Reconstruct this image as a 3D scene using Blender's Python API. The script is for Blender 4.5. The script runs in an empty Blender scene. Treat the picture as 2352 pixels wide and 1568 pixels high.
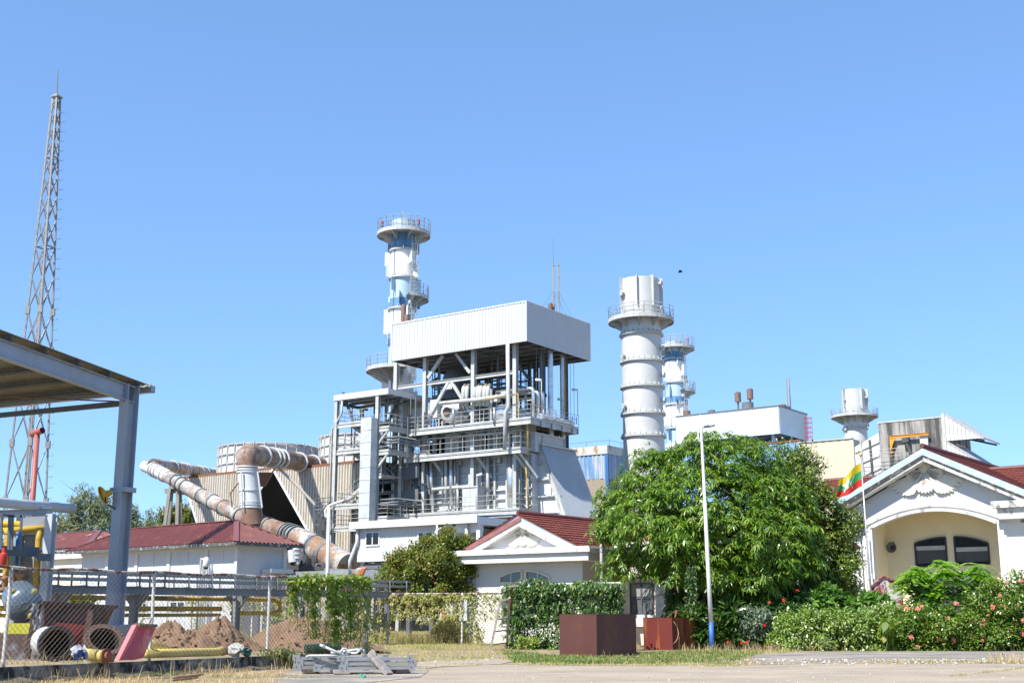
import bpy, math, random
import numpy as np
from mathutils import Vector as V
random.seed(11)
RNG = np.random.default_rng(5)
SC = bpy.context.scene
COL = SC.collection
F, CX, CY, EYE = 2800.0, 1176.0, 784.0, 1.6
TH = math.atan((1405 - CY) / F)
CT, ST = math.cos(TH), math.sin(TH)
Z = V((0, 0, 1))


def ray(px, py):
    u = (px - CX) / F
    v = (CY - py) / F
    return V((u, CT - ST * v, ST + CT * v))


def at(px, py, Y):
    r = ray(px, py)
    s = Y / r.y
    return V((r.x * s, Y, EYE + r.z * s))


def gp(px, py, z=0.0):
    r = ray(px, py)
    s = (z - EYE) / r.z
    return V((r.x * s, r.y * s, z))


def atx(px, Y, z):
    """point at depth Y and height z on image column px"""
    k = (z - EYE)
    # solve for py so that at(px,py,Y).z == z
    t = k / Y
    v = (t * CT - ST) / (CT + t * ST)
    return at(px, CY - v * F, Y)


class Fr:
    """local frame of a building: u to the right (towards the viewer), b to the back, z up"""
    def __init__(s, o, deg):
        a = math.radians(deg)
        s.o = V((o[0], o[1], 0))
        s.U = V((math.cos(a), -math.sin(a), 0))
        s.N = V((math.sin(a), math.cos(a), 0))

    def P(s, u, b, z):
        return s.o + s.U * u + s.N * b + Z * z

    def hit(s, px, py, b=0.0):
        r = ray(px, py)
        c = V((0, 0, EYE))
        t = ((s.o + s.N * b) - c).dot(s.N) / r.dot(s.N)
        p = c + r * t
        return (p - s.o).dot(s.U), p.z

    def hitu(s, px, py, u=0.0):
        r = ray(px, py)
        c = V((0, 0, EYE))
        t = ((s.o + s.U * u) - c).dot(s.U) / r.dot(s.U)
        p = c + r * t
        return (p - s.o).dot(s.N), p.z

    def hz(s, px, py, z):
        p = gp(px, py, z)
        return (p - s.o).dot(s.U), (p - s.o).dot(s.N)

    def uu(s, px, b=0.0, z=5.0):
        """u of image column px on plane b"""
        return s.hit(px, 1405 - (z - EYE) * F / max(20, s.o.y), b)[0]


def root_of(o):
    while o.parent:
        o = o.parent
    return o


class MB:
    def __init__(s):
        s.v, s.f = [], []

    def add(s, vs, fs):
        n = len(s.v)
        s.v += [tuple(p) for p in vs]
        s.f += [tuple(i + n for i in f) for f in fs]
        return s

    def hexa(s, o, a, b, c):
        o = V(o)
        p = [o, o + a, o + a + b, o + b, o + c, o + a + c, o + a + b + c, o + b + c]
        f = [(0, 3, 2, 1), (4, 5, 6, 7), (0, 1, 5, 4), (1, 2, 6, 5), (2, 3, 7, 6), (3, 0, 4, 7)]
        if a.cross(b).dot(c) < 0:
            f = [tuple(reversed(x)) for x in f]
        return s.add(p, f)

    def fb(s, fr, u0, u1, b0, b1, z0, z1):
        return s.hexa(fr.P(u0, b0, z0), fr.U * (u1 - u0), fr.N * (b1 - b0), Z * (z1 - z0))

    def box(s, c, sx, sy, sz, rz=0.0):
        ux = V((math.cos(rz), math.sin(rz), 0))
        uy = V((-math.sin(rz), math.cos(rz), 0))
        return s.hexa(V(c) - ux * sx / 2 - uy * sy / 2 - Z * sz / 2, ux * sx, uy * sy, Z * sz)

    def bar(s, p, q, w, h=None, up=None):
        h = h or w
        p, q = V(p), V(q)
        d = (q - p).normalized()
        up = up or (Z if abs(d.z) < .95 else V((0, 1, 0)))
        x = d.cross(up).normalized()
        y = x.cross(d).normalized()
        return s.hexa(p - x * w / 2 - y * h / 2, x * w, y * h, q - p)

    def ibeam(s, p, q, w, h, up=None, t=.03):
        p, q = V(p), V(q)
        d = (q - p).normalized()
        up = up or (Z if abs(d.z) < .95 else V((0, 1, 0)))
        x = d.cross(up).normalized()
        y = x.cross(d).normalized()
        for sg in (-1, 1):
            o = p + y * sg * (h / 2 - t / 2)
            s.hexa(o - x * w / 2 - y * t / 2, x * w, y * t, q - p)
        s.hexa(p - x * t / 2 - y * (h / 2 - t), x * t, y * (h - 2 * t), q - p)
        return s

    def tube(s, pts, r, n=8, caps=True):
        pts = [V(p) for p in pts]
        m = len(pts)
        rs = r if isinstance(r, (list, tuple)) else [r] * m
        ds = []
        for i in range(m):
            a = pts[max(0, i - 1)]
            b = pts[min(m - 1, i + 1)]
            ds.append((b - a).normalized())
        ref = Z if abs(ds[0].z) < .9 else V((1, 0, 0))
        x = ds[0].cross(ref).normalized()
        vs = []
        for i in range(m):
            d = ds[i]
            x = (x - d * x.dot(d)).normalized()
            y = d.cross(x)
            k = rs[i]
            if 0 < i < m - 1:
                c = (pts[i] - pts[i - 1]).normalized().dot(d)
                k = rs[i] / max(.6, c) if False else rs[i]
            for j in range(n):
                t = 2 * math.pi * j / n
                vs.append(pts[i] + (x * math.cos(t) + y * math.sin(t)) * k)
        fs = []
        for i in range(m - 1):
            for j in range(n):
                j2 = (j + 1) % n
                fs.append((i * n + j, i * n + j2, (i + 1) * n + j2, (i + 1) * n + j))
        if caps:
            fs.append(tuple(range(n - 1, -1, -1)))
            fs.append(tuple((m - 1) * n + j for j in range(n)))
        return s.add(vs, fs)

    def lathe(s, o, prof, n=24, axis=None, a0=0.0, a1=None):
        """prof: list of (r, h) along axis"""
        o = V(o)
        ax = (axis or Z).normalized()
        ref = V((1, 0, 0)) if abs(ax.x) < .8 else V((0, 1, 0))
        x = (ref - ax * ref.dot(ax)).normalized()
        y = ax.cross(x)
        full = a1 is None
        vs = []
        k = n if full else n + 1
        for r, h in prof:
            for j in range(k):
                t = a0 + ((2 * math.pi) if full else (a1 - a0)) * j / n
                vs.append(o + ax * h + (x * math.cos(t) + y * math.sin(t)) * max(r, 1e-4))
        fs = []
        for i in range(len(prof) - 1):
            for j in range(n):
                j2 = (j + 1) % k
                fs.append((i * k + j, i * k + j2, (i + 1) * k + j2, (i + 1) * k + j))
        return s.add(vs, fs)

    def ring(s, o, r, rt, n=32, axis=None, nt=6):
        o = V(o)
        ax = (axis or Z).normalized()
        ref = V((1, 0, 0)) if abs(ax.x) < .8 else V((0, 1, 0))
        x = (ref - ax * ref.dot(ax)).normalized()
        y = ax.cross(x)
        vs, fs = [], []
        for j in range(n):
            t = 2 * math.pi * j / n
            d = x * math.cos(t) + y * math.sin(t)
            for k in range(nt):
                q = 2 * math.pi * k / nt
                vs.append(o + d * (r + rt * math.cos(q)) + ax * rt * math.sin(q))
        for j in range(n):
            for k in range(nt):
                fs.append((j * nt + k, ((j + 1) % n) * nt + k, ((j + 1) % n) * nt + (k + 1) % nt, j * nt + (k + 1) % nt))
        return s.add(vs, fs)

    def prism(s, pts, vec):
        pts = [V(p) for p in pts]
        n = len(pts)
        nr = V((0, 0, 0))
        for i in range(n):
            nr += pts[i].cross(pts[(i + 1) % n])
        if nr.dot(vec) > 0:
            pts = pts[::-1]
        vs = pts + [p + vec for p in pts]
        fs = [tuple(range(n)), tuple(range(2 * n - 1, n - 1, -1))]
        for i in range(n):
            j = (i + 1) % n
            fs.append((j, i, i + n, j + n))
        return s.add(vs, fs)

    def sheet(s, pts):
        return s.add(pts, [tuple(range(len(pts)))])

    def corr(s, o, ud, L, lo, hi, vd, nd, pitch=.25, dep=.04, flat=.5):
        """trapezoid-profile sheet; lo/hi numbers or functions of u (height limits along vd)"""
        o = V(o)
        n = max(1, int(round(L / pitch)))
        us, ds = [], []
        for i in range(n):
            b = L * i / n
            w = L / n
            for t, d in ((0, 0), (.5 - .15, 0), (.5, dep), (1 - .15, dep)):
                us.append(b + w * t)
                ds.append(d)
        us.append(L)
        ds.append(0)
        vs = []
        fl = lo if callable(lo) else (lambda u: lo)
        fh = hi if callable(hi) else (lambda u: hi)
        for u, d in zip(us, ds):
            p = o + ud * u + nd * d
            vs += [p + vd * fl(u), p + vd * fh(u)]
        fs = []
        for i in range(len(us) - 1):
            fs.append((2 * i, 2 * i + 2, 2 * i + 3, 2 * i + 1))
        return s.add(vs, fs)

    def build(s, name, mat, parent=None, smooth=False, loc=None):
        me = bpy.data.meshes.new(name)
        rt = root_of(parent) if parent else None
        off = V(rt.location) if rt else V(loc or (0, 0, 0))
        me.from_pydata([(a - off.x, b - off.y, c - off.z) for a, b, c in s.v], [], s.f)
        if smooth:
            me.polygons.foreach_set('use_smooth', [True] * len(me.polygons))
            if smooth is not True:
                me.set_sharp_from_angle(angle=math.radians(smooth))
        me.materials.append(mat)
        o = bpy.data.objects.new(name, me)
        COL.objects.link(o)
        if parent:
            o.parent = parent
        else:
            o.location = off
        return o


def tag(o, label, cat, group=None):
    o['label'] = label
    o['category'] = cat
    if group:
        o['group'] = group
    return o


def thing(name, label, cat, loc=(0, 0, 0), group=None):
    o = bpy.data.objects.new(name, None)
    COL.objects.link(o)
    o.location = loc
    o.empty_display_size = .3
    return tag(o, label, cat, group)


def rail(mb, pts, h=1.1, sp=1.3, r=.02, lines=(1.0, .66, .33), closed=False, toe=True, n=4):
    pts = [V(p) for p in pts]
    segs = list(zip(pts[:-1], pts[1:]))
    if closed:
        segs.append((pts[-1], pts[0]))
    for a, b in segs:
        L = (b - a).length
        k = max(1, int(round(L / sp)))
        for i in range(k + 1):
            p = a.lerp(b, i / k)
            mb.tube([p, p + Z * h], r, n, False)
        for l in lines:
            mb.tube([a + Z * h * l, b + Z * h * l], r, n, False)
        if toe:
            mb.bar(a + Z * .06, b + Z * .06, .015, .12)


# ---------- meshes of many leaf faces, made with numpy ----------
def npmesh(name, verts, tris, quads, mat, parent=None, loc=(0, 0, 0), smooth=False):
    me = bpy.data.meshes.new(name)
    rt = root_of(parent) if parent else None
    off = np.array(rt.location if rt else loc, dtype=float)
    verts = (verts - off).astype(np.float32)
    nt, nq = len(tris), len(quads)
    me.vertices.add(len(verts))
    me.vertices.foreach_set('co', verts.ravel())
    me.loops.add(nt * 3 + nq * 4)
    li = np.concatenate([np.asarray(tris, dtype=np.int32).ravel(), np.asarray(quads, dtype=np.int32).ravel()])
    me.loops.foreach_set('vertex_index', li.astype(np.int32))
    me.polygons.add(nt + nq)
    st = np.concatenate([np.arange(nt) * 3, nt * 3 + np.arange(nq) * 4]).astype(np.int32)
    me.polygons.foreach_set('loop_start', st)
    me.update(calc_edges=True)
    me.validate()
    me.materials.append(mat)
    if smooth:
        me.polygons.foreach_set('use_smooth', [True] * len(me.polygons))
    o = bpy.data.objects.new(name, me)
    COL.objects.link(o)
    if parent:
        o.parent = parent
    else:
        o.location = loc
    return o


def nrm(a):
    return a / np.maximum(np.linalg.norm(a, axis=1, keepdims=True), 1e-9)


def leaf_geo(c, d, nup, L, wr=.3, droop=.25, fold=.0):
    """6-vertex leaves: c base points, d axis, nup approximate leaf normal, L lengths"""
    n = len(c)
    d = nrm(d)
    s = nrm(np.cross(d, nup))
    m = np.cross(s, d)
    L = L[:, None]
    W = L * wr * .5
    dz = np.zeros((n, 3))
    dz[:, 2] = -1
    def pt(t, w, f):
        return c + d * L * t + s * W * w + dz * (L * droop * t * t) + m * W * f
    v = np.stack([pt(0, 0, 0), pt(.35, -.9, fold), pt(.35, .9, fold), pt(.7, -.75, fold), pt(.7, .75, fold), pt(1, 0, 0)], axis=1).reshape(-1, 3)
    b = np.arange(n)[:, None] * 6
    tris = np.concatenate([b + [0, 2, 1], b + [3, 4, 5]])
    quads = b + [1, 2, 4, 3]
    return v, tris, quads


def merge_geo(gs):
    V_, T, Q, k = [], [], [], 0
    for v, t, q in gs:
        V_.append(v)
        T.append(np.asarray(t).reshape(-1, 3) + k)
        Q.append(np.asarray(q).reshape(-1, 4) + k)
        k += len(v)
    return np.concatenate(V_), np.concatenate(T), np.concatenate(Q)


def rdir(n):
    return nrm(RNG.normal(size=(n, 3)))


def blob_points(blobs, n, thick=.35, squash=.9, seed=None, inner=.78, low=-1.0):
    """n points near the outer surface of a union of blobs [(x,y,z,r)]; returns points and outward normals"""
    B = np.array(blobs, dtype=float)
    w = B[:, 3] ** 2
    pts, nor = [], []
    have = 0
    while have < n:
        k = (n - have) * 2 + 50
        i = RNG.choice(len(B), size=k, p=w / w.sum())
        d = rdir(k)
        rr = 1 - thick * RNG.random(k) ** 1.6
        sc = np.stack([np.ones(k), np.ones(k), np.full(k, squash)], 1)
        p = B[i, :3] + d * sc * (B[i, 3] * rr)[:, None]
        ok = d[:, 2] > low
        for j in range(len(B)):
            q = (p - B[j, :3]) / np.array([1, 1, squash])
            ok &= ~((np.linalg.norm(q, axis=1) < B[j, 3] * inner) & (i != j))
        pts.append(p[ok])
        nor.append(d[ok])
        have += int(ok.sum())
    return np.concatenate(pts)[:n], np.concatenate(nor)[:n]


def clumps(p, o, per, L, wr, spread=.9, out=.5, down=.35, droop=.3, jit=.0, up=.6, Lv=.35):
    """per leaves round each clump point"""
    n = len(p)
    c = np.repeat(p, per, 0) + RNG.normal(size=(n * per, 3)) * jit
    oo = np.repeat(o, per, 0)
    d = oo * out + rdir(n * per) * spread
    d[:, 2] -= down
    nu = oo * .5 + rdir(n * per) * .35
    nu[:, 2] += up
    ll = L * (1 - Lv + 2 * Lv * RNG.random(n * per))
    return leaf_geo(c, d, nu, ll, wr, droop)


def pblob(px, py, r, Y, dy=0.0):
    p = at(px, py, Y + dy)
    return (p.x, p.y, p.z, r * Y / F)


def blades(P, h, w, lean=.35, hv=.5):
    """grass blades: P base points (n,3)"""
    n = len(P)
    a = RNG.random(n) * 2 * math.pi
    s = np.stack([np.cos(a), np.sin(a), np.zeros(n)], 1)
    b = RNG.random(n) * 2 * math.pi
    l = np.stack([np.cos(b), np.sin(b), np.zeros(n)], 1)
    H = (h * (1 - hv + 2 * hv * RNG.random(n)))[:, None]
    le = (lean * RNG.random(n) * 1.6)[:, None]
    up = np.array([0, 0, 1.0])
    p0 = P - s * w / 2
    p1 = P + s * w / 2
    mid = P + up * H * .55 + l * H * le * .4
    tip = P + up * H * np.maximum(.25, 1 - le * .6) + l * H * le
    v = np.stack([p0, p1, mid - s * w * .4, mid + s * w * .4, tip], 1).reshape(-1, 3)
    k = np.arange(n)[:, None] * 5
    return v, k + [2, 3, 4], k + [0, 1, 3, 2]


# ---------- materials ----------
ALB = .86
def _n(nt, t, **kw):
    nd = nt.nodes.new(t)
    for k, v in kw.items():
        if k in nd.inputs:
            nd.inputs[k].default_value = v
        else:
            setattr(nd, k, v)
    return nd


def mat(name, col, rough=.6, metal=0.0, var=.12, vs=2.5, stain=None, ss=1.5, lo=.5, hi=.7, streak=1.0, samt=1.0, bump=0.0, bs=12.0, spec=.4, stain2=None, ss2=4.0, lo2=.58, hi2=.68):
    m = bpy.data.materials.new(name)
    m.use_nodes = True
    nt = m.node_tree
    b = nt.nodes['Principled BSDF']
    b.inputs['Roughness'].default_value = rough
    b.inputs['Metallic'].default_value = metal
    b.inputs['Specular IOR Level'].default_value = spec
    L = nt.links.new
    tc = _n(nt, 'ShaderNodeTexCoord')
    n1 = _n(nt, 'ShaderNodeTexNoise', Scale=vs, Detail=6.0, Roughness=.65)
    L(tc.outputs['Object'], n1.inputs['Vector'])
    r1 = _n(nt, 'ShaderNodeMapRange')
    r1.inputs['From Min'].default_value = .3
    r1.inputs['From Max'].default_value = .7
    r1.inputs['To Min'].default_value = 1 - var
    r1.inputs['To Max'].default_value = 1 + var * .6
    L(n1.outputs['Fac'], r1.inputs['Value'])
    mul = _n(nt, 'ShaderNodeMix', data_type='RGBA', blend_type='MULTIPLY')
    mul.inputs[0].default_value = 1
    mul.inputs[6].default_value = (*[c * ALB for c in col], 1)
    L(r1.outputs['Result'], mul.inputs[7])
    cur = mul.outputs[2]
    for (sc_, scl, a, z, am) in ((stain, ss, lo, hi, samt), (stain2, ss2, lo2, hi2, 1.0)):
        if sc_ is None:
            continue
        mp = _n(nt, 'ShaderNodeMapping')
        mp.inputs['Scale'].default_value = streak if isinstance(streak, tuple) else (1, 1, 1 / streak)
        L(tc.outputs['Object'], mp.inputs['Vector'])
        n2 = _n(nt, 'ShaderNodeTexNoise', Scale=scl, Detail=8.0, Roughness=.7)
        L(mp.outputs['Vector'], n2.inputs['Vector'])
        r2 = _n(nt, 'ShaderNodeMapRange', interpolation_type='SMOOTHSTEP')
        r2.inputs['From Min'].default_value = a
        r2.inputs['From Max'].default_value = z
        r2.inputs['To Max'].default_value = am
        L(n2.outputs['Fac'], r2.inputs['Value'])
        mx = _n(nt, 'ShaderNodeMix', data_type='RGBA')
        L(r2.outputs['Result'], mx.inputs[0])
        L(cur, mx.inputs[6])
        mx.inputs[7].default_value = (*[c * ALB for c in sc_], 1)
        cur = mx.outputs[2]
    L(cur, b.inputs['Base Color'])
    if bump:
        n3 = _n(nt, 'ShaderNodeTexNoise', Scale=bs, Detail=5.0)
        L(tc.outputs['Object'], n3.inputs['Vector'])
        bp = _n(nt, 'ShaderNodeBump', Strength=bump, Distance=.05)
        L(n3.outputs['Fac'], bp.inputs['Height'])
        L(bp.outputs['Normal'], b.inputs['Normal'])
    return m


def leafmat(name, c1, c2, rough=.4, trans=.3, c3=None, p3=.9, spec=.5, patch=.25):
    """leaf colour varies from leaf to leaf (random per island) and softly over the plant"""
    m = bpy.data.materials.new(name)
    m.use_nodes = True
    nt = m.node_tree
    b = nt.nodes['Principled BSDF']
    out = nt.nodes['Material Output']
    L = nt.links.new
    g = _n(nt, 'ShaderNodeNewGeometry')
    tc = _n(nt, 'ShaderNodeTexCoord')
    no = _n(nt, 'ShaderNodeTexNoise', Scale=.9, Detail=3.0)
    L(tc.outputs['Object'], no.inputs['Vector'])
    ad = _n(nt, 'ShaderNodeMath', operation='MULTIPLY_ADD')
    L(no.outputs['Fac'], ad.inputs[0])
    ad.inputs[1].default_value = patch * 2
    L(g.outputs['Random Per Island'], ad.inputs[2])
    sb = _n(nt, 'ShaderNodeMath', operation='SUBTRACT')
    L(ad.outputs[0], sb.inputs[0])
    sb.inputs[1].default_value = patch
    cr = _n(nt, 'ShaderNodeValToRGB')
    cr.color_ramp.elements[0].color = (*c1, 1)
    cr.color_ramp.elements[1].color = (*c2, 1)
    cr.color_ramp.elements[1].position = .8
    if c3:
        e = cr.color_ramp.elements.new(p3)
        e.color = (*c3, 1)
    L(sb.outputs[0], cr.inputs['Fac'])
    L(cr.outputs['Color'], b.inputs['Base Color'])
    b.inputs['Roughness'].default_value = rough
    b.inputs['Specular IOR Level'].default_value = spec
    tr = _n(nt, 'ShaderNodeBsdfTranslucent')
    hs = _n(nt, 'ShaderNodeHueSaturation', Saturation=1.1, Value=1.5)
    L(cr.outputs['Color'], hs.inputs['Color'])
    L(hs.outputs['Color'], tr.inputs['Color'])
    mx = _n(nt, 'ShaderNodeMixShader')
    mx.inputs[0].default_value = trans
    L(b.outputs[0], mx.inputs[1])
    L(tr.outputs[0], mx.inputs[2])
    L(mx.outputs[0], out.inputs['Surface'])
    return m


def tilemat(name, col, col2, sx, sy, U, vdir):
    """roof covering with courses drawn by bump along two directions"""
    m = mat(name, col, .65, var=.25, vs=3, stain=col2, ss=1.6, lo=.5, hi=.75)
    nt = m.node_tree
    L = nt.links.new
    b = nt.nodes['Principled BSDF']
    tc = _n(nt, 'ShaderNodeTexCoord')
    hs = []
    for dr, k in ((U, sx), (vdir, sy)):
        dt = _n(nt, 'ShaderNodeVectorMath', operation='DOT_PRODUCT')
        L(tc.outputs['Object'], dt.inputs[0])
        dt.inputs[1].default_value = tuple(dr * (1.0 / k))
        fr = _n(nt, 'ShaderNodeMath', operation='FRACT')
        L(dt.outputs['Value'], fr.inputs[0])
        hs.append(fr)
    sn = _n(nt, 'ShaderNodeMath', operation='PINGPONG')
    L(hs[0].outputs[0], sn.inputs[0])
    sn.inputs[1].default_value = .5
    a = _n(nt, 'ShaderNodeMath', operation='ADD')
    L(sn.outputs[0], a.inputs[0])
    L(hs[1].outputs[0], a.inputs[1])
    bp = _n(nt, 'ShaderNodeBump', Strength=1.0, Distance=.09)
    L(a.outputs[0], bp.inputs['Height'])
    L(bp.outputs['Normal'], b.inputs['Normal'])
    return m


WHITE = mat('white_render', (.72, .71, .685), .75, var=.06, vs=.7, stain=(.55, .54, .5), ss=1.2, lo=.6, hi=.85, streak=4, samt=.5, stain2=(.42, .41, .38), ss2=.6, lo2=.6, hi2=.85)
CORN = mat('mouldy_cornice_white', (.7, .69, .66), .8, var=.1, stain=(.12, .12, .11), ss=2.2, lo=.52, hi=.68, streak=1.5, samt=.85)
CREAM = mat('cream_render', (.9, .77, .5), .8, var=.06, vs=.8)
PALECREAM = mat('pale_cream_render', (.8, .74, .62), .8, var=.06, vs=.8)
STEEL = mat('white_painted_steel', (.52, .53, .51), .5, var=.18, vs=1.3, stain=(.3, .28, .22), ss=1.6, lo=.5, hi=.74, streak=3, samt=.7)
STEELG = mat('grey_painted_steel', (.15, .165, .175), .5, var=.18, vs=1.5, stain=(.2, .18, .15), ss=1.4, lo=.55, hi=.75, streak=3, samt=.7)
GALV = mat('galvanised_steel', (.38, .4, .41), .42, metal=.35, var=.2, vs=4)
PANEL = mat('white_profiled_cladding', (.66, .67, .66), .45, var=.05, vs=.8, stain=(.6, .58, .5), ss=.8, lo=.58, hi=.8, streak=6, samt=.5)
PANELB = mat('box_profiled_cladding', (.56, .575, .58), .4, var=.05, vs=.6, stain=(.55, .56, .55), ss=.7, lo=.58, hi=.8, streak=6, samt=.45)
CASING = mat('boiler_casing_plate', (.56, .585, .6), .5, var=.12, vs=.9, stain=(.4, .42, .42), ss=.9, lo=.52, hi=.75, streak=4, samt=.6)
ALU = mat('aluminium_jacket', (.7, .72, .74), .3, metal=.75, var=.12, vs=3)
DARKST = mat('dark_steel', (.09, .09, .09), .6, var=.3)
DARKIN = mat('interior_shade', (.035, .037, .04), .8, var=.3)  # near-black colour standing in for unlit interiors
RUST = mat('rusty_steel', (.24, .11, .06), .8, var=.35, vs=3, stain=(.1, .05, .035), ss=3, bump=.4)
BROWNP = mat('brown_vent_paint', (.2, .13, .1), .6, var=.2)
GLASS = mat('dark_window_glass', (.03, .035, .04), .08, var=.2, vs=.6, spec=.7)
GLASSG = mat('grey_window_glass', (.12, .13, .14), .12, var=.25, vs=.5, spec=.7)
FRAMEW = mat('white_window_frame', (.75, .76, .76), .4, var=.05)
FRAMED = mat('dark_window_frame', (.05, .05, .055), .4, var=.1)
YELLOW = mat('yellow_pipe_paint', (.62, .38, .03), .5, var=.2, stain=(.35, .2, .06), ss=3, lo=.5, hi=.7)
YELLOWB = mat('pale_yellow_paint', (.72, .55, .16), .5, var=.15, stain=(.45, .22, .08), ss=2.5, lo=.55, hi=.7)
REDP = mat('red_paint', (.5, .05, .04), .5, var=.2)
WOOD = mat('grey_timber', (.4, .36, .31), .85, var=.35, vs=6, stain=(.15, .1, .07), ss=3)
CONC = mat('concrete', (.42, .4, .36), .9, var=.2, vs=1.5, bump=.2)
# ---------- camera, sun, sky ----------
cam = bpy.data.objects.new('camera', bpy.data.cameras.new('camera'))
COL.objects.link(cam)
cam.location = (0, 0, EYE)
cam.rotation_euler = (math.pi / 2 + TH, 0, 0)
cam.data.lens = F / 2352 * 36
cam.data.sensor_width = 36
cam.data.clip_end = 6000
SC.camera = cam
SUN = V((-.68, -.73, 0)).normalized() * math.cos(math.radians(50)) + Z * math.sin(math.radians(50))
sl = bpy.data.lights.new('sun', 'SUN')
sl.energy = 4.8
sl.angle = math.radians(.53)
sl.color = (1, .95, .87)
so = bpy.data.objects.new('sun', sl)
COL.objects.link(so)
so.rotation_euler = (-SUN).to_track_quat('-Z', 'Y').to_euler()
w = bpy.data.worlds.new('World')
SC.world = w
w.use_nodes = True
sk = w.node_tree.nodes.new('ShaderNodeTexSky')
sk.sky_type = 'NISHITA'
sk.sun_disc = False
sk.sun_elevation = math.radians(50)
sk.sun_rotation = math.atan2(SUN.x, SUN.y)
sk.altitude = 0
sk.air_density = .7
sk.dust_density = 0
sk.ozone_density = 6
bg = w.node_tree.nodes['Background']
bg.inputs['Strength'].default_value = .15
ga = w.node_tree.nodes.new('ShaderNodeGamma')
ga.inputs['Gamma'].default_value = .55
sm_ = w.node_tree.nodes.new('ShaderNodeMix')
sm_.data_type, sm_.blend_type = 'RGBA', 'MULTIPLY'
sm_.inputs[0].default_value = 1
sm_.inputs[7].default_value = (1.04, 1.42, 1.88, 1)
w.node_tree.links.new(sk.outputs[0], ga.inputs[0])
w.node_tree.links.new(ga.outputs[0], sm_.inputs[6])
w.node_tree.links.new(sm_.outputs[2], bg.inputs[0])
SC.view_settings.view_transform = 'Standard'
SC.view_settings.look = 'None'
SC.view_settings.exposure = .85
SC.view_settings.gamma = 1
SC.cycles.max_bounces = 8
SC.cycles.transparent_max_bounces = 8

# ---------- the yard wall line and the ground ----------
WA, WB = gp(344, 1551), gp(667, 1533)
WD = (WB - WA).normalized()
WN = V((-WD.y, WD.x, 0))           # to the left: inside the fence
WANG = -math.degrees(math.atan2(WD.y, WD.x))
WF = Fr((WA.x, WA.y), WANG)        # u along the wall (away from us), b inside
WTOP = .37


def sm(a, b, x):
    t = max(0.0, min(1.0, (x - a) / (b - a)))
    return t * t * (3 - 2 * t)


def gz(x, y):
    d = (V((x, y, 0)) - WA)
    s, t = d.dot(WN), d.dot(WD)
    ins = sm(-.02, .12, s) * (1 - sm(6, 9, t) * (1 - sm(2, 8, s)))
    return .3 * ins * (1 - sm(44, 62, y)) + .03 * math.sin(x * .9 + y * .37) * math.sin(y * .53) * sm(52, 60, y) * (1 - sm(0, 4, x))


xs = sorted(set([-900, -400, -200, -120, -80] + [round(-60 + .5 * i, 2) for i in range(190)] + [45, 60, 90, 150, 300, 900]))
ys = sorted(set([-60, -20, 0, 10] + [round(18 + .4 * i, 2) for i in range(150)] + [80, 90, 100, 120, 150, 200, 300, 600, 1500, 3000]))
gm = MB()
gm.v = [(x, y, gz(x, y)) for y in ys for x in xs]
nx = len(xs)
gm.f = [(j * nx + i, j * nx + i + 1, (j + 1) * nx + i + 1, (j + 1) * nx + i) for j in range(len(ys) - 1) for i in range(nx - 1)]
GROUND = mat('dry_soil_and_turf', (.34, .26, .155), .95, var=.35, vs=1.2, stain=(.15, .16, .06), ss=.35, lo=.5, hi=.62, bump=.5, bs=6, stain2=(.25, .17, .1), ss2=1.6)
g = gm.build('ground', GROUND, smooth=True)
g['kind'] = 'structure'


def flat(name, pts, m, z=.012):
    pp = [gp(*p) for p in pts]
    mb = MB()
    mb.prism([V((p.x, p.y, z - .15)) for p in pp], Z * .15)
    o = mb.build(name, m)
    o['kind'] = 'structure'
    return o


YARD = mat('worn_concrete_yard', (.4, .33, .24), .9, var=.25, vs=.35, stain=(.27, .235, .19), ss=.8, lo=.46, hi=.68, samt=.8, streak=(.18, 1.4, 1), stain2=(.46, .41, .33), ss2=1.3, lo2=.56, hi2=.7, bump=.25, bs=9)
ASPH = mat('old_asphalt', (.23, .208, .18), .95, var=.4, vs=1.0, streak=(.3, 1.2, 1), stain=(.42, .37, .3), ss=.8, lo=.44, hi=.64, bump=.4, bs=14)
flat('yard', [(640, 1640), (730, 1562), (845, 1551), (965, 1543), (1010, 1533), (1105, 1526), (1180, 1527), (1400, 1529), (1700, 1528), (1900, 1524), (2420, 1524), (2700, 1900), (600, 1900)], YARD, .006)
flat('path', [(1690, 1500), (1830, 1497), (2500, 1492), (2500, 1516), (1990, 1518), (1760, 1521)], ASPH, .010)
flat('pavement', [(960, 1519), (1120, 1511), (1190, 1516), (1150, 1525), (1010, 1531), (955, 1537)], YARD, .015)
flat('driveway', [(655, 1545), (680, 1536), (960, 1529), (985, 1540), (965, 1555), (845, 1568), (600, 1640), (560, 1600)], ASPH, .019)

# ---------- low wall with mould ----------
rw = MB()
rw.hexa(WF.P(-16, 0, -.2), WF.U * 22.6, WF.N * .2, Z * (WTOP + .2))
MWALL = mat('mould_stained_wall', (.27, .25, .215), .95, var=.3, vs=1.6, stain=(.035, .033, .03), ss=2.2, lo=.44, hi=.58, streak=1.6, stain2=(.45, .43, .38), ss2=5, lo2=.6, hi2=.72, bump=.5)
o = rw.build('retaining_wall', MWALL)
tag(o, 'low concrete retaining wall with black mould stains under the chain link fence', 'wall')

# ---------- straw, grass, stones ----------
STRAW = leafmat('dry_straw', (.4, .29, .14), (.62, .5, .28), .8, .25, (.25, .13, .08), .95)
GRASSY = leafmat('yellow_green_grass', (.3, .28, .09), (.55, .47, .2), .7, .35, (.2, .26, .06), .9)
GRASSG = leafmat('green_weeds', (.07, .14, .025), (.2, .27, .06), .6, .35, (.4, .36, .15), .9)


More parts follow.
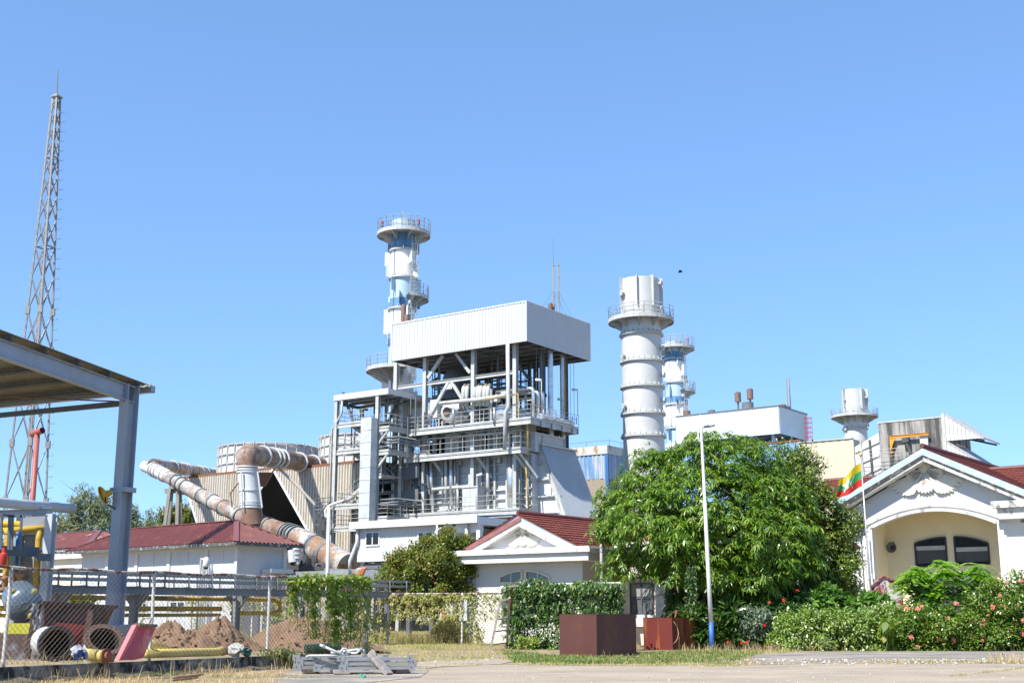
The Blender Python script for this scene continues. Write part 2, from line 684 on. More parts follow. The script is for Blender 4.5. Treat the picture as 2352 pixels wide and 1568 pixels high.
def scatter_px(poly, n, z=None):
    """n random ground points inside a polygon given in image columns and rows, even on the ground"""
    pp = [gp(*p) for p in poly]
    x0, x1 = min(p.x for p in pp), max(p.x for p in pp)
    y0, y1 = min(p.y for p in pp), max(p.y for p in pp)
    out = []
    while len(out) < n:
        x, y = random.uniform(x0, x1), random.uniform(y0, y1)
        ins = False
        j = len(pp) - 1
        for i in range(len(pp)):
            if (pp[i].y > y) != (pp[j].y > y) and x < (pp[j].x - pp[i].x) * (y - pp[i].y) / (pp[j].y - pp[i].y) + pp[i].x:
                ins = not ins
            j = i
        if ins:
            out.append((x, y, gz(x, y) if z is None else z))
    return np.array(out)


def clump_sel(P, sc=1.3, keep=.5):
    """keeps points in soft patches"""
    v = np.sin(P[:, 0] * sc + 1.7 * np.sin(P[:, 1] * sc * .7)) + np.sin(P[:, 1] * sc * 1.3 + P[:, 0] * .5)
    return P[(v + RNG.normal(size=len(P)) * .9) > np.quantile(v, 1 - keep) - .3]


def grass(name, polys, m, h, w, lean=.5):
    gs = []
    for poly, n in polys:
        P = clump_sel(scatter_px(poly, n))
        gs.append(blades(P, h, w, lean))
    v, t, q = merge_geo(gs)
    o = npmesh(name, v, t, q, m)
    o['kind'] = 'stuff'
    return o


grass('dry_straw', [([(-300, 1640), (-60, 1573), (344, 1553), (667, 1536), (720, 1544), (650, 1566), (560, 1640)], 9000)], STRAW, .12, .012, 1.3)
grass('tall_dry_grass', [([(-60, 1568), (344, 1551), (667, 1534), (680, 1536), (344, 1556), (-60, 1576)], 420),
                         ([(1760, 1489), (2060, 1486), (2060, 1493), (1760, 1497)], 600),
                         ([(1640, 1489), (1800, 1490), (1790, 1500), (1640, 1502)], 500),
                         ([(2270, 1519), (2352, 1518), (2352, 1525), (2270, 1525)], 250),
                         ([(1560, 1497), (1640, 1494), (1640, 1500), (1560, 1503)], 160), ([(1375, 1505), (1470, 1493), (1476, 1498), (1380, 1511)], 260)], STRAW, .4, .014, .5)
grass('yellow_grass', [([(850, 1474), (1130, 1474), (1190, 1500), (1110, 1514), (960, 1514), (850, 1505)], 9000),
                       ([(340, 1470), (850, 1462), (860, 1500), (600, 1505), (340, 1512)], 5000)], GRASSY, .13, .014, 1.1)
grass('fence_weeds', [([(850, 1466), (1090, 1468), (1110, 1482), (850, 1478)], 5200),
                      ([(340, 1462), (850, 1455), (850, 1476), (340, 1490)], 3400),
                      ([(345, 1497), (660, 1493), (860, 1490), (860, 1500), (660, 1506), (345, 1512)], 1500),
                      ([(0, 1492), (340, 1480), (340, 1511), (0, 1516)], 1500),
                      ([(340, 1474), (860, 1470), (860, 1486), (560, 1492), (340, 1494)], 2600)], GRASSY, .55, .016, .45)
grass('green_verge', [([(1150, 1496), (1290, 1508), (1480, 1500), (1640, 1492), (1760, 1498), (1690, 1519), (1480, 1524), (1180, 1523)], 16000)], GRASSG, .13, .03, 1.0)
grass('verge_straw', [([(1400, 1503), (1640, 1494), (1760, 1498), (1700, 1520), (1400, 1521)], 4200),
                      ([(1690, 1518), (2352, 1516), (2352, 1524), (1690, 1526)], 1100)], STRAW, .12, .012, 1.2)

STONE = mat('pale_stone', (.55, .53, .5), .9, var=.4, vs=9)
sb = MB()


def pebble(mb, p, r):
    k = [V((random.gauss(0, .25), random.gauss(0, .25), random.gauss(0, .25))) for _ in range(6)]
    d = [V((1, 0, 0)), V((0, 1, 0)), V((-1, 0, 0)), V((0, -1, 0)), V((0, 0, .7)), V((0, 0, -.5))]
    vs = [p + (a + b) * r for a, b in zip(d, k)]
    mb.add(vs, [(0, 1, 4), (1, 2, 4), (2, 3, 4), (3, 0, 4), (1, 0, 5), (2, 1, 5), (3, 2, 5), (0, 3, 5)])


for poly, n, r in (([(1690, 1515), (2352, 1513), (2352, 1526), (1690, 1527)], 340, .035), ([(960, 1520), (2352, 1524), (2352, 1600), (700, 1600)], 420, .016),
                   ([(870, 1500), (1130, 1490), (1150, 1520), (880, 1530)], 160, .03), ([(1400, 1508), (1700, 1500), (1700, 1522), (1400, 1522)], 50, .035)):
    for p in scatter_px(poly, n, .02):
        pebble(sb, V(p), r * random.uniform(.4, 1.6))
for poly, n, h in (([(2180, 1553), (2352, 1533), (2352, 1535), (2180, 1555)], 500, .05), ([(1560, 1531), (1720, 1526), (1720, 1529), (1560, 1534)], 260, .06), ([(1180, 1521), (1700, 1522), (1700, 1531), (1180, 1528)], 1800, .07), ([(1990, 1519), (2352, 1517), (2352, 1521), (1990, 1522)], 420, .1), ([(950, 1516), (1190, 1511), (1190, 1516), (960, 1520)], 700, .09), ([(955, 1527), (1110, 1523), (1110, 1527), (960, 1533)], 300, .05), ([(640, 1556), (860, 1546), (980, 1532), (990, 1537), (860, 1552), (650, 1562)], 420, .05), ([(1680, 1497), (1840, 1494), (1840, 1500), (1690, 1506)], 700, .14)):
    P = clump_sel(scatter_px(poly, n, .01), 2.0)
    v, t, q = blades(P, h, .02, 1.1)
    o = npmesh('crack_weeds', v, t, q, GRASSY)
    o['kind'] = 'stuff'
o = sb.build('gravel', STONE)
o['kind'] = 'stuff'
# ================= boiler tower =================
T = Fr((at(1209, 783, 100).x, 100), 35)
BZ0, BZ1 = at(1210, 783, 100).z, at(1208, 691, 100).z          # roof box
UL = T.hit(899, 830, 0)[0]
BD = T.hitu(1355, 835, 0)[0]
tw = thing('boiler_tower', 'open steel boiler tower under a large white corrugated roof box, nearest and tallest block', 'boiler tower', tuple(T.P(UL / 2, 4, 0)))
PV = mat('box_cladding_side', (.74, .76, .77), .42, var=.05, vs=.6, stain=(.6, .61, .6), ss=.7, lo=.58, hi=.8, streak=6, samt=.4)
m = MB()
H = BZ1 - BZ0
m.corr(T.P(UL, 0, BZ0), T.U, -UL, 0, H, Z, -T.N, .3, .045)
m.corr(T.P(0, 0, BZ0), T.N, BD, 0, H, Z, T.U, .3, .045)
m.corr(T.P(UL, BD, BZ0), T.U, -UL, 0, H, Z, T.N, .3, .045)
m.corr(T.P(UL, 0, BZ0), T.N, BD, 0, H, Z, -T.U, .3, .045)
rb = m.build('roof_box', PANELB, tw)
m = MB()
m.fb(T, UL + .02, -.02, .02, BD - .02, BZ1 - .22, BZ1 - .08)
m.build('roof_deck', STEELG, rb)
m = MB()
for (a, b, c, d) in ((UL - .06, .06, -.07, .1), (UL - .06, .06, BD - .1, BD + .07)):
    m.fb(T, a, b, c, d, BZ1 - .06, BZ1 + .03)
m.fb(T, UL - .06, UL + .1, .1, BD - .1, BZ1 - .06, BZ1 + .03)
m.fb(T, -.1, .06, .1, BD - .1, BZ1 - .06, BZ1 + .03)
for (a, b) in ((UL - .07, UL + .04), (-.04, .07)):
    m.fb(T, a, b, -.08, .04, BZ0, BZ1 - .06)
m.fb(T, -.04, .07, BD - .04, BD + .08, BZ0, BZ1 - .06)
m.build('edge_trim', FRAMEW, rb)
m = MB()
for i in range(7):
    b = .5 + (BD - 1) * i / 6
    m.ibeam(T.P(UL + .1, b, BZ0 + .35), T.P(-.1, b, BZ0 + .35), .25, .5)
for i in range(6):
    u = UL + .6 + (-UL - 1.2) * i / 5
    m.ibeam(T.P(u, .1, BZ0 + .85), T.P(u, BD - .1, BZ0 + .85), .25, .45)
for i in range(5):
    u = UL + .6 + (-UL - 1.2) * i / 5
    m.bar(T.P(u, .5, BZ0 + .12), T.P(u - UL / 5.4, 4, BZ0 + .12), .12)
m.build('roof_beam', STEELG, tw)
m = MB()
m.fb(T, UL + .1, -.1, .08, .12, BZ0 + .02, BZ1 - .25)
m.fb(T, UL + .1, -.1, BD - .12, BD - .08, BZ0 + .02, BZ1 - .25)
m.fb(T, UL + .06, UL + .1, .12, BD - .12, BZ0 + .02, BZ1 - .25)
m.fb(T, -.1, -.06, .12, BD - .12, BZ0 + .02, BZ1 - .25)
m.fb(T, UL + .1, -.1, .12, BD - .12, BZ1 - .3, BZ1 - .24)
m.build('shade_lining', DARKST, rb)  # dark sheets added to paint the shade inside the roof box

# heights of the tower's levels
CB = 1.1                                    # front column line
zA = T.hit(1177, 855, CB)[1]                # upper tie beam
PU = T.uu(1219, -.1, 18.0)                  # corner of the drum platform
zB = T.hit(1219, 959, -.1)[1]               # top of drum platform
zC = T.hit(1182, 1029, .3)[1]               # walkway
zD = T.hit(1190, 1168, .3)[1]               # lower deck
PBK = T.hitu(1329, 984, PU)[0]
cols = [T.uu(x, CB, 20) for x in (910, 977, 1088, 1184)]
for k, u in enumerate(cols):
    m = MB()
    m.ibeam(T.P(u, CB, zD), T.P(u, CB, BZ0 + .3), .36, .38, up=T.N)
    m.fb(T, u - .2, u + .2, CB - .22, CB + .22, zB - .5, zB - .1)
    m.build('column', STEEL, tw)
for b in (CB + 4.2, BD - 1.2):
    for k, u in enumerate([cols[0], cols[1] + 1.2, (cols[2] + cols[3]) / 2 - 1, cols[3]]):
        m = MB()
        m.ibeam(T.P(u, b, zD - 6), T.P(u, b, BZ0 + .3), .36, .38, up=T.N)
        m.build('column', STEELG, tw)
m = MB()
for a, b in zip(cols[:-1], cols[1:]):
    m.ibeam(T.P(a + .19, CB, zA), T.P(b - .19, CB, zA), .22, .3)
m.fb(T, (cols[1] + cols[2]) / 2 - .35, (cols[1] + cols[2]) / 2 + .35, CB - .06, CB + .06, zA - .75, zA - .15)
m.build('tie_beam', STEEL, tw)


def brace(px0, py0, px1, py1, b, w=.26, mt=STEEL, n='brace'):
    a, c = T.hit(px0, py0, b), T.hit(px1, py1, b)
    mb = MB()
    mb.bar(T.P(a[0], b, a[1]), T.P(c[0], b, c[1]), w, .2, up=T.N)
    return mb.build(n, mt, tw)


brace(983, 868, 1017, 816, CB)
brace(1046, 810, 1080, 856, CB)
brace(1030, 878, 985, 958, CB)
brace(1038, 878, 1084, 952, CB)
brace(1009, 866, 985, 880, CB + 4.2, .2, STEELG)
brace(1188, 834, 1213, 868, CB + 4.2, .24, STEELG)
brace(1080, 820, 1110, 796, CB + 4.2, .24, STEELG)


def level(z, u0, u1, b0, b1, dep=.36, mt=STEEL, name='platform'):
    """a steel platform with an edge channel and cross beams"""
    mb = MB()
    mb.fb(T, u0, u1, b0 + .02, b1 - .02, z - .06, z)
    for b in (b0, b1):
        mb.ibeam(T.P(u0, b, z - dep / 2 - .07), T.P(u1, b, z - dep / 2 - .07), .16, dep)
    for u in (u0 + .09, u1 - .09):
        mb.ibeam(T.P(u, b0 + .1, z - dep / 2 - .07), T.P(u, b1 - .1, z - dep / 2 - .07), .16, dep)
    n = max(1, int((u1 - u0) / 2.2))
    for i in range(1, n):
        u = u0 + (u1 - u0) * i / n
        mb.ibeam(T.P(u, b0 + .1, z - .2), T.P(u, b1 - .1, z - .2), .1, .24)
    return mb.build(name, mt, tw)


PL = T.uu(936, -.1, 18)
level(zB, PL, PU, -.1, PBK, .42)
m = MB()
rail(m, [T.P(PL, -.1, zB), T.P(PU, -.1, zB), T.P(PU, PBK, zB)], 1.15, 1.25, .021)
m.build('handrail', STEEL, tw)
for i, b in enumerate((PBK * .2, PBK * .42, PBK * .64, PBK * .86)):        # cantilever plates of the long edge beam
    m = MB()
    m.fb(T, PU - .02, PU + .07, b, b + .5, zB - .56, zB - .1)
    m.build('splice_plate', STEEL, tw)
# upper small platform round the deaerator
zE = T.hit(1080, 872, 4.0)[1] - 1.2
level(zE, T.uu(1000, 4, 22), T.uu(1195, 4, 22), 3.6, 8.2, .25, STEELG)
m = MB()
rail(m, [T.P(T.uu(1000, 4, 22), 3.6, zE), T.P(T.uu(1195, 4, 22), 3.6, zE), T.P(T.uu(1195, 4, 22), 8.0, zE)], 1.1, 1.1, .022)
m.build('handrail', STEELG, tw)
# walkway
WL = T.uu(936, .3, 14)
WR = T.uu(1196, .3, 14)
level(zC, WL, WR, .3, 1.7, .36)
m = MB()
rail(m, [T.P(WL, .3, zC), T.P(WR, .3, zC), T.P(WR, 2.6, zC)], 1.5, 1.25, .022, (1, .66, .33))
m.build('handrail', STEEL, tw)
for px in (980, 1087, 1178, 1190):                  # knee braces below the walkway
    a = T.hit(px, 1035, .4)
    c = T.hit(px + 34, 1098, 2.0)
    m = MB()
    m.bar(T.P(a[0], .4, a[1]), T.P(a[0] + .9, 1.9, c[1]), .2, .18)
    m.build('knee_brace', STEEL, tw)
# lower deck
DL, DR = T.uu(905, .2, 10), T.uu(1193, .2, 10)
level(zD, DL, DR, .2, 3.0, .55)
m = MB()
rail(m, [T.P(DL, .2, zD), T.P(DR, .2, zD), T.P(DR, 2.8, zD)], 1.25, 1.1, .02)
m.build('handrail', STEEL, tw)

# boiler casing: plate walls with ribs
CU0, CU1, CBF = T.uu(940, 2.2, 12), T.uu(1222, 2.2, 12), 2.2
zCt = T.hit(1184, 1043, CBF)[1]
m = MB()
m.fb(T, CU0, CU1, CBF, CBF + 7, zD - 9, zCt)
cas = m.build('casing', CASING, tw)
m = MB()
for i in range(7):
    z = zD + .35 + (zCt - zD - .5) * i / 6
    m.fb(T, CU0, CU1, CBF - .24, CBF + .02, z, z + .12)
m.build('casing_rib', STEEL, cas)
m = MB()
for px, wd in ((948, .3), (1000, .3), (1055, .34), (1108, .34), (1127, .2), (1141, .2), (1172, .5), (1201, .3), (1216, .25)):
    u = T.uu(px, CBF, 12)
    m.ibeam(T.P(u, CBF - .2, zD), T.P(u, CBF - .2, zCt + 2.6), wd, .3, up=T.N)
m.build('buckstay', STEEL, cas)
# wall of panels between the walkway and the drum platform
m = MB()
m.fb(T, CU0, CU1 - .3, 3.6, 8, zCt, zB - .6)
m.build('inner_wall', DARKIN, tw)  # near-black block paints the shade behind the cabinets
for px0, px1 in ((1023, 1058), (1070, 1090), (1094, 1100), (1130, 1152), (1204, 1218)):
    u0, u1 = T.uu(px0, 2.4, 15), T.uu(px1, 2.4, 15)
    m = MB()
    m.fb(T, u0, u1, 2.3, 3.3, zC + .1, zC + 2.25)
    for k in range(1, 3):
        uu = u0 + (u1 - u0) * k / 3
        m.fb(T, uu - .012, uu + .012, 2.27, 2.31, zC + .15, zC + 2.2)
    m.build('cabinet', CASING, tw)
m = MB()
for px in (985, 998, 1012, 1064, 1107, 1113, 1160, 1168):
    u = T.uu(px, 2.2, 15)
    m.tube([T.P(u, 2.2, zC), T.P(u, 2.2, zB - .5)], .11, 8, False)
m.build('pipe', GALV, tw, True)

# pipes in front of the casing
def wpipe(pts, r, mt=GALV, par=None, b=1.45, name='pipe', n=8):
    P = []
    for p in pts:
        bb = p[2] if len(p) > 2 else b
        u, z = T.hit(p[0], p[1], bb)
        P.append(T.P(u, bb, z))
    Q = [P[0]]
    for i in range(1, len(P) - 1):            # rounded elbows
        a = (P[i - 1] - P[i])
        c = (P[i + 1] - P[i])
        k = min(r * 2.2, a.length * .45, c.length * .45)
        a, c = a.normalized() * k, c.normalized() * k
        for t in (0, .25, .5, .75, 1):
            Q.append(P[i] + a * (1 - t) ** 2 + c * t * t)
    Q.append(P[-1])
    mb = MB()
    mb.tube(Q, r, n)
    return mb.build(name, mt, par or tw, True)


for px0, px1, py0, py1 in ((1005, 1012, 1052, 1088), (1118, 1124, 1056, 1100), (1150, 1158, 1050, 1078), (1062, 1068, 1050, 1090), (1031, 1034, 1060, 1130)):
    u0, z1_ = T.hit(px0, py0, 2.5)
    u1, z0_ = T.hit(px1, py1, 2.5)
    m = MB()
    m.fb(T, u0, u1, 1.9, 2.1, z0_ + (z1_ - z0_) * .5, z1_)
    m.build('instrument_box', STEEL, tw)
for i, px in enumerate((955, 963, 990, 1016, 1024, 1036, 1045, 1120)):
    wpipe([(px, 1040), (px + 1, 1160)], .1 + .05 * (i % 3), (GALV, STEEL, ALU)[i % 3])
wpipe([(1078, 1040), (1080, 1117), (1046, 1119), (945, 1128)], .16, STEEL)
wpipe([(968, 1127), (970, 1166)], .17, STEEL)
wpipe([(951, 1160), (951, 1120), (975, 1117), (975, 1050)], .13, GALV)
wpipe([(1051, 1119), (1052, 1165)], .1, STEEL)
wpipe([(1173, 1043), (1177, 1165)], .42, ALU, b=1.5, n=14)
wpipe([(1206, 1040), (1214, 1170)], .06, YELLOW, b=1.2)
wpipe([(1110, 918), (1180, 906), (1190, 904), (1191, 960), (1212, 968), (1213, 1045)], .055, YELLOW, b=.3)
wpipe([(1166, 789), (1168, 936), (1161, 946), (1159, 1032)], .17, STEEL, b=-.35)
wpipe([(1010, 926), (1100, 917), (1161, 908)], .18, STEEL, b=.4)
for y in (981, 989, 998):
    wpipe([(985, y + 9), (1180, y - 6)], .09, STEEL if y != 989 else GALV, b=.6)
for x in (1000, 1043, 1095, 1137):
    wpipe([(x, 968), (x, 998)], .05, STEEL, b=.55)
for x in (984, 1040, 1134, 986.5, 1042, 1136):
    wpipe([(x, 935), (x, 975)], .05, GALV, b=-.2)
# row of upright risers with U-bends in front of the drum
for i, px in enumerate((1064, 1072, 1089, 1097, 1103, 1112, 1120)):
    wpipe([(px, 932), (px + .6, 892), (px + 5, 884, 2.5)], .19, STEEL, b=.9)
# steam drums
def drum(px, py, r, b0, L, mt, name, manhole=True, axis=None):
    u, z = T.hit(px, py, b0)
    c = T.P(u, b0, z)
    ax = axis or T.N
    mb = MB()
    prof = [(0.001, 0)] + [(r * math.sin(t), r * .45 * (1 - math.cos(t))) for t in [math.pi / 2 * k / 8 for k in range(1, 9)]] + [(r, L)]
    mb.lathe(c, prof, 28, ax)
    o = mb.build(name, mt, tw, 40)
    if manhole:
        k = MB()
        k.lathe(c - ax * .12, [(.001, 0), (r * .36, 0), (r * .42, .06), (r * .42, .3)], 20, ax)
        k.build('manhole', BROWNP, o)
    return o


drum(1026, 945, .95, .9, 7.5, STEEL, 'steam_drum')
drum(1147, 946, .72, 1.0, 6, ALU, 'blowdown_drum', False)
u, z = T.hit(1048, 886, 5.2)
m = MB()
m.lathe(T.P(u, 5.2, z - 1.6), [(.001, 0), (.9, .2), (1.25, .8), (1.25, 2.4), (.9, 3), (.001, 3.2)], 24)
m.build('deaerator', STEELG, tw, 40)
for (px, py, w_, h_, mt) in ((1049, 930, .5, .7, PANEL), (1133, 915, .8, .5, PANEL), (1160, 905, .9, .55, STEEL), (996, 938, .8, 1.6, PANEL), (1070, 948, .4, 1.0, STEELG)):
    u, z = T.hit(px, py, 1.2)
    m = MB()
    m.fb(T, u - w_ / 2, u + w_ / 2, 1.2, 1.7, z - h_ / 2, z + h_ / 2)
    m.build('equipment_and_shade_box', mt, tw)
m = MB()       # small pipework and valves crowded on the drum platform
for i in range(70):
    u = random.uniform(cols[1] - 3, cols[3] + .5)
    b = random.uniform(.9, 6.5)
    z = zB + random.uniform(.1, 2.6)
    if random.random() < .45:
        m.tube([T.P(u, b, zB), T.P(u, b, zB + random.uniform(.8, 3.4))], random.choice((.04, .06, .09)), 6, False)
    elif random.random() < .6:
        m.tube([T.P(u, b, z), T.P(u + random.uniform(.6, 2.2), b, z)], random.choice((.04, .06, .08)), 6, False)
    else:
        m.lathe(T.P(u, b, z), [(.001, 0), (.12, .04), (.16, .2), (.06, .3), (.06, .5), (.2, .52), (.2, .56), (.001, .58)], 8)
o = m.build('pipework', STEEL, tw, 40)
o['kind'] = 'stuff'
m = MB()
for i in range(34):
    u = random.uniform(cols[0] + 1, cols[3])
    b = random.uniform(4, 9)
    m.tube([T.P(u, b, zB), T.P(u, b, BZ0 + .2)], random.choice((.05, .07, .1, .14)), 6, False)
for i in range(16):
    u = random.uniform(cols[0] + 1, cols[2])
    b = random.uniform(4, 9)
    z = random.uniform(zB + 3.2, BZ0 - .6)
    m.tube([T.P(u, b, z), T.P(u + random.uniform(1, 4), b, z)], random.choice((.05, .09, .16)), 6, False)
m.build('riser', STEELG, tw, True)
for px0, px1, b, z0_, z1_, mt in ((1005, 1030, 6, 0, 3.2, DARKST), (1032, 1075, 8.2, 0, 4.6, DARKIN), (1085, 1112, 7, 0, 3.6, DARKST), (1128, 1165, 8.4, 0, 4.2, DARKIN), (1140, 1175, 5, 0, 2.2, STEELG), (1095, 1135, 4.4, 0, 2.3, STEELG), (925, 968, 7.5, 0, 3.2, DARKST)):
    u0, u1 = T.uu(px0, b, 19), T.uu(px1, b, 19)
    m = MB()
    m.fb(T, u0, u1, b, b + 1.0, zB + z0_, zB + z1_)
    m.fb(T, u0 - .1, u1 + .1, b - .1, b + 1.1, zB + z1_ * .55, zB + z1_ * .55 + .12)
    m.build('equipment_and_shade_box', mt, tw)  # dark blocks added to deepen the shade at the back of the platform
# silver vertical ducts on the right of the platform
for px, r in ((1264, .24), (1291, .2)):
    b, z1 = T.hitu(px, 832, -.9)
    m = MB()
    m.tube([T.P(-.9, b, zD), T.P(-.9, b, zB - .1)], r * 1.15, 14)
    m.tube([T.P(-.9, b, zB), T.P(-.9, b, BZ0 + .3)], r, 14)
    for k in range(5):
        m.ring(T.P(-.9, b, zB + .8 + k * .9), r, .02, 14, None, 4)
    m.build('vertical_duct', ALU, tw, 40)
for i, (px, z1) in enumerate(((1225, zB + 2.9), (1236, zB + 2.7), (1247, zB + 2.8))):
    b, _ = T.hitu(px, 930, -.6)
    m = MB()
    m.tube([T.P(-.6, b, zB), T.P(-.6, b, z1 - .3), T.P(-.65, b, z1 - .1), T.P(-.9, b, z1), T.P(-4.5, b + .1, z1 + .05)], .16, 10)
    m.build('pipe', ALU, tw, True)
m = MB()
m.tube([T.P(.15, T.hitu(1240, 955, .15)[0], zB + .35), T.P(.15, PBK - .6, zB + .35)], .32, 12)
for k in range(9):
    b = T.hitu(1240, 955, .15)[0] + .6 + k * .65
    m.tube([T.P(.15, b, zB + .5), T.P(.15, b, zB + 1.1)], .06, 6)
m.build('header_pipe', ALU, tw, 40)
for px in (1232, 1243, 1250, 1302, 1310, 1318):     # thin hanging cables at the right
    b, _ = T.hitu(px, 870, -.3)
    m = MB()
    m.tube([T.P(-.3, b, zB + .4), T.P(-.3, b, BZ0 + .3)], .02, 4, False)
    m.build('cable', STEELG, tw)
m = MB()
b, _ = T.hitu(1297, 870, -.5)
m.tube([T.P(-.5, b, zB), T.P(-.5, b, BZ0 + .2)], .07, 6)
m.build('gas_pipe', YELLOW, tw, True)


def plamp(P, h, d, par, mt=STEEL):
    mb = MB()
    mb.tube([P, P + Z * h], .04, 6)
    o = mb.build('lamp_post', mt, par, True)
    k = MB()
    k.bar(P + Z * (h + .02), P + Z * (h + .1) + d * .55, .2, .14)
    k.tube([P + Z * (h + .03), P + Z * (h + .1) + d * .55], [.08, .12], 8)
    k.build('lamp_head', FRAMEW, o, 40)


plamp(T.P(PU, T.hitu(1244, 950, PU)[0], zB + 1.1), 2.3, -T.U, tw)
plamp(T.P(PU, PBK - .1, zB + 1.1), 2.3, -T.U, tw)
plamp(T.P(PU - 1.2, PBK - .6, zB + 1.1), 1.5, -T.U, tw)
u_, z_ = T.hit(1110, 1120, 1.2)
plamp(T.P(T.uu(1110, 1.2, 12), .3, zD), 3.0, T.U, tw)
# big cabinet standing on the lower deck
u0, u1 = T.uu(1062, .8, 11), T.uu(1097, .8, 11)
m = MB()
m.fb(T, u0, u1, .8, 2.0, zD + .1, zD + 2.1)
m.fb(T, u0 - .08, u1 + .08, .72, 2.08, zD + 2.1, zD + 2.2)
m.fb(T, (u0 + u1) / 2 - .015, (u0 + u1) / 2 + .015, .77, .81, zD + .2, zD + 2.0)
m.build('control_cabinet', CASING, tw)

# inlet duct: white ribbed side wall and the long sloping sheet on its right
JB = 3.2
ju0 = T.uu(1229, JB, 12)
_, jz1 = T.hit(1229, 1027, JB)
jz0 = zD - 4
uS0, zS0 = T.hit(1247, 1024, JB)
uS1, zS1 = T.hit(1306, 1190, JB)
k = (uS1 - uS0) / (zS1 - zS0)
uSb = uS1 + (jz0 - zS1) * k
jbk = T.hitu(1318, 1039, uS0)[0] - .1
m = MB()
m.prism([T.P(ju0, JB, jz0), T.P(uSb, JB, jz0), T.P(uS0, JB, zS0), T.P(ju0, JB, zS0)], T.N * (jbk - JB))
m.build('inlet_duct', PANEL, tw)
m = MB()
for i in range(7):
    z = zD - .3 + i * 1.42
    ue = uS0 + (z - zS0) * k
    if z < zS0 - .4:
        m.fb(T, ju0, ue - .55, JB - .26, JB + .01, z, z + .11)
m.fb(T, ju0 - .1, ju0 + .25, JB - .2, JB - .02, jz0, zS0)
m.bar(T.P(uS0 - .25, JB - .1, zS0 - .1), T.P(uSb - .25, JB - .1, jz0), .4, .2, up=T.N)
m.fb(T, uS1 - 1.0, uS1 - .65, JB - .2, JB - .01, jz0, zS0 + (uS1 - 1.0 - uS0) / k - .5)
m.build('duct_rib', STEEL, tw)
sd = (T.P(uSb, 0, jz0) - T.P(uS0, 0, zS0))
sl_ = sd.length
sdn = sd.normalized()
nn = T.N.cross(sdn).normalized()
if nn.dot(T.U) < 0:
    nn = -nn
SLOPE = mat('sloping_profiled_sheet', (.42, .45, .48), .4, var=.07, vs=.7, stain=(.36, .39, .41), ss=.6, lo=.55, hi=.75)
m = MB()
m.corr(T.P(uS0, JB - .35, zS0) + nn * .06, T.N, jbk - JB + .6, 0, sl_, sdn, nn, .2, .035)
m.build('sloping_sheet', SLOPE, tw)
m = MB()
m.bar(T.P(uS0, JB - .4, zS0 + .08) + nn * .1, T.P(uS0, jbk + .3, zS0 + .08) + nn * .1, .25, .16)
m.build('sheet_capping', STEEL, tw)
# penthouse casing on the right between column and ducts
m = MB()
pbk = T.hitu(1296, 1010, T.uu(1224, 2.2, 14) + .25)[0]
m.fb(T, T.uu(1204, 2.2, 14), T.uu(1224, 2.2, 14) + .25, 2.2, pbk, jz1 - .5, zB - .8)
m.build('penthouse_casing', CASING, tw)
m = MB()
for b in (2.1, 3.2, pbk - .1):
    m.fb(T, T.uu(1224, 2.2, 14) + .25, T.uu(1224, 2.2, 14) + .37, b, b + .12, jz1 - .5, zB - .8)
m.fb(T, T.uu(1204, 2.2, 14), T.uu(1224, 2.2, 14) + .35, 2.08, pbk, zB - 1.0, zB - .82)
m.build('casing_rib', CASING, tw)
# roof vents and masts
for px, py0, py1, r, mt in ((927, 736, 700, .25, BROWNP), (935, 734, 722, .25, BROWNP), (1264, 716, 696, .2, BROWNP), (1271, 716, 698, .13, BROWNP)):
    b = 1.5 if px < 1000 else None
    if b:
        u, z = T.hit(px, py1, b)
    else:
        u = -.9
        b, z = T.hitu(px, py1, u)
    m = MB()
    m.lathe(T.P(u, b, BZ1 - .3), [(r, 0), (r, z - BZ1 + .2), (r * .9, z - BZ1 + .28), (.001, z - BZ1 + .3)], 16)
    m.build('roof_vent', mt, tw, 40)
for px, y0, y1 in ((1272, 715, 611), (1283.5, 720, 610)):
    b, z0 = T.hitu(px, y0, -.8)
    _, z1 = T.hitu(px - 1, y1, -.8)
    m = MB()
    m.tube([T.P(-.8, b, BZ1 - .2), T.P(-.8, b, z1)], .06, 6)
    m.lathe(T.P(-.8, b, z1), [(.1, 0), (.1, .06), (.001, .07)], 8)
    o = m.build('vent_mast', mat('mast_yellow', (.45, .33, .14), .6), tw, 40)
    if px < 1280:
        k = MB()
        k.tube([T.P(-.8, b, z1), T.P(-.85, b, T.hitu(px - 2, 545, -.8)[1])], [.02, .008], 4)
        k.build('lightning_rod', STEELG, o)
    k = MB()
    for du, db in ((2.2, 1.2), (-1.8, 1.5), (-.4, -2.0)):
        k.tube([T.P(-.8, b, BZ1 + (z1 - BZ1) * .5), T.P(min(-.1, -.8 + du * .3), b + db, BZ1)], .012, 3, False)
    k.build('guy_wire', STEELG, o)

# ================= stair tower in front of the boiler's left side =================
st = thing('stair_tower', 'white steel stair tower with square duct against the left side of the boiler tower', 'stair tower', tuple(T.P(UL - 3, -2, 0)))
SB = -2.6
su0, su1 = T.uu(771, SB, 15), T.uu(893, SB, 15)
scol = [su0, T.uu(866, SB, 15)]
sback = [.6, 1.4]
zs = [T.hit(px, py, SB)[1] for px, py in ((790, 973), (790, 1034), (800, 1160), (800, 1218))]
zs[2:] = [T.hit(790, 1160, SB)[1], T.hit(790, 1211, SB)[1]]
ztop = T.hit(893, 905, SB)[1]
for u in scol:
    for b in (SB, .7):
        m = MB()
        m.ibeam(T.P(u, b, 0), T.P(u, b, ztop), .34, .34, up=T.N)
        m.build('column', STEEL, st)
m = MB()
m.fb(T, su0 - .2, su1, SB - .25, SB + .05, ztop, ztop + .5)
m.fb(T, su0 - .2, su1, SB + .05, 3.2, ztop + .2, ztop + .3)
m.fb(T, su1 - .05, su1 + .01, SB + .05, 3.2, ztop, ztop + .48)
m.build('canopy_roof', PANEL, st)
m = MB()
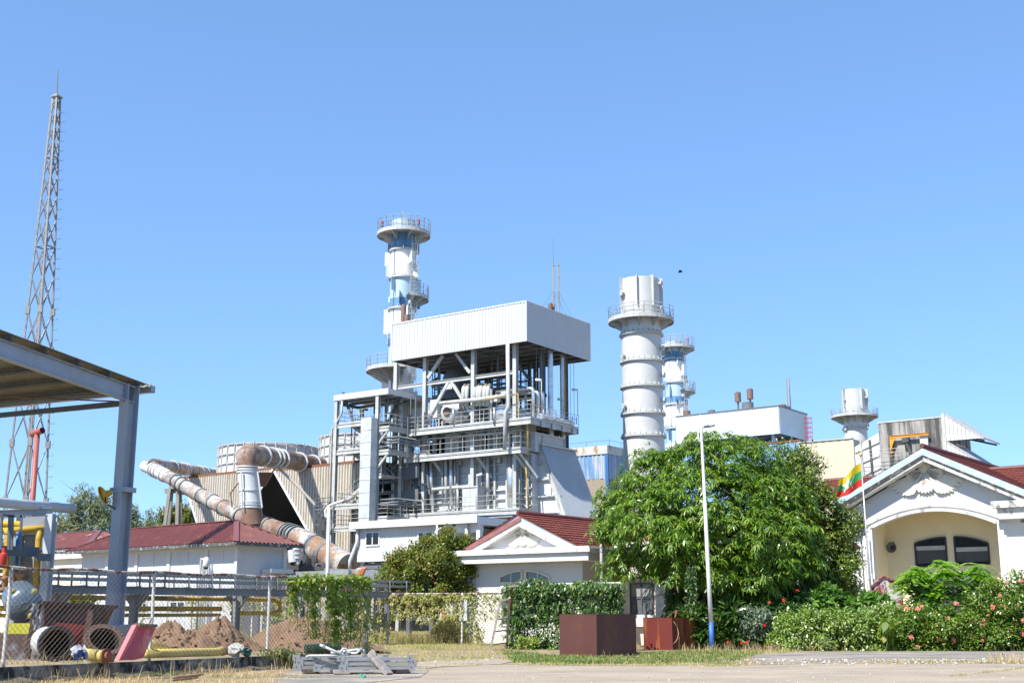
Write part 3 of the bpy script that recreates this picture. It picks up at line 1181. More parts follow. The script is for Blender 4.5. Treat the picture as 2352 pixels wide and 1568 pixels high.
for b in (SB + .4, -1, .7):
    m.ibeam(T.P(su0, b, ztop - .1), T.P(su1, b, ztop - .1), .15, .22)
for u in (scol[0] + .5, scol[1]):
    m.ibeam(T.P(u, SB, ztop - .35), T.P(u, 1, ztop - .35), .2, .25)
m.build('roof_beam', STEELG, st)
for i, z in enumerate(zs):
    m = MB()
    b1 = .9
    m.fb(T, su0 + .1, scol[1] - .2, SB, b1, z - .08, z)
    m.ibeam(T.P(su0, SB - .05, z - .2), T.P(scol[1] - .7, SB - .05, z - .2), .14, .34)
    m.ibeam(T.P(su0, b1, z - .2), T.P(scol[1], b1, z - .2), .14, .34)
    m.ibeam(T.P(su0 + 1.5, SB, z - .2), T.P(su0 + 1.5, b1, z - .2), .14, .3)
    m.build('landing', STEEL, st)
    m = MB()
    rail(m, [T.P(scol[1] - .9, SB, z), T.P(su0 + .2, SB, z), T.P(su0 + .2, b1, z), T.P(scol[1] - .4, b1, z)], 1.15, 1.0, .024)
    m.build('handrail', STEEL, st)
# right-hand balconies towards the boiler
rz = [T.hit(892, 980, SB)[1], T.hit(890, 1034, SB)[1], T.hit(886, 1187, SB)[1]]
for z in rz:
    m = MB()
    m.fb(T, scol[1] + .15, su1, SB, 1.6, z - .08, z)
    m.ibeam(T.P(scol[1], SB - .05, z - .2), T.P(su1, SB - .05, z - .2), .14, .34)
    m.ibeam(T.P(su1, SB, z - .2), T.P(su1, 1.8, z - .2), .14, .34)
    m.ibeam(T.P(scol[1] + .5, .4, z - .2), T.P(su1 + 1.8, .4, z - .2), .14, .34)
    m.bar(T.P(scol[1] + .15, SB, z - 1.4), T.P(su1 - .1, SB, z - .3), .16)
    m.build('balcony', STEEL, st)
    m = MB()
    rail(m, [T.P(scol[1] + .2, SB, z), T.P(su1, SB, z), T.P(su1, 1.7, z)], 1.15, .9, .024)
    m.build('handrail', STEEL, st)
# stairs: flights between the landings
def flight(p, q, w, par):
    p, q = V(p), V(q)
    mb = MB()
    d = q - p
    side = V((-d.y, d.x, 0)).normalized()
    for s_ in (-.5, .5):
        mb.bar(p + side * w * s_, q + side * w * s_, .05, .26)
    n = int(abs(d.z) / .21)
    for i in range(n):
        c = p.lerp(q, (i + .5) / n)
        mb.box(c, .24, w, .035, math.atan2(d.y, d.x))
    for s_ in (-.5, .5):
        a = p + side * w * s_
        b = q + side * w * s_
        for h in (.55, 1.0):
            mb.tube([a + Z * h, b + Z * h], .022, 4, False)
        k = max(2, int(d.length / 1.2))
        for i in range(k + 1):
            c = a.lerp(b, i / k)
            mb.tube([c, c + Z * 1.0], .022, 4, False)
    return mb.build('stair_flight', STEEL, par)


zz = sorted(zs)
low = [2.2] + zz
ua, ub = su0 + .5, scol[1] - .4
for i in range(len(low) - 1):
    z0, z1 = low[i], low[i + 1]
    n = max(1, round((z1 - z0) / 3.2))
    for k in range(n):
        a, c = z0 + (z1 - z0) * k / n, z0 + (z1 - z0) * (k + 1) / n
        flip = (i + k) % 2
        b = -1.9 if flip == 0 else -.6
        flight(T.P(ua if not flip else ub, b, a), T.P(ub if not flip else ua, b, c), .9, st)
        if n > 1 and k < n - 1:
            m = MB()
            uu = ub if not flip else ua
            m.fb(T, uu - .9, uu + .9, SB + .1, 0, c - .08, c)
            m.fb(T, uu - .95, uu + .95, SB, SB + .12, c - .3, c - .08)
            rail(m, [T.P(uu - .9, SB + .05, c), T.P(uu + .9, SB + .05, c)], 1.1, .9, .022)
            m.build('landing', STEEL, st)
for (u0, z0, u1, z1, b) in ((scol[0] + .2, zs[0] + 3, scol[0] + 1.6, zs[0] + .1, SB + .5), (scol[1] - .1, zs[0] + 3, scol[1] - 1.8, zs[0] + .1, .7),
                            (scol[0] + 1.6, zs[0] - .4, scol[0] + 3, zs[1] + .1, .7), (scol[0] + .2, zs[2] + 1, scol[1] - .4, zs[1] - .6, .7),
                            (scol[1] + .2, rz[1] - 1, scol[1] + 2.6, rz[1] - 4.4, 1.0), (scol[1] + .2, rz[1] - 5, scol[1] + 2.4, rz[2] + .1, 1.0),
                            (su1 + 1.0, rz[1] - .4, su1 + 1.6, rz[1] - 3.6, 1.2), (scol[0], zs[3] - .3, scol[1], 1, .7)):
    m = MB()
    m.bar(T.P(u0, b, z0), T.P(u1, b, z1), .2, .2, up=T.N)
    m.build('brace', STEELG, st)
for z in (rz[1] - 4.2, rz[0] - .9):
    m = MB()
    for k in (0, .28, .5):
        m.tube([T.P(scol[1], SB + .3, z - k), T.P(su1 + .8, SB + .3, z - k), T.P(su1 + .8, 1.0, z - k), T.P(T.uu(975, 1, 17), 1.0, z - k)], .1, 6)
    m.build('pipe', STEELG, st, True)
m = MB()
for k in range(26):                          # small pipes, cable runs and posts inside the stair tower
    u = random.uniform(scol[0] + .3, su1 + 1.2)
    b = random.uniform(-2.2, 1.5)
    z = random.uniform(6, ztop - 1)
    if k % 3:
        m.tube([T.P(u, b, z), T.P(u, b, min(ztop, z + random.uniform(2, 7)))], random.choice((.04, .06, .09)), 6, False)
    else:
        m.tube([T.P(u, b, z), T.P(u + random.uniform(.8, 2.4), b, z)], random.choice((.04, .06)), 6, False)
o = m.build('pipework', STEELG, st, True)
o['kind'] = 'stuff'
for z in (zs[0] - 1.6, zs[1] - 2.6, zs[1] - 5.0):
    m = MB()
    m.fb(T, scol[1] + .3, su1 + .8, .5, .62, z, z + 1.5)
    m.build('back_panel', STEELG, st)
for i, z in enumerate((zs[1] - 1.7, zs[1] - 3.6, zs[2] + 2.2)):
    m = MB()
    m.ibeam(T.P(scol[0], .7, z), T.P(scol[1], .7, z), .15, .3)
    m.build('girt', STEELG, st)
# square cable duct made of short lengths
dz1 = T.hit(851, 961, SB - .4)[1]
du0, du1 = T.uu(838, SB - .4, 15), T.uu(862, SB - .4, 15)
m = MB()
n = 9
for i in range(n):
    z0 = zD - 1.5 + (dz1 - zD + 1.5) * i / n
    z1 = zD - 1.5 + (dz1 - zD + 1.5) * (i + 1) / n
    m.fb(T, du0, du1, SB - 1.0, SB - .2, z0 + .04, z1)
    m.fb(T, du0 - .03, du1 + .03, SB - 1.03, SB - .17, z0, z0 + .04)
m.build('square_duct', mat('bright_galvanised_duct', (.6, .64, .66), .45, metal=.15, var=.12, vs=2, stain=(.45, .47, .48), ss=1.2), st)
# rain pipe by the left column
m = MB()
zt = T.hit(792, 905, SB)[1]
m.tube([T.P(su0 + .7, SB - .1, ztop), T.P(su0 + .7, SB - .1, ztop - 1.2), T.P(su0 - .4, SB - .1, ztop - 2.6), T.P(su0 - .4, SB - .1, 0)], .1, 8)
m.build('rain_pipe', STEEL, st, True)
plamp(T.P(su0 + 2.4, .8, zs[0] + 1.0), 2.0, T.U, st)
# grey ribbed wall and bright panel behind the stair tower
m = MB()
m.corr(T.P(T.uu(905, 3, 17), 3.2, zs[0] - .2), T.U, 3.2, 0, 3, Z, -T.N, .3, .12)
m.fb(T, T.uu(945, 2.2, 17), T.uu(972, 2.2, 17), 2.2, 2.3, rz[0] + .2, rz[0] + 2.4)
m.fb(T, T.uu(905, 3.2, 12), T.uu(925, 3.2, 12), 3.3, 6, zD - 6, rz[0] - 3)
m.corr(T.P(T.uu(925, 3.2, 12), 3.5, zD - 4), T.U, 2.6, 0, 9, Z, -T.N, .3, .1)
m.build('ribbed_wall', PANEL, st)

# ================= white annex with the blue edged roof =================
N = Fr((at(820, 1290, 88).x, 88), 36)
nx0, nx1 = N.hit(820, 1290, 0)[0], N.hit(1108, 1190, 0)[0]
nz0 = N.hit(822, 1290, 0)[1]
_, nf0 = N.hit(816, 1214, -.5)
_, nf1 = N.hit(816, 1198, -.5)
an = thing('annex_building', 'low white corrugated annex with two sliding windows in front of the boiler tower', 'building', tuple(N.P(4, 3, 0)))
m = MB()
uw = N.hit(966, 1250, 0)[0]
m.corr(N.P(nx0, 0, nz0), N.U, N.hit(1004, 1250)[0] - nx0, 0, nf0 - nz0, Z, -N.N, .16, .03)
m.fb(N, nx0, N.hit(1046, 1250)[0], .05, 7, nz0, nf0 - .1)
m.fb(N, N.hit(1046, 1250)[0], nx1 - .3, 4, 7, nz0, nf0 - .1)
m.build('wall', PANEL, an)
m = MB()
m.fb(N, nx0 - .3, nx1, -.6, -.45, nf0, nf1)
m.fb(N, nx0 - .3, nx1, -.45, 8, nf0, nf0 + .08)
m.fb(N, nx1 - .1, nx1 + .02, -.45, 5.5, nf0 - .12, nf1 - .1)
m.build('fascia', FRAMEW, an)
m = MB()
m.prism([N.P(nx0 - .3, -.46, nf1 - .04), N.P(nx0 - .3, 9, nf1 + .75), N.P(nx0 - .3, 9, nf1 + .7), N.P(nx0 - .3, -.46, nf1 - .09)], N.U * (nx1 - nx0 + .3))
m.build('roof', mat('blue_roof_sheet', (.2, .42, .68), .5), an)
for a, c in ((843, 871), (963, 994)):
    u0, u1 = N.hit(a, 1237, 0)[0], N.hit(c, 1237, 0)[0]
    z0, z1 = N.hit(a, 1251, 0)[1], N.hit(a, 1224, 0)[1]
    m = MB()
    for q in ((u0 - .1, u0, z0 - .1, z1 + .1), (u1, u1 + .1, z0 - .1, z1 + .1), (u0, u1, z0 - .1, z0), (u0, u1, z1, z1 + .1), ((u0 + u1) / 2 - .04, (u0 + u1) / 2 + .04, z0, z1)):
        m.fb(N, q[0], q[1], -.09, -.03, q[2], q[3])
    o = m.build('window', FRAMEW, an)
    m = MB()
    m.fb(N, u0, u1, -.055, -.04, z0, z1)
    m.build('pane', GLASS, o)
m = MB()
m.fb(N, N.hit(1004, 1250)[0], N.hit(1046, 1250)[0], -.02, .04, nz0 + .4, nf0 - .3)
m.build('grey_panel', mat('shutter_grey', (.4, .4, .38), .6), an)
m = MB()
m.fb(N, N.hit(1047, 1250)[0], nx1 - .5, 3.9, 3.98, nz0, nf0 - .15)
m.build('doorway_shade', DARKIN, an)  # dark sheet stands in for the shade in the open end
for u in (nx0 + .15, N.hit(1076, 1200)[0]):
    k = -.6 if u < 5 else 1.2
    m = MB()
    m.tube([N.P(u, -.2, nf0), N.P(u, -.2, nf0 - .9), N.P(u + k, -.25, nf0 - 2.2), N.P(u + k, -.25, nz0 - .6 if u < 5 else nf0 - 3)], .12, 8)
    m.build('rain_pipe', FRAMEW, an, True)
m = MB()
m.fb(N, nx1 - .35, nx1 - .05, -.2, .1, 0, nf0)
m.fb(N, N.hit(1046, 1250)[0], nx1, .02, .1, nf0 - .6, nf0)
m.build('post', FRAMEW, an)
m = MB()
m.fb(N, nx0 + .4, nx1, .2, 6, nz0 - .5, nz0 - .1)
for i in range(6):
    u = nx0 + .6 + (nx1 - nx0 - 1) * i / 5
    m.fb(N, u - .15, u + .15, .2, .5, 0, nz0 - .5)
m.build('plinth_frame', STEELG, an)
# ================= stacks =================
def stack_mat(name, cols, top):
    """paint bands: list of (height from the top in metres, colour)"""
    m = mat(name, (.6, .6, .585), .5, var=.08, vs=.6, stain=(.5, .49, .46), ss=.8, lo=.55, hi=.8, streak=5, samt=.4)
    if not cols:
        return m
    nt = m.node_tree
    L = nt.links.new
    b = nt.nodes['Principled BSDF']
    tc = _n(nt, 'ShaderNodeTexCoord')
    sp = _n(nt, 'ShaderNodeSeparateXYZ')
    L(tc.outputs['Object'], sp.inputs[0])
    mr = _n(nt, 'ShaderNodeMapRange')
    L(sp.outputs['Z'], mr.inputs['Value'])
    mr.inputs['From Min'].default_value = 0
    mr.inputs['From Max'].default_value = top
    cr = _n(nt, 'ShaderNodeValToRGB')
    cr.color_ramp.interpolation = 'CONSTANT'
    e = cr.color_ramp.elements
    while len(e) > 1:
        e.remove(e[-1])
    lst = sorted([(max(0, (top - h) / top), c) for h, c in cols])
    e[0].position = lst[0][0]
    e[0].color = (*lst[0][1], 1)
    for p, c in lst[1:]:
        k = e.new(p)
        k.color = (*c, 1)
    L(mr.outputs[0], cr.inputs['Fac'])
    old = b.inputs['Base Color'].links[0].from_socket
    mx = _n(nt, 'ShaderNodeMix', data_type='RGBA', blend_type='MULTIPLY')
    mx.inputs[0].default_value = 1
    sc = _n(nt, 'ShaderNodeMix', data_type='RGBA', blend_type='MULTIPLY')
    sc.inputs[0].default_value = 1
    L(old, sc.inputs[6])
    sc.inputs[7].default_value = (1.5, 1.5, 1.54, 1)
    L(sc.outputs[2], mx.inputs[6])
    L(cr.outputs['Color'], mx.inputs[7])
    L(mx.outputs[2], b.inputs['Base Color'])
    return m


def ring_platform(th, c, z, r0, r1, a0, a1, mt, nbr=10, hole=True, hh=1.15):
    """annular walkway with plate brackets and its own guard rail; angles in radians"""
    full = abs(a1 - a0) > 6.2
    n = 36 if full else max(8, int(36 * abs(a1 - a0) / 6.283))
    mb = MB()
    mb.lathe(V((c.x, c.y, z)), [(r0, -.05), (r1, -.05), (r1, .05), (r0, .05), (r0, -.05)], n, None, a0, None if full else a1)
    mb.lathe(V((c.x, c.y, z)), [(r1, -.2), (r1 + .02, -.2), (r1 + .02, .18), (r1, .18)], n, None, a0, None if full else a1)
    for i in range(nbr):
        a = a0 + (a1 - a0) * (i + .5) / nbr
        d = V((math.cos(a), math.sin(a), 0))
        t = V((-d.y, d.x, 0))
        p = V((c.x, c.y, z - .06)) + d * r0
        mb.prism([p - t * .05, p + d * (r1 - r0) - t * .05, p + d * (r1 - r0) - Z * .12 - t * .05, p + d * (r1 - r0) * .3 - Z * (r1 - r0) * .5 - t * .05, p - Z * (r1 - r0) * .62 - t * .05], t * .06)
    o = mb.build('platform', mt, th)
    k = MB()
    N_ = 20 if full else max(3, int(20 * abs(a1 - a0) / 6.283))
    P = [V((c.x + r1 * math.cos(a0 + (a1 - a0) * i / N_), c.y + r1 * math.sin(a0 + (a1 - a0) * i / N_), z + .05)) for i in range(N_ + (0 if full else 1))]
    rail(k, P, hh, 9, .028, closed=full)
    if full:
        Q = [V((c.x + (r0 + .35) * math.cos(6.283 * i / 16), c.y + (r0 + .35) * math.sin(6.283 * i / 16), z + .05)) for i in range(16)]
        rail(k, Q, hh * .92, 9, .022, closed=True, toe=False)
    k.build('handrail', mt, o)
    return o


def stack(label, px, ptop, pxr, Y, taper, rings, plat, mt, group, z0=0.0, collar=None):
    top = at(px, ptop, Y)
    r = pxr * Y / F
    H = top.z
    c = V((top.x, Y, 0))
    th = thing('smoke_stack', label, 'chimney', tuple(c), group)
    mb = MB()
    n = 16
    mb.lathe(c, [(r * (1 + taper * (1 - i / n)), z0 + (H - z0) * i / n) for i in range(n + 1)] + [(r * .93, H), (r * .93, H - 3)], 40)
    mb.build('shaft', mt, th, 40)
    mb = MB()
    mb.lathe(c + Z * (H - 3), [(.001, 0), (r * .92, 0)], 24)
    mb.build('flue', DARKIN, th)
    for py in rings:
        z = at(px, py, Y).z
        rr = r * (1 + taper * (1 - (z - z0) / (H - z0)))
        mb = MB()
        mb.lathe(c + Z * z, [(rr - .01, -.09), (rr + .22, -.09), (rr + .22, .09), (rr - .01, .09)], 40)
        for i in range(24):
            a = 6.283 * i / 24
            d = V((math.cos(a), math.sin(a), 0))
            t = V((-d.y, d.x, 0))
            mb.prism([c + Z * (z + .1) + d * rr - t * .02, c + Z * (z + .1) + d * (rr + .2) - t * .02, c + Z * (z + .42) + d * rr - t * .02], t * .04)
        mb.build('flange', STEEL, th)
    return th, c, r, H


def ports(th, c, r, taper, H, lst, Y, px):
    for py, sgn in lst:
        z = at(px, py, Y).z
        rr = r * (1 + taper * (1 - z / H))
        d = V((sgn, -.55, 0)).normalized()
        mb = MB()
        mb.lathe(c + Z * z + d * (rr - .05), [(.12, 0), (.12, .28), (.26, .28), (.26, .42), (.001, .42)], 12, d)
        mb.build('port', STEEL, th, 40)


# big pale stack
SG = stack_mat('pale_stack_paint', None, 1)
S1, c1, r1, H1 = stack('tall pale grey stack with railed round walkway, nearest stack, rising behind the mango tree', 1470, 645, 46, 112, .07, (771, 833, 891, 953, 1004), 0, SG, 'power plant stacks')
zp = at(1470, 738, 112).z
ring_platform(S1, c1, zp, r1 * 1.02, 77 * 112 / F, 0, 2 * math.pi, STEEL, 9)
ports(S1, c1, r1, .07, H1, ((714, 1), (735, -1), (657, 1), (679, -1), (805, 1), (822, -1), (745 + 120, 1)), 112, 1470)
ports(S1, c1, r1, .07, H1, ((923, 1), (936, -1)), 112, 1470)
for a in (200, 255, 300, 350):
    t = math.radians(a)
    d = V((math.cos(t), math.sin(t), 0))
    m = MB()
    m.bar(c1 + d * (r1 * .9) + Z * (H1 - 2.8), c1 + d * (r1 * .9) + Z * (H1 + .15), .06, .95, up=d)
    m.build('strake', STEEL, S1)
# far pale stack at the right
S2, c2, r2, H2 = stack('short looking pale stack with railed round walkway behind the stained concrete block, rightmost stack', 1959, 896, 26, 190, .07, (986,), 0, SG, 'power plant stacks')
ring_platform(S2, c2, at(1959, 957, 190).z, r2 * 1.02, 53 * 190 / F, 0, 2 * math.pi, STEEL, 9)
ports(S2, c2, r2, .07, H2, ((915, 1), (920, -1), (978, 1), (986, -1)), 190, 1959)
for a in (210, 290, 340):
    t = math.radians(a)
    d = V((math.cos(t), math.sin(t), 0))
    m = MB()
    m.bar(c2 + d * (r2 * .9) + Z * (H2 - 3.2), c2 + d * (r2 * .9) + Z * (H2 + .1), .06, 1.3, up=d)
    m.build('strake', STEEL, S2)
# blue and white banded stacks
BLU, LBL, WHT = (.14, .31, .52), (.5, .68, .8), (1.0, 1.0, .98)
for idx, (label, px, ptop, pxr, Y, sc, pyp, pym, rngs) in enumerate((
        ('blue and white banded stack with round top platform behind the boiler tower', 928, 510, 29.5, 120, 1.0, 540, 686, (578, 641, 712, 790)),
        ('blue and white banded stack half hidden behind the tall pale grey stack', 1548, 786, 22, 160, .75, 801, 900, (826, 880, 930, 985)))):
    k = (pyp - ptop)
    H = at(px, ptop, Y).z
    dz = lambda py: H - at(px, py, Y).z
    s_ = 1 if idx == 0 else .71
    bands = [(H, LBL), (dz(ptop + 420 * s_), WHT), (dz(ptop + 330 * s_), LBL), (dz(ptop + 275 * s_), WHT), (dz(ptop + 201 * s_), BLU), (dz(ptop + 180 * s_), LBL), (dz(ptop + 132 * s_), WHT), (dz(ptop + 68 * s_), BLU), (dz(ptop + 34 * s_), LBL)]
    mt = stack_mat('banded_stack_paint', bands, H)
    s, c, r, H = stack(label, px, ptop, pxr, Y, .08, rngs, 0, mt, 'power plant stacks')
    ring_platform(s, c, at(px, pyp, Y).z, r * 1.02, r * 2.15, 0, 2 * math.pi, STEEL, 8, hh=1.35)
    zm = at(px, pym, Y).z
    ring_platform(s, c, zm, r * 1.04, r * 2.1, math.radians(-70), math.radians(40), STEEL, 4)
    if idx == 0:
        ring_platform(s, c, at(px, 852, Y).z, r * 1.06, r * 2.75, math.radians(120), math.radians(290), STEEL, 5)
    # helical strakes: short plates stepping round the shaft
    m = MB()
    zt = H - 1.8
    nst = 13
    for h in range(3):
        for i in range(nst):
            a = h * 2.094 + i * .48 + 2.7
            z1 = zt - i * 1.45
            if z1 < 3:
                break
            rr = r * (1 + .08 * (1 - z1 / H))
            d = V((math.cos(a), math.sin(a), 0))
            t = V((-d.y, d.x, 0))
            m.hexa(c + d * (rr - .02) + Z * (z1 - 1.45) - t * .015, d * .62, t * .03, Z * 1.4)
    o = m.build('strake', mt, s)
    o['kind'] = 'stuff'
    # caged ladder on the right
    la = math.radians(-48)
    d = V((math.cos(la), math.sin(la), 0))
    t = V((-d.y, d.x, 0))
    m = MB()
    p = c + d * (r * 1.08 + .35)
    for sg in (-.25, .25):
        m.tube([p + t * sg + Z * 8, p + t * sg + Z * (H - .2)], .035, 4)
    z = 8
    while z < H - .5:
        m.tube([p - t * .25 + Z * z, p + t * .25 + Z * z], .018, 4, False)
        z += .35
    m.build('ladder', STEEL, s)
    m = MB()
    z = 10
    while z < H - 2.5:
        if abs(z - zm) > 1.4:
            pts = [p + t * (.42 * math.cos(q)) + d * (.05 + .62 * math.sin(q)) + Z * z for q in [math.pi * j / 6 for j in range(7)]]
            m.tube(pts, .025, 4, False)
        z += .9
    for j in (1, 3, 5):
        q = math.pi * j / 6
        off = t * (.42 * math.cos(q)) + d * (.05 + .62 * math.sin(q))
        m.tube([p + off + Z * 10, p + off + Z * (zm - .8)], .02, 4, False)
        m.tube([p + off + Z * (zm + 2.4), p + off + Z * (H - 2.6)], .02, 4, False)
    m.build('ladder_cage', STEEL, s)
    m = MB()
    d2 = V((math.cos(4.05), math.sin(4.05), 0))
    m.bar(c + d2 * r * 1.1 + Z * 6, c + d2 * r * 1.03 + Z * (H - 1.5), .07, .07)
    m.build('conduit', mat('conduit_blue', (.1, .2, .34), .5), s)
    for a in (205, 315):
        q = math.radians(a)
        p = c + V((math.cos(q), math.sin(q), 0)) * r * 1.85 + Z * (at(px, pyp, Y).z)
        m = MB()
        m.lathe(p, [(.07, 0), (.07, .6), (.14, .62), (.14, .8)], 10)
        o = m.build('warning_lamp', STEELG, s)
        m = MB()
        m.lathe(p + Z * .8, [(.13, 0), (.13, .3), (.07, .42), (.001, .44)], 10)
        m.build('lens', REDP, o, True)
    m = MB()
    for k in range(3):
        m.tube([c + V((.15 * k, -r * 1.1, H - .6)), c + V((.15 * k, -r * 1.1, H + .9 - .2 * k))], .025, 4)
    m.build('aerial', STEEL, s)

# ================= second plant unit, far right =================
T2 = Fr((at(1791, 995, 146).x, 146), 37)
q0, q1 = T2.hit(1791, 995)[1], T2.hit(1791, 931)[1]
ul = T2.hit(1552, 957)[0]
bd = T2.hitu(1857, 1012, 0)[0]
t2 = thing('boiler_house', 'second white roof box on columns far behind the mango tree', 'boiler house', tuple(T2.P(ul / 2, 4, 0)))
m = MB()
m.corr(T2.P(ul, 0, q0), T2.U, -ul, 0, q1 - q0, Z, -T2.N, .35, .04)
m.corr(T2.P(0, 0, q0), T2.N, bd, 0, q1 - q0, Z, T2.U, .35, .04)
m.corr(T2.P(ul, bd, q0), T2.U, -ul, 0, q1 - q0, Z, T2.N, .35, .04)
m.fb(T2, ul, 0, .02, bd, q1 - .2, q1 - .05)
m.build('roof_box', PANEL, t2)
m = MB()
m.fb(T2, ul - .05, .08, -.1, .1, q1 - .05, q1 + .08)
m.fb(T2, -.1, .08, .1, bd, q1 - .05, q1 + .08)
m.build('edge_trim', STEELG, t2)
m = MB()
for i in range(5):
    u = ul + 1.5 + (-ul - 3) * i / 4
    for b in (1.5, bd - 1.5):
        m = MB()
        m.ibeam(T2.P(u, b, 0), T2.P(u, b, q0 + .3), .4, .4, up=T2.N)
        m.build('column', STEEL, t2)
m = MB()
for b in (1.5, bd - 1.5):
    m.ibeam(T2.P(ul + 1, b, q0 + .2), T2.P(-1, b, q0 + .2), .3, .5)
for i in range(5):
    u = ul + 1.5 + (-ul - 3) * i / 4
    m.ibeam(T2.P(u, .3, q0 + .55), T2.P(u, bd - .3, q0 + .55), .2, .4)
m.build('roof_beam', STEELG, t2)
m = MB()
m.fb(T2, ul + 2, -2, 2.4, bd - 2.4, 0, q0 - 2.6)
m.build('casing', STEELG, t2)
for px, y0, y1, r, mt in ((1634, 950, 939, .5, STEELG), (1694, 940, 898, .12, BROWNP), (1722, 937, 890, .12, BROWNP), (1717, 940, 921, .75, STEELG), (1797, 935, 926, .45, BROWNP), (1804, 936, 930, .55, BROWNP), (1577, 955, 940, .5, BROWNP)):
    b = bd * .45
    u, z = T2.hit(px, y1, b) if px < 1780 else (-1.2, 0)
    if px >= 1780:
        b, z = T2.hitu(px, y1, -1.2)
    m = MB()
    hh = z - q1
    if r < .2:
        m.lathe(T2.P(u, b, q1 - .2), [(r, 0), (r, hh * .6), (r * 3.4, hh * .62), (r * 3.4, hh), (.001, hh + .15)], 12)
    else:
        m.lathe(T2.P(u, b, q1 - .2), [(r, 0), (r, max(.6, hh)), (.001, max(.6, hh) + .15)], 14)
    m.build('roof_vent', mt, t2, 40)
for px, y1 in ((1806, 870), (1812, 866)):
    b, z = T2.hitu(px, y1, -1.2)
    m = MB()
    m.tube([T2.P(-1.2, b, q1 - .2), T2.P(-1.2, b, z)], [.1, .06], 6)
    m.build('vent_mast', mat('far_mast', (.35, .27, .16), .6), t2)

# blue and cream sheet walls below it
B2 = Fr((at(1838, 1020, 140).x, 140), 37)
bh = thing('blue_hall', 'blue profiled hall wall with cream panel under the second roof box', 'industrial hall', tuple(B2.P(-5, 4, 0)))
z1 = B2.hit(1838, 1012)[1]
SKYB = mat('sky_blue_cladding', (.26, .46, .72), .5, var=.08, stain=(.4, .5, .58), ss=.8, lo=.55, hi=.75, streak=5)
DBLU = mat('deep_blue_cladding', (.05, .16, .42), .5, var=.12, stain=(.2, .28, .36), ss=1, lo=.6, hi=.75, streak=4)
m = MB()
u0 = B2.hit(1500, 1030)[0]
m.corr(B2.P(u0, 0, 0), B2.U, -u0, 0, z1, Z, -B2.N, .5, .06)
m.fb(B2, u0, -.02, .05, 10, 0, z1 - .1)
m.build('wall', SKYB, bh)
m = MB()
m.fb(B2, u0 - .1, .1, -.12, .1, z1 - .05, z1 + .15)
m.build('gutter', RUST, bh)
CREAMC = mat('cream_cladding', (.64, .57, .42), .6, var=.06, stain=(.45, .36, .22), ss=1, lo=.6, hi=.75, streak=5)
u1 = B2.hit(1958, 1010, -.6)[0]
_, zc0 = B2.hit(1840, 1017, -.6)
m = MB()
m.corr(B2.P(.1, -.6, 0), B2.U, u1, 0, zc0, Z, -B2.N, .9, .03)
m.fb(B2, .1, u1 + .1, -.55, 8, 0, zc0 - .05)
m.build('cream_wall', CREAMC, bh)
m = MB()
m.fb(B2, -.1, u1 + .1, -.75, -.5, zc0, zc0 + .12)
m.build('capping', STEEL, bh)
m = MB()
p = B2.P(B2.hit(1858, 1010, 1)[0], 1, zc0)
for i in range(6):
    m.ring(p + Z * (.3 + i * .55), .45, .03, 12, None, 4)
for a in range(5):
    q = a * 1.25
    m.tube([p + V((.45 * math.cos(q), .45 * math.sin(q), 0)), p + V((.45 * math.cos(q), .45 * math.sin(q), 3.2))], .025, 4)
m.build('ladder_cage', REDP, bh)

# ribbed white duct and the stained concrete block with awnings
K = Fr((at(2171, 1060, 122).x, 122), 37)
kb = thing('stained_block', 'grey streaked concrete block with sloping metal awnings behind the porch gable', 'building', tuple(K.P(-4, 4, 0)))
kz1 = K.hit(2171, 958)[1]
ku = K.hit(2017, 976)[0]
STAINC = mat('streaked_concrete', (.4, .39, .365), .9, var=.15, vs=.8, stain=(.05, .05, .05), ss=.9, lo=.42, hi=.58, streak=9, samt=.9, stain2=(.62, .61, .58), ss2=1.3, lo2=.6, hi2=.75)
m = MB()
m.fb(K, ku, 0, 0, 9, 0, kz1)
m.build('wall', STAINC, kb)
m = MB()
m.fb(K, ku - .05, .05, -.06, 9, kz1, kz1 + .15)
m.fb(K, -.05, .3, -.12, .14, 0, kz1 + .4)
m.build('parapet', STEEL, kb)
AWN = mat('awning_sheet', (.45, .46, .46), .5, var=.1, stain=(.2, .2, .19), ss=1, lo=.5, hi=.75)
for j, (zt, dn, out) in enumerate(((kz1 + .25, 2.7, 3.6), (kz1 - 2.5, 2.7, 3.6))):
    bk = 5.6
    m = MB()
    # sloping sheet and its side cheek
    pA, pB = K.P(.3, -.1, zt), K.P(.3, bk, zt)
    pC, pD = K.P(.3 + out, -.1, zt - dn), K.P(.3 + out, bk, zt - dn)
    nrm_ = (pC - pA).cross(K.N).normalized()
    if nrm_.z < 0:
        nrm_ = -nrm_
    m.prism([pA, pC, pD, pB], nrm_ * .12)
    m.build('awning', AWN, kb)
    m = MB()
    n = 9
    for i in range(n):
        u0, u1_ = .3 + out * .97 * i / n, .3 + out * .97 * (i + 1) / n
        t0 = zt - dn * .97 * i / n
        t1 = zt - dn * .97 * (i + 1) / n
        lo = zt - dn * .98
        m.prism([K.P(u0 + .02, -.05, lo), K.P(u1_ - .02, -.05, lo), K.P(u1_ - .02, -.05, t1 - .02), K.P(u0 + .02, -.05, t0 - .02)], K.N * .06)
    m.build('cheek', PANEL, kb)
    m = MB()
    m.bar(K.P(.3, .3, zt - dn * .65), K.P(.3 + out, .3, zt - dn - .15), .2, .2)
    m.build('strut', STEELG, kb)
    m = MB()
    m.bar(K.P(.3, bk - 1, zt - dn * .65), K.P(.3 + out, bk - 1, zt - dn - .15), .2, .2)
    m.build('strut', STEELG, kb)
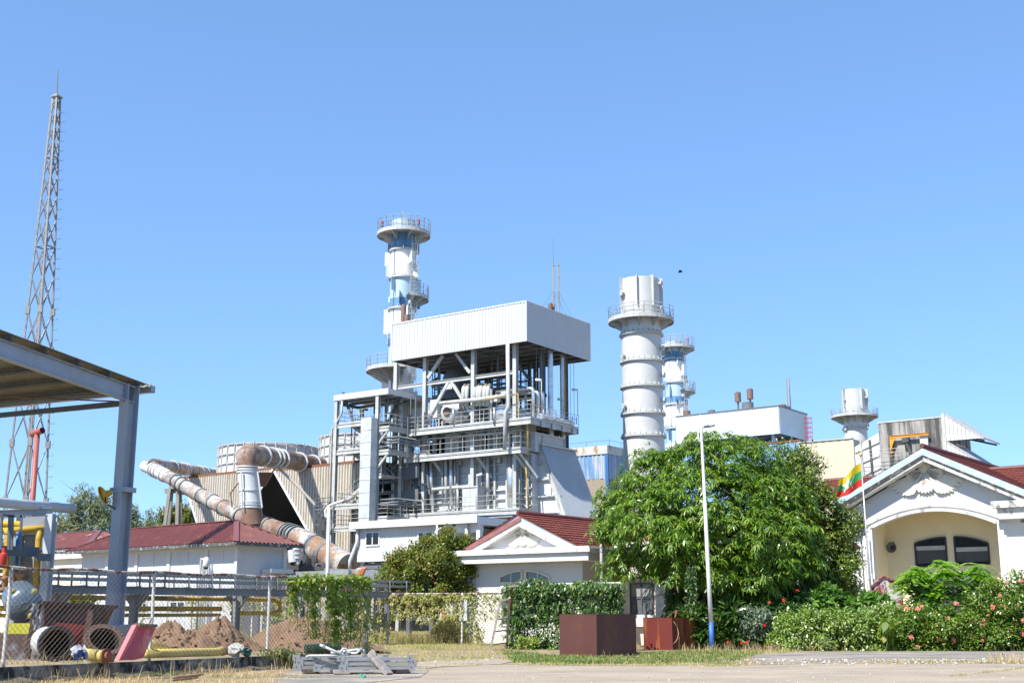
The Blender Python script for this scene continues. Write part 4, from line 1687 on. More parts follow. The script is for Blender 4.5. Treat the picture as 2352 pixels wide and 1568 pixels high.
# jib crane on the wall
o_ = K.hit
jc = thing('jib_crane', 'orange wall jib crane with hanging hoist on the stained concrete block', 'crane', tuple(K.P(o_(2055, 1010)[0], -.3, o_(2055, 1043)[1])))
JIB = mat('orange_paint', (.75, .33, .03), .5, var=.1)
ux = o_(2049, 1020)[0]
m = MB()
m.bar(K.P(ux, -.25, o_(2049, 1041, -.25)[1]), K.P(ux, -.25, o_(2049, 1001, -.25)[1]), .22, .22)
m.build('mast', JIB, jc)
m = MB()
ua = o_(2133, 998, -.5)[0]
za = o_(2049, 1003, -.5)[1]
m.ibeam(K.P(ux, -.5, za), K.P(ua, -.5, za), .2, .26)
m.prism([K.P(ux, -.55, za - .2), K.P(ux + .5, -.55, za - .2), K.P(ux, -.55, za - 1.4)], K.N * .1)
m.build('arm', JIB, jc)
m = MB()
uh = o_(2081, 1015, -.5)[0]
m.box(K.P(uh, -.5, za - .45), .7, .5, .45, -.65)
m.tube([K.P(uh, -.5, za - .6), K.P(uh + .5, -.45, za - 2.2)], .18, 6)
m.lathe(K.P(uh + .5, -.45, za - 2.6), [(.05, 0), (.22, .1), (.22, .4), (.05, .5)], 8)
m.build('hoist', DARKST, jc)
m = MB()
m.box(K.P(o_(2123, 1012, -.2)[0], -.2, o_(2123, 1012)[1]), .8, .3, 1.3, -.65)
m.build('panel_box', PANEL, jc)
wd = thing('ribbed_duct', 'white ribbed duct wall between cream panel and stained block', 'duct', tuple(K.P(ku - 3, 3, 0)))
wu0 = K.hit(1962, 1010, .3)[0]
m = MB()
wz = K.hit(2015, 1000, .3)[1]
m.prism([K.P(wu0, .3, 0), K.P(ku - .05, .3, 0), K.P(ku - .05, .3, wz + .3), K.P(wu0, .3, wz - 1)], K.N * 6)
m.build('wall', PANEL, wd)
m = MB()
for i in range(9):
    z = wz - 1.6 - i * 1.35
    m.bar(K.P(wu0 + .05, .24, z), K.P(ku - .1, .24, z + .9), .12, .14, up=K.N)
m.build('rib', STEEL, wd)
for f in (.33, .68):
    m = MB()
    u = wu0 + (ku - wu0) * f
    m.bar(K.P(u - .2, .18, wz - .4), K.P(u + .3, .18, 0), .14 if f < .5 else .22, .1, up=K.N)
    m.build('upright', DARKST if f > .5 else STEEL, wd)
m = MB()
rail(m, [K.P(K.hit(1975, 1120, -1)[0], -1, K.hit(1975, 1060, -1)[1]), K.P(K.hit(2070, 1046, -1)[0], -1, K.hit(1975, 1060, -1)[1])], 1.1, 2, .03, toe=False)
m.build('handrail', STEEL, wd)

# ================= blue and beige hall right of the boiler =================
G = Fr((at(1394, 1023, 128).x, 128), 36)
gz1 = G.hit(1394, 1022)[1]
gzm = G.hit(1394, 1098)[1]
gb = thing('beige_hall', 'blue over beige profiled hall with rusty parapet right of the boiler tower', 'industrial hall', tuple(G.P(-4, 4, 0)))
gu = G.hit(1240, 1020)[0]
m = MB()
m.corr(G.P(gu, 0, gzm), G.U, -gu, 0, gz1 - gzm, Z, -G.N, .55, .07)
m.corr(G.P(0, 0, gzm), G.N, 12, 0, gz1 - gzm, Z, G.U, .55, .07)
m.fb(G, gu, -.03, .05, 12, gzm, gz1 - .3)
m.build('upper_wall', mat('faded_blue_cladding', (.17, .33, .55), .5, var=.1, stain=(.5, .54, .56), ss=.9, lo=.46, hi=.62, streak=8), gb)
BEIGE = mat('beige_cladding', (.36, .31, .24), .6, var=.08)
m = MB()
m.corr(G.P(gu, 0, 0), G.U, -gu, 0, gzm, Z, -G.N, .9, .05)
m.corr(G.P(0, 0, 0), G.N, 12, 0, gzm, Z, G.U, .3, .05)
m.fb(G, gu, -.03, .05, 12, 0, gzm - .05)
m.build('lower_wall', BEIGE, gb)
m = MB()
m.fb(G, gu, .12, -.14, 0, gz1 - .9, gz1)
m.fb(G, -.02, .12, 0, 12, gz1 - .9, gz1)
m.build('parapet', mat('rusty_parapet', (.6, .6, .57), .6, stain=(.4, .24, .1), ss=1.4, lo=.5, hi=.65, streak=3), gb)
m = MB()
m.bar(G.P(.06, -.1, 0), G.P(.06, -.1, gz1 - 1), .35, .2, up=G.N)
m.build('corner_post', DBLU, gb)
m = MB()
rail(m, [G.P(gu, .5, gz1), G.P(0, .5, gz1), G.P(0, 10, gz1)], .6, 2.5, .02, (1,), toe=False)
m.build('handrail', STEELG, gb)
# small white guard rail by the tree
gr = thing('roof_guard_rail', 'small white cage rail beside a post left of the mango crown', 'railing', tuple(at(1377, 1183, 80)))
m = MB()
a, c = at(1364, 1187, 80), at(1388, 1187, 80)
rail(m, [a, c, c + V((.3, 1.6, 0)), a + V((.3, 1.6, 0)), a], .75, .26, .03, (1, .66, .33, 0))
m.bar(at(1394, 1195, 80), at(1393, 1160, 80), .18, .18)
m.build('guard', FRAMEW, gr)

# ================= cooling towers =================
CT_ = Fr((at(770, 1290, 112).x, 112), 38)
CLAD = mat('weathered_cooling_cladding', (.56, .52, .455), .7, var=.12, stain=(.38, .34, .22), ss=1.2, lo=.5, hi=.7, streak=6, stain2=(.17, .15, .1), ss2=1.1, lo2=.6, hi2=.75)


def tower(label, fr, pxs, b, depth, group):
    """pxs: (top left, top right, bottom right, bottom left) image points of the end wall on plane b"""
    P = [fr.hit(*p, b) for p in pxs]
    ztop = (P[0][1] + P[1][1]) / 2
    zb = 4.2
    th = thing('cooling_tower', label, 'cooling tower', tuple(fr.P((P[0][0] + P[1][0]) / 2, b + 4, 0)), group)
    uL, uR = P[0][0], P[1][0]
    sl = (P[3][0] - P[0][0]) / (P[0][1] - P[3][1])
    sr = (P[1][0] - P[2][0]) / (P[1][1] - P[2][1])
    w = uR - uL

    def lo(u):
        a = 0 if sl <= 0 else 0
        zmin = zb
        if sl > 1e-3:
            zmin = max(zmin, ztop - u / sl) if u < sl * (ztop - zb) else zmin
        if sr > 1e-3:
            zmin = max(zmin, ztop - (w - u) / sr) if (w - u) < sr * (ztop - zb) else zmin
        return min(zmin, ztop - .05)
    mb = MB()
    mb.corr(fr.P(uL, b, 0), fr.U, w, lo, ztop, Z, -fr.N, .36, .13)
    mb.build('end_wall', CLAD, th)
    mb = MB()
    mb.prism([fr.P(uL + .2, b + .1, ztop - .1), fr.P(uR - .2, b + .1, ztop - .1), fr.P(uR - .2 - sr * (ztop - zb), b + .1, zb), fr.P(uL + .2 + sl * (ztop - zb), b + .1, zb)], fr.N * depth)
    mb.build('louvre_side', mat('dark_louvre', (.02, .022, .026), .9, var=.2), th)
    mb = MB()
    mb.fb(fr, uL + 1, uR - 1, b + .3, b + depth, 0, zb)
    mb.build('basin', CONC, th)
    mb = MB()
    mb.fb(fr, uL, uR, b - .05, b + depth, ztop, ztop + .25)
    mb.build('fan_deck', RUST, th)
    mb = MB()
    if sl > 1e-3:
        mb.bar(fr.P(uL, b - .1, ztop), fr.P(uL + sl * (ztop - zb), b - .1, zb), .22, .12, up=fr.N)
    if sr > 1e-3:
        mb.bar(fr.P(uR, b - .1, ztop), fr.P(uR - sr * (ztop - zb), b - .1, zb), .22, .12, up=fr.N)
    mb.build('edge_flashing', PANEL, th)
    return th, fr, uL, uR, ztop


TWA = tower('pale ribbed cooling tower behind the white riser pipe, left one of the pair', CT_, ((423, 1095), (628, 1082), (597, 1134), (456, 1200)), 1.2, 26, 'cooling towers')
TWB = tower('cooling tower with ribbed end wall against the stair tower, right one of the pair', CT_, ((632, 1085), (840, 1058), (839, 1270), (711, 1225)), 0, 26, 'cooling towers')
FANM = mat('fan_shroud_white', (.62, .62, .6), .6, var=.1, stain=(.4, .38, .33), ss=1, lo=.58, hi=.75, streak=3)


def shroud(label, pxl, pxr, ytop, Y, ang=0):
    a, c = at(pxl, ytop, Y), at(pxr, ytop, Y)
    r = (c.x - a.x) / 2
    o = V(((a.x + c.x) / 2, Y, a.z - 4.3))
    th = thing('fan_shroud', label, 'fan shroud', tuple(o), 'cooling tower fan shrouds')
    mb = MB()
    mb.lathe(o, [(r * 1.0, -6), (r, 2), (r * .99, 4.3), (r * .95, 4.3), (r * .95, 0)], 48)
    mb.build('barrel', FANM, th, 40)
    mb = MB()
    for z in (.2, 1.2, 2.2, 3.2, 4.2):
        for i in range(30):
            t0, t1 = 6.283 * (i + .12) / 30, 6.283 * (i + .88) / 30
            p, q = [o + V((r * 1.015 * math.cos(t), r * 1.015 * math.sin(t), z)) for t in (t0, t1)]
            mb.bar(p, q, .12, .1)
    for i in range(30):
        t = 6.283 * i / 30
        d = V((math.cos(t), math.sin(t), 0))
        mb.bar(o + d * r * 1.01 - Z * .5, o + d * r * 1.01 + Z * 4.35, .1, .1)
    for i in range(30):
        t = 6.283 * i / 30
        mb.box(o + V((r * .98 * math.cos(t), r * .98 * math.sin(t), 4.35)), .12, .12, .22, t)
    mb.build('rib', STEEL, th)


shroud('white ribbed fan shroud behind the rusty riser elbow, wider of the two', 505, 733, 1030, 132)
shroud('white ribbed fan shroud half hidden behind the stair tower', 736, 935, 1007, 124)

# ================= big water pipes =================
PIPEM = mat('weathered_white_pipe', (.46, .44, .41), .6, var=.2, vs=1.2, stain=(.09, .085, .08), ss=.55, lo=.45, hi=.62, samt=.8, stain2=(.3, .16, .08), ss2=.5, lo2=.5, hi2=.61)
PIPEW = mat('white_valve_paint', (.66, .67, .66), .5, var=.08, stain=(.3, .29, .27), ss=1.0, lo=.58, hi=.72, samt=.6)
PIPER = mat('rusted_white_pipe', (.36, .31, .27), .7, var=.25, vs=1.1, stain=(.2, .1, .06), ss=.5, lo=.4, hi=.56, samt=.9, stain2=(.06, .05, .045), ss2=1.1, lo2=.55, hi2=.66)
wp = thing('water_main', 'large weathered white pipe falling diagonally past both cooling towers', 'pipe', tuple(at(570, 1195, 100)))
YP0, YP1 = 112, 93


def pp(px, py):
    t = (px - 380) / (790 - 380)
    return at(px, py, YP0 + (YP1 - YP0) * t)


def rad(px, w):
    return w / 2 * (YP0 + (YP1 - YP0) * (px - 380) / 410) / F


m = MB()
m.tube([pp(384, 1093), pp(443, 1128), pp(556, 1187)], [rad(384, 29), rad(443, 32), rad(556, 35)], 24)
m.build('header', PIPEM, wp, 50)
m = MB()
m.tube([pp(556, 1187), pp(600, 1205), pp(668, 1227)], [rad(556, 37), rad(600, 42), rad(668, 44)], 24)
m.build('header', PIPER, wp, 50)
m = MB()
m.tube([pp(668, 1227), pp(700, 1243), pp(800, 1300)], [rad(668, 44), rad(700, 52), rad(800, 58)], 24)
m.build('header', PIPEM, wp, 50)
m = MB()
for px, py, w in ((404, 1105, 33), (415, 1111, 33), (425, 1118, 34), (462, 1138, 34), (489, 1152, 35), (513, 1165, 36), (552, 1186, 39), (596, 1203, 44), (618, 1211, 45), (657, 1224, 47), (664, 1227, 50), (671, 1230, 52), (679, 1234, 54), (722, 1257, 56), (752, 1275, 58)):
    a = pp(px, py)
    d = (pp(px + 6, py + (3.3 if px < 560 else 3)) - a).normalized()
    m.lathe(a - d * .06, [(rad(px, w) * .97, 0), (rad(px, w) * 1.06, 0), (rad(px, w) * 1.06, .14), (rad(px, w) * .97, .14)], 28, d)
m.build('joint_ring', STEELG, wp)
# upper end: white valve section, elbow and run to the far shroud
m = MB()
m.tube([pp(335, 1071), pp(352, 1077), pp(385, 1094)], [rad(340, 27), rad(345, 29), rad(384, 30)], 24)
m.lathe(pp(335, 1071), [(rad(335, 27), -.1), (rad(335, 25), .25), (rad(335, 17), .5), (.001, .6)], 24, (pp(335, 1071) - pp(352, 1077)).normalized())
m.build('valve_body', PIPEW, wp, 50)
m = MB()
for px, py in ((352, 1077), (357, 1080), (364, 1083), (377, 1090)):
    a = pp(px, py)
    d = (pp(px + 6, py + 3.2) - a).normalized()
    m.lathe(a, [(rad(px, 28), 0), (rad(px, 34), 0), (rad(px, 34), .1), (rad(px, 28), .1)], 26, d)
m.tube([pp(362, 1068), pp(394, 1086)], .07, 6)
m.tube([pp(354, 1090), pp(386, 1108)], .07, 6)
m.build('valve_flange', PIPEW, wp, 40)
run = [pp(340, 1068), at(352, 1066, 113), at(372, 1068, 117), at(420, 1076, 124), at(505, 1090, 140)]
m = MB()
m.tube(run, [.5, .55, .56, .56, .56], 20)
m.build('branch', PIPEM, wp, 50)
m = MB()
for f in (.15, .3, .36, .58, .68, .86):
    p = run[2].lerp(run[4], f)
    d = (run[4] - run[2]).normalized()
    m.lathe(p, [(.55, 0), (.68, 0), (.68, .2), (.55, .2)], 22, d)
p = run[2].lerp(run[4], .5)
m.lathe(p + V((0, -.4, .05)), [(.3, 0), (.3, .4), (.42, .4), (.42, .55), (.001, .55)], 16, V((-.3, -1, .1)).normalized())
m.build('branch_flange', PIPEW, wp, 40)
# A-frame support
m = MB()
a = pp(402, 1118)
for dx in (-.75, .75):
    for dy in (-1.2, 1.2):
        m.bar(a + V((dx * .5, dy * .3, -.2)), V((a.x + dx * 1.35, a.y + dy, 0)), .28, .28)
m.bar(a + V((-.9, 0, -.35)), a + V((.9, 0, -.35)), .3, .4)
m.box(a + V((0, 0, .35)), .9, .9, 1.1)
for z in (4.5, 2):
    m.bar(V((a.x - 1.2, a.y - 1, z)), V((a.x + 1.2, a.y - 1, z)), .2, .2)
m.build('support_frame', mat('support_steel', (.3, .29, .26), .7, var=.2), wp)
# vertical riser with elbow over the right-hand tower
rp = thing('riser_pipe', 'rust streaked white riser pipe with square elbow between the cooling towers', 'pipe', tuple(at(575, 1190, 101)))
YR = 101
rr = 23 * YR / F
base = at(578, 1200, YR)
m = MB()
m.tube([at(581, 1205, YR), at(579, 1180, YR), at(577, 1166, YR)], [rr * 1.05, rr * 1.02, rr * 1.0], 24)
m.build('tee', PIPER, rp, 50)
m = MB()
m.tube([at(577, 1167, YR), at(568, 1078, YR)], [rr * 1.0, rr * .97], 24)
m.build('valve_body', PIPEW, rp, 50)
m = MB()
for py in (1167, 1160, 1155, 1128, 1086, 1080, 1074):
    t = (1167 - py) / (1167 - 1078)
    p = at(577 - 9 * t, py, YR)
    m.lathe(p, [(rr * .95, 0), (rr * 1.08, 0), (rr * 1.08, .12), (rr * .95, .12)], 28)
m.tube([at(592, 1082, YR - 1), at(602, 1165, YR - 1)], .07, 6)
m.tube([at(554, 1080, YR - 1), at(556, 1165, YR - 1)], .07, 6)
m.build('valve_flange', PIPEW, rp, 40)
el = [at(568, 1080, YR), at(566, 1055, YR), at(565, 1046, YR + .2), at(573, 1042, YR + 1), at(590, 1045, YR + 2.6), at(640, 1052, YR + 8), at(735, 1068, YR + 19)]
m = MB()
m.tube(el, [rr * .98, rr * 1.0, rr * 1.02, rr * 1.03, rr, rr * .97, rr * .95], 24)
m.build('elbow', PIPER, rp, 60)
m = MB()
d = (el[6] - el[4]).normalized()
for f in (.06, .2, .26, .33, .62, .85):
    m = MB()
    m.lathe(el[4].lerp(el[6], f), [(rr * .95, 0), (rr * 1.12, 0), (rr * 1.12, .22), (rr * .95, .22)], 26, d)
    m.build('joint_ring', PIPEW, rp, 40)
m = MB()
p = el[4].lerp(el[6], .5)
m.lathe(p + V((0, -rr * .8, .1)), [(.32, 0), (.32, .45), (.48, .45), (.48, .6), (.001, .6)], 16, V((-.4, -1, 0)).normalized())
m.build('manhole', PIPEW, rp, 40)
sg = thing('pipe_saddle', 'small rusty steel saddle under the rusty elbow', 'support', tuple(at(598, 1082, 103)))
m = MB()
a = at(603, 1084, 104)
m.prism([a + V((-.9, 0, 0)), a + V((.9, 0, 0)), a + V((.25, 0, -1.2)), a + V((-.25, 0, -1.2))], V((0, .3, 0)))
m.tube([a + V((-1.6, -.2, -.4)), a + V((-2.6, -.2, -1.8)), a + V((-2.4, -.2, -3.0))], .06, 6)
m.build('bracket', RUST, sg)
# platform and ladder bits on the right-hand tower
cp = thing('tower_platform', 'small steel landing with rails at the foot of the right cooling tower', 'platform', tuple(at(745, 1215, 107)))
m = MB()
a, c = at(725, 1206, 107), at(765, 1201, 105)
rail(m, [a, c], 1.6, 1.0, .04)
rail(m, [at(722, 1172, 107), at(762, 1168, 105)], 1.0, 1.2, .035)
for px in (722, 741, 762):
    m.tube([at(px, 1160, 106), at(px, 1290, 106)], .07, 6)
m.tube([at(725, 1190, 106), at(760, 1150, 105)], .06, 6)
m.build('frame', STEELG, cp)
m = MB()
m.bar(at(740, 1192, 105.5), at(740, 1218, 105.5), .5, .5)
m.build('electrical_box', DARKST, cp)
hp = thing('handrail_pipe', 'yellowish sloping pipe across the right cooling tower end wall', 'pipe', tuple(at(700, 1140, 107)))
m = MB()
m.tube([at(632, 1052, 107), at(632, 1064, 107), at(635, 1070, 107), at(680, 1112, 107), at(722, 1156, 107), at(724, 1172, 107)], .13, 8)
m.build('tube', CLAD, hp, True)
# ================= villas with red tiled roofs =================
TILE1, TILE2 = (.2, .05, .032), (.12, .035, .028)
TILEM = mat('clay_roof_tile', (.2, .05, .032), .6, var=.35, vs=5, stain=(.1, .032, .026), ss=1.1, lo=.5, hi=.7, stain2=(.3, .09, .05), ss2=2.2, lo2=.58, hi2=.7)
REDSHEET = mat('red_brown_roof_sheet', (.155, .045, .04), .55, var=.2, stain=(.3, .1, .06), ss=.9, lo=.52, hi=.72)
PALEBLUE = mat('pale_blue_fascia', (.45, .6, .74), .6, var=.12, stain=(.62, .66, .68), ss=1.5, lo=.5, hi=.65, stain2=(.3, .3, .28), ss2=3, lo2=.62, hi2=.72)
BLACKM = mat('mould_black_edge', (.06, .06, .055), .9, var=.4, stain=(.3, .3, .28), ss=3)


def tile_face(mb, o, ud, L, vd, H, pitch=.3, course=.36, lift=.05, amp=.03):
    """courses of rolled tiles: o is the low corner, ud along the eave, vd up the slope"""
    nr = ud.cross(vd).normalized()
    if nr.z < 0:
        nr = -nr
    n = max(2, int(L / pitch))
    k = max(1, int(H / course))
    prof = []
    for i in range(n):
        for t, a in ((0, 0), (.25, .8), (.5, 1), (.75, .7), (.97, 0)):
            prof.append((L * (i + t) / n, a * amp))
    prof.append((L, 0))
    m_ = len(prof)
    for c in range(k):
        v0, v1 = H * c / k, H * (c + 1) / k + .03
        j = random.uniform(-.008, .008)
        vs = []
        for u, a in prof:
            vs.append(o + ud * u + vd * v0 + nr * (a + lift + j))
        for u, a in prof:
            vs.append(o + ud * u + vd * v1 + nr * a)
        for u, a in prof:
            vs.append(o + ud * u + vd * v0 + nr * (a + lift + j - .04))
        fs = [(i, i + 1, m_ + i + 1, m_ + i) for i in range(m_ - 1)] + [(2 * m_ + i, 2 * m_ + i + 1, i + 1, i) for i in range(m_ - 1)]
        mb.add(vs, fs)


def tile_slope(mb, e0, e1, r0):
    """rectangular slope from eave corner e0 to e1, r0 above e0 on the ridge"""
    ud = e1 - e0
    vd = r0 - e0
    tile_face(mb, e0, ud.normalized(), ud.length, vd.normalized(), vd.length)


def rakes(fr, b0, ua, za, ul, zl, ur, zr, th, mt, w=.55, t=.12, under=True):
    """barge boards of a gable, apex (ua,za), ends (ul,zl) and (ur,zr), on plane b0"""
    for (u, z, n) in ((ul, zl, 'barge_board'), (ur, zr, 'barge_board')):
        mb = MB()
        A, B_ = fr.P(ua, b0, za), fr.P(u, b0, z)
        mb.prism([A, B_, B_ - Z * w, A - Z * w], fr.N * t)
        mb.build(n, mt, th)
        if under:
            mb = MB()
            mb.prism([A - Z * w, B_ - Z * w, B_ - Z * (w + .3), A - Z * (w + .3)], fr.N * (t + .55))
            mb.build('barge_moulding', CORN, th)


def arch_pts(u0, u1, z0, zs, rise, n=14):
    out = []
    for i in range(n + 1):
        t = i / n
        out.append((u0 + (u1 - u0) * t, zs + rise * (1 - (2 * t - 1) ** 2)))
    return out


def emblem(fr, b, uc, zc, s, th, mt):
    """plaster relief: shell disc over two feathered wings and a fan below"""
    mb = MB()
    def petal(u0, z0, a, L, w, d=.07):
        ca, sa = math.cos(a), math.sin(a)
        pts = []
        for t, q in ((0, -.35), (.3, -1), (.8, -.8), (1, 0), (.8, .8), (.3, 1), (0, .35)):
            x, y = L * t, w * q * .5
            pts.append(fr.P(uc + s * (u0 + x * ca - y * sa), b, zc + s * (z0 + x * sa + y * ca)))
        mb.prism(pts, -fr.N * d * s)
    for sg in (-1, 1):
        for i in range(8):
            f = i / 7
            L = .45 + .9 * (1 - f)
            a = (-.28 - .75 * f)
            petal(sg * (.16 + .02 * i), .12 - .05 * i, a if sg > 0 else math.pi - a, L, .2, .05 + .012 * i)
        for i in range(6):
            petal(sg * .1, .2, (.05 - .2 * i) if sg > 0 else math.pi - (.05 - .2 * i), .62, .17, .1)
    for i in range(7):
        petal(0, -.05, -math.pi / 2 + (i - 3) * .24, .55, .2, .12 + .01 * (i % 2))
    for r, d in ((.26, .06), (.2, .1), (.1, .14)):
        pts = [fr.P(uc + s * r * math.cos(6.283 * i / 18), b, zc + s * (.42 + r * math.sin(6.283 * i / 18))) for i in range(18)]
        mb.prism(pts, -fr.N * d * s)
    return mb.build('wall_emblem', mt, th)


# ---- porch villa at the right ----
A = Fr((at(2130, 1400, 70).x, 70), 38)
ua, za = A.hit(2118, 1029, -.9)
ul, zl = A.hit(1914, 1152, -.9)
slope = (za - zl) / (ua - ul)
ur, zr = ua + (ua - ul), zl
pv = thing('porch_villa', 'white villa with arched cream porch and pale blue gable edge, right end', 'villa', tuple(A.P(0, 1, 0)))
u0, zs = A.hit(2003, 1214, 0)
u1, zs1 = A.hit(2289, 1200, 0)
um, zm = A.hit(2135, 1174, 0)
wl_, wr_ = ul + .75, ur - .75
zsp = min(zs, zs1)
AR = arch_pts(u0, u1, 0, zsp, zm - zsp)
zg = lambda u: za - .75 - slope * abs(u - ua)
m = MB()
for i in range(len(AR) - 1):
    (a, za_), (c, zc_) = AR[i], AR[i + 1]
    top = [A.P(a, 0, zg(a)), A.P(c, 0, zg(c))]
    if a < ua < c:
        top = [A.P(a, 0, zg(a)), A.P(ua, 0, zg(ua)), A.P(c, 0, zg(c))]
    m.prism([A.P(c, 0, zc_), A.P(a, 0, za_)] + top, A.N * .4)
m.prism([A.P(u0, 0, zsp), A.P(u0, 0, zg(u0)), A.P(wl_, 0, zg(wl_)), A.P(wl_, 0, zsp)], A.N * .4)
m.prism([A.P(u1, 0, zsp), A.P(wr_, 0, zsp), A.P(wr_, 0, zg(wr_)), A.P(u1, 0, zg(u1))], A.N * .4)
m.fb(A, wl_, u0 - .02, 0, .4, 0, zsp)
m.fb(A, u1 + .02, u1 + 7.5, -.02, .4, 0, zsp)
m.build('wall', WHITE, pv)
m = MB()
for (o, bb) in ((0, -.14), (.2, -.08)):
    P = arch_pts(u0 - o, u1 + o, 0, zsp + o * .8, zm - zsp + .02, 20)
    for i in range(20):
        m.hexa(A.P(P[i][0], bb, P[i][1] - (.02 if o == 0 else -.08)), A.P(P[i + 1][0], 0, P[i + 1][1]) - A.P(P[i][0], 0, P[i][1]), A.N * (-bb + .05), Z * .16)
m.build('arch_moulding', CORN, pv)
m = MB()
for uu in (wl_ + .1, u0 - .55):
    m = MB()
    m.fb(A, uu, uu + .42, -.22, 0, 0, A.hit(1990, 1240, -.2)[1])
    if uu < u0 - 1:
        m.build('pilaster', WHITE, pv)
for k in range(3):
    m.fb(A, u0 - .5 + k * .17, u0 - .4 + k * .17, -.27, -.22, 0, A.hit(1990, 1322, -.2)[1] + .5 - .2 * k)
m.build('pilaster', WHITE, pv)
m = MB()
m.fb(A, u1 + .05, u1 + .5, -.1, 0, 0, zsp)
m.build('pilaster', WHITE, pv)
# porch interior
m = MB()
m.fb(A, u0 - 4, u1 + 4, -7, 2.6, .0, .06)
m.build('bounce_floor', mat('pale_bounce_slab', (.6, .57, .5), .85, var=.1), pv)  # pale unseen slab added to bounce light onto the porch wall
PB = 2.6
m = MB()
m.fb(A, u0 - 1.5, u1 + 1.5, PB, PB + .3, 0, zm + .6)
m.fb(A, u0 - 1.5, u1 + 1.5, .4, PB, zm + .45, zm + .6)
m.fb(A, u1 + .2, u1 + .5, .4, PB, 0, zm + .45)
m.fb(A, u0 - .5, u0 - .2, .4, PB, 0, zm + .45)
m.build('porch_wall', CREAM, pv)


def arch_window(fr, b, px0, px1, py0, py1, pyt, th, flip=False, fm=FRAMED, gm=GLASS, blinds=True):
    """window whose top is half of a shallow arch; py1 sill, py0 low corner, pyt high corner"""
    a, z0 = fr.hit(px0, py1, b)
    c, _ = fr.hit(px1, py1, b)
    zl_, zh_ = fr.hit(px0 if not flip else px1, py0, b)[1], fr.hit(px1 if not flip else px0, pyt, b)[1]
    pts = []
    n = 8
    for i in range(n + 1):
        t = i / n
        q = 1 - (1 - t) ** 2
        pts.append((a + (c - a) * t, zl_ + (zh_ - zl_) * q) if not flip else (a + (c - a) * (1 - t), zl_ + (zh_ - zl_) * q))
    if flip:
        pts = pts[::-1]
    poly = [(a, z0)] + pts + [(c, z0)]
    cu, cz = (a + c) / 2, (z0 + zl_) / 2 + .2
    mb = MB()
    k = len(poly)
    fw = .09
    for i in range(k):
        p, q = poly[i], poly[(i + 1) % k]
        mb.bar(fr.P(p[0], b - .05, p[1]), fr.P(q[0], b - .05, q[1]), fw, .09, up=fr.N)
    o = mb.build('window', fm, th)
    mb = MB()
    mb.prism([fr.P(p[0], b - .025, p[1]) for p in poly], fr.N * .02)
    mb.build('pane', gm, o)
    return o, a, c, z0, zl_


for args in ((2106, 2177, 1247, 1300, 1233, False), (2197, 2274, 1247, 1296, 1232, True)):
    o, a, c, z0, z1 = arch_window(A, PB, *args[:2], args[2], args[3], args[4], pv, args[5])
    m = MB()
    m.fb(A, a + .05, c - .05, PB - .032, PB - .026, z1 - .42, z1 - .18)
    m.build('blind_rail', mat('pale_blind', (.5, .5, .47), .6), o)
    m = MB()
    m.fb(A, a + .05, c - .05, PB - .031, PB - .026, z0 + .15, z1 - .42)
    m.build('grey_blind', mat('grey_blind', (.1, .1, .1), .3), o)
a, z1 = A.hit(2100, 1318, PB)
c, _ = A.hit(2276, 1318, PB)
m = MB()
for q in ((a, c, z1 - .1, z1), (a, a + .1, 0, z1 - .1), (c - .1, c, 0, z1 - .1), ((a + c) / 2 - .05, (a + c) / 2 + .05, 0, z1 - .1)):
    m.fb(A, q[0], q[1], PB - .1, PB - .01, q[2], q[3])
o = m.build('door_frame', FRAMED, pv)
m = MB()
m.fb(A, a + .1, c - .1, PB - .05, PB - .03, 0, z1 - .1)
m.build('pane', GLASSG, o)
# wings with cornices either side of the gable
cl0, czt = A.hit(1905, 1180, -.7)
cl1, _ = A.hit(1974, 1174, -.7)
m = MB()
m.fb(A, cl0 - 4, cl1, -.75, 1.2, czt - .42, czt)
m.fb(A, cl0 - 4, cl1 - .22, -.55, 1.0, czt - 1.25, czt - .42)
cr0, czr = A.hit(2275, 1151, -1.0)
m.build('cornice', CORN, pv)
m = MB()
m.fb(A, cr0, cr0 + 9, -1.05, 1.2, czr - .36, czr)
m.fb(A, cr0 + .25, cr0 + 9, -.8, 1.0, czr - .95, czr - .36)
m.build('cornice', CORN, pv)
m = MB()
m.fb(A, cl0 - 4, wl_ + .05, .02, .4, 0, czt - 1.1)
m.build('wing_wall', WHITE, pv)
# roofs
rn = V((A.U.x * slope, A.U.y * slope, 1)).normalized()
m = MB()
for (u, z) in ((ul - .1, zl - .06), (ur + .1, zr - .06)):
    m.prism([A.P(ua, -.85, za - .12), A.P(u, -.85, z - .12), A.P(u, 14, z - .12), A.P(ua, 14, za - .12)], Z * .12)
    tile_slope(m, A.P(u, -.85, z + .02), A.P(u, 14, z + .02), A.P(ua, -.85, za + .02))
m.build('gable_roof', TILEM, pv)
m = MB()
m.tube([A.P(ua, -.9, za + .16), A.P(ua, 14, za + .16)], .14, 8)
m.build('ridge_cap', REDSHEET, pv)
rb_ = 8
uR, zR = A.hit(2262, 1085, rb_)
m = MB()
for (s0, s1) in ((cl0 - 4, ua - .5), (ua + .5, cr0 + 14)):
    m.prism([A.P(s0, 3, zl + .1), A.P(s1, 3, zl + .1), A.P(s1, rb_, zR), A.P(s0, rb_, zR)], Z * .1)
    tile_slope(m, A.P(s0, 3, zl + .22), A.P(s1, 3, zl + .22), A.P(s0, rb_, zR + .12))
    m.prism([A.P(s0, 13, zl + .1), A.P(s1, 13, zl + .1), A.P(s1, rb_, zR), A.P(s0, rb_, zR)], Z * .12)
m.build('main_roof', TILEM, pv)
m = MB()
m.tube([A.P(cl0 - 4, rb_, zR + .18), A.P(cr0 + 14, rb_, zR + .18)], .14, 8)
m.build('ridge_cap', REDSHEET, pv)
rakes(A, -.9, ua, za, ul, zl, ur, zr, pv, PALEBLUE, .42)
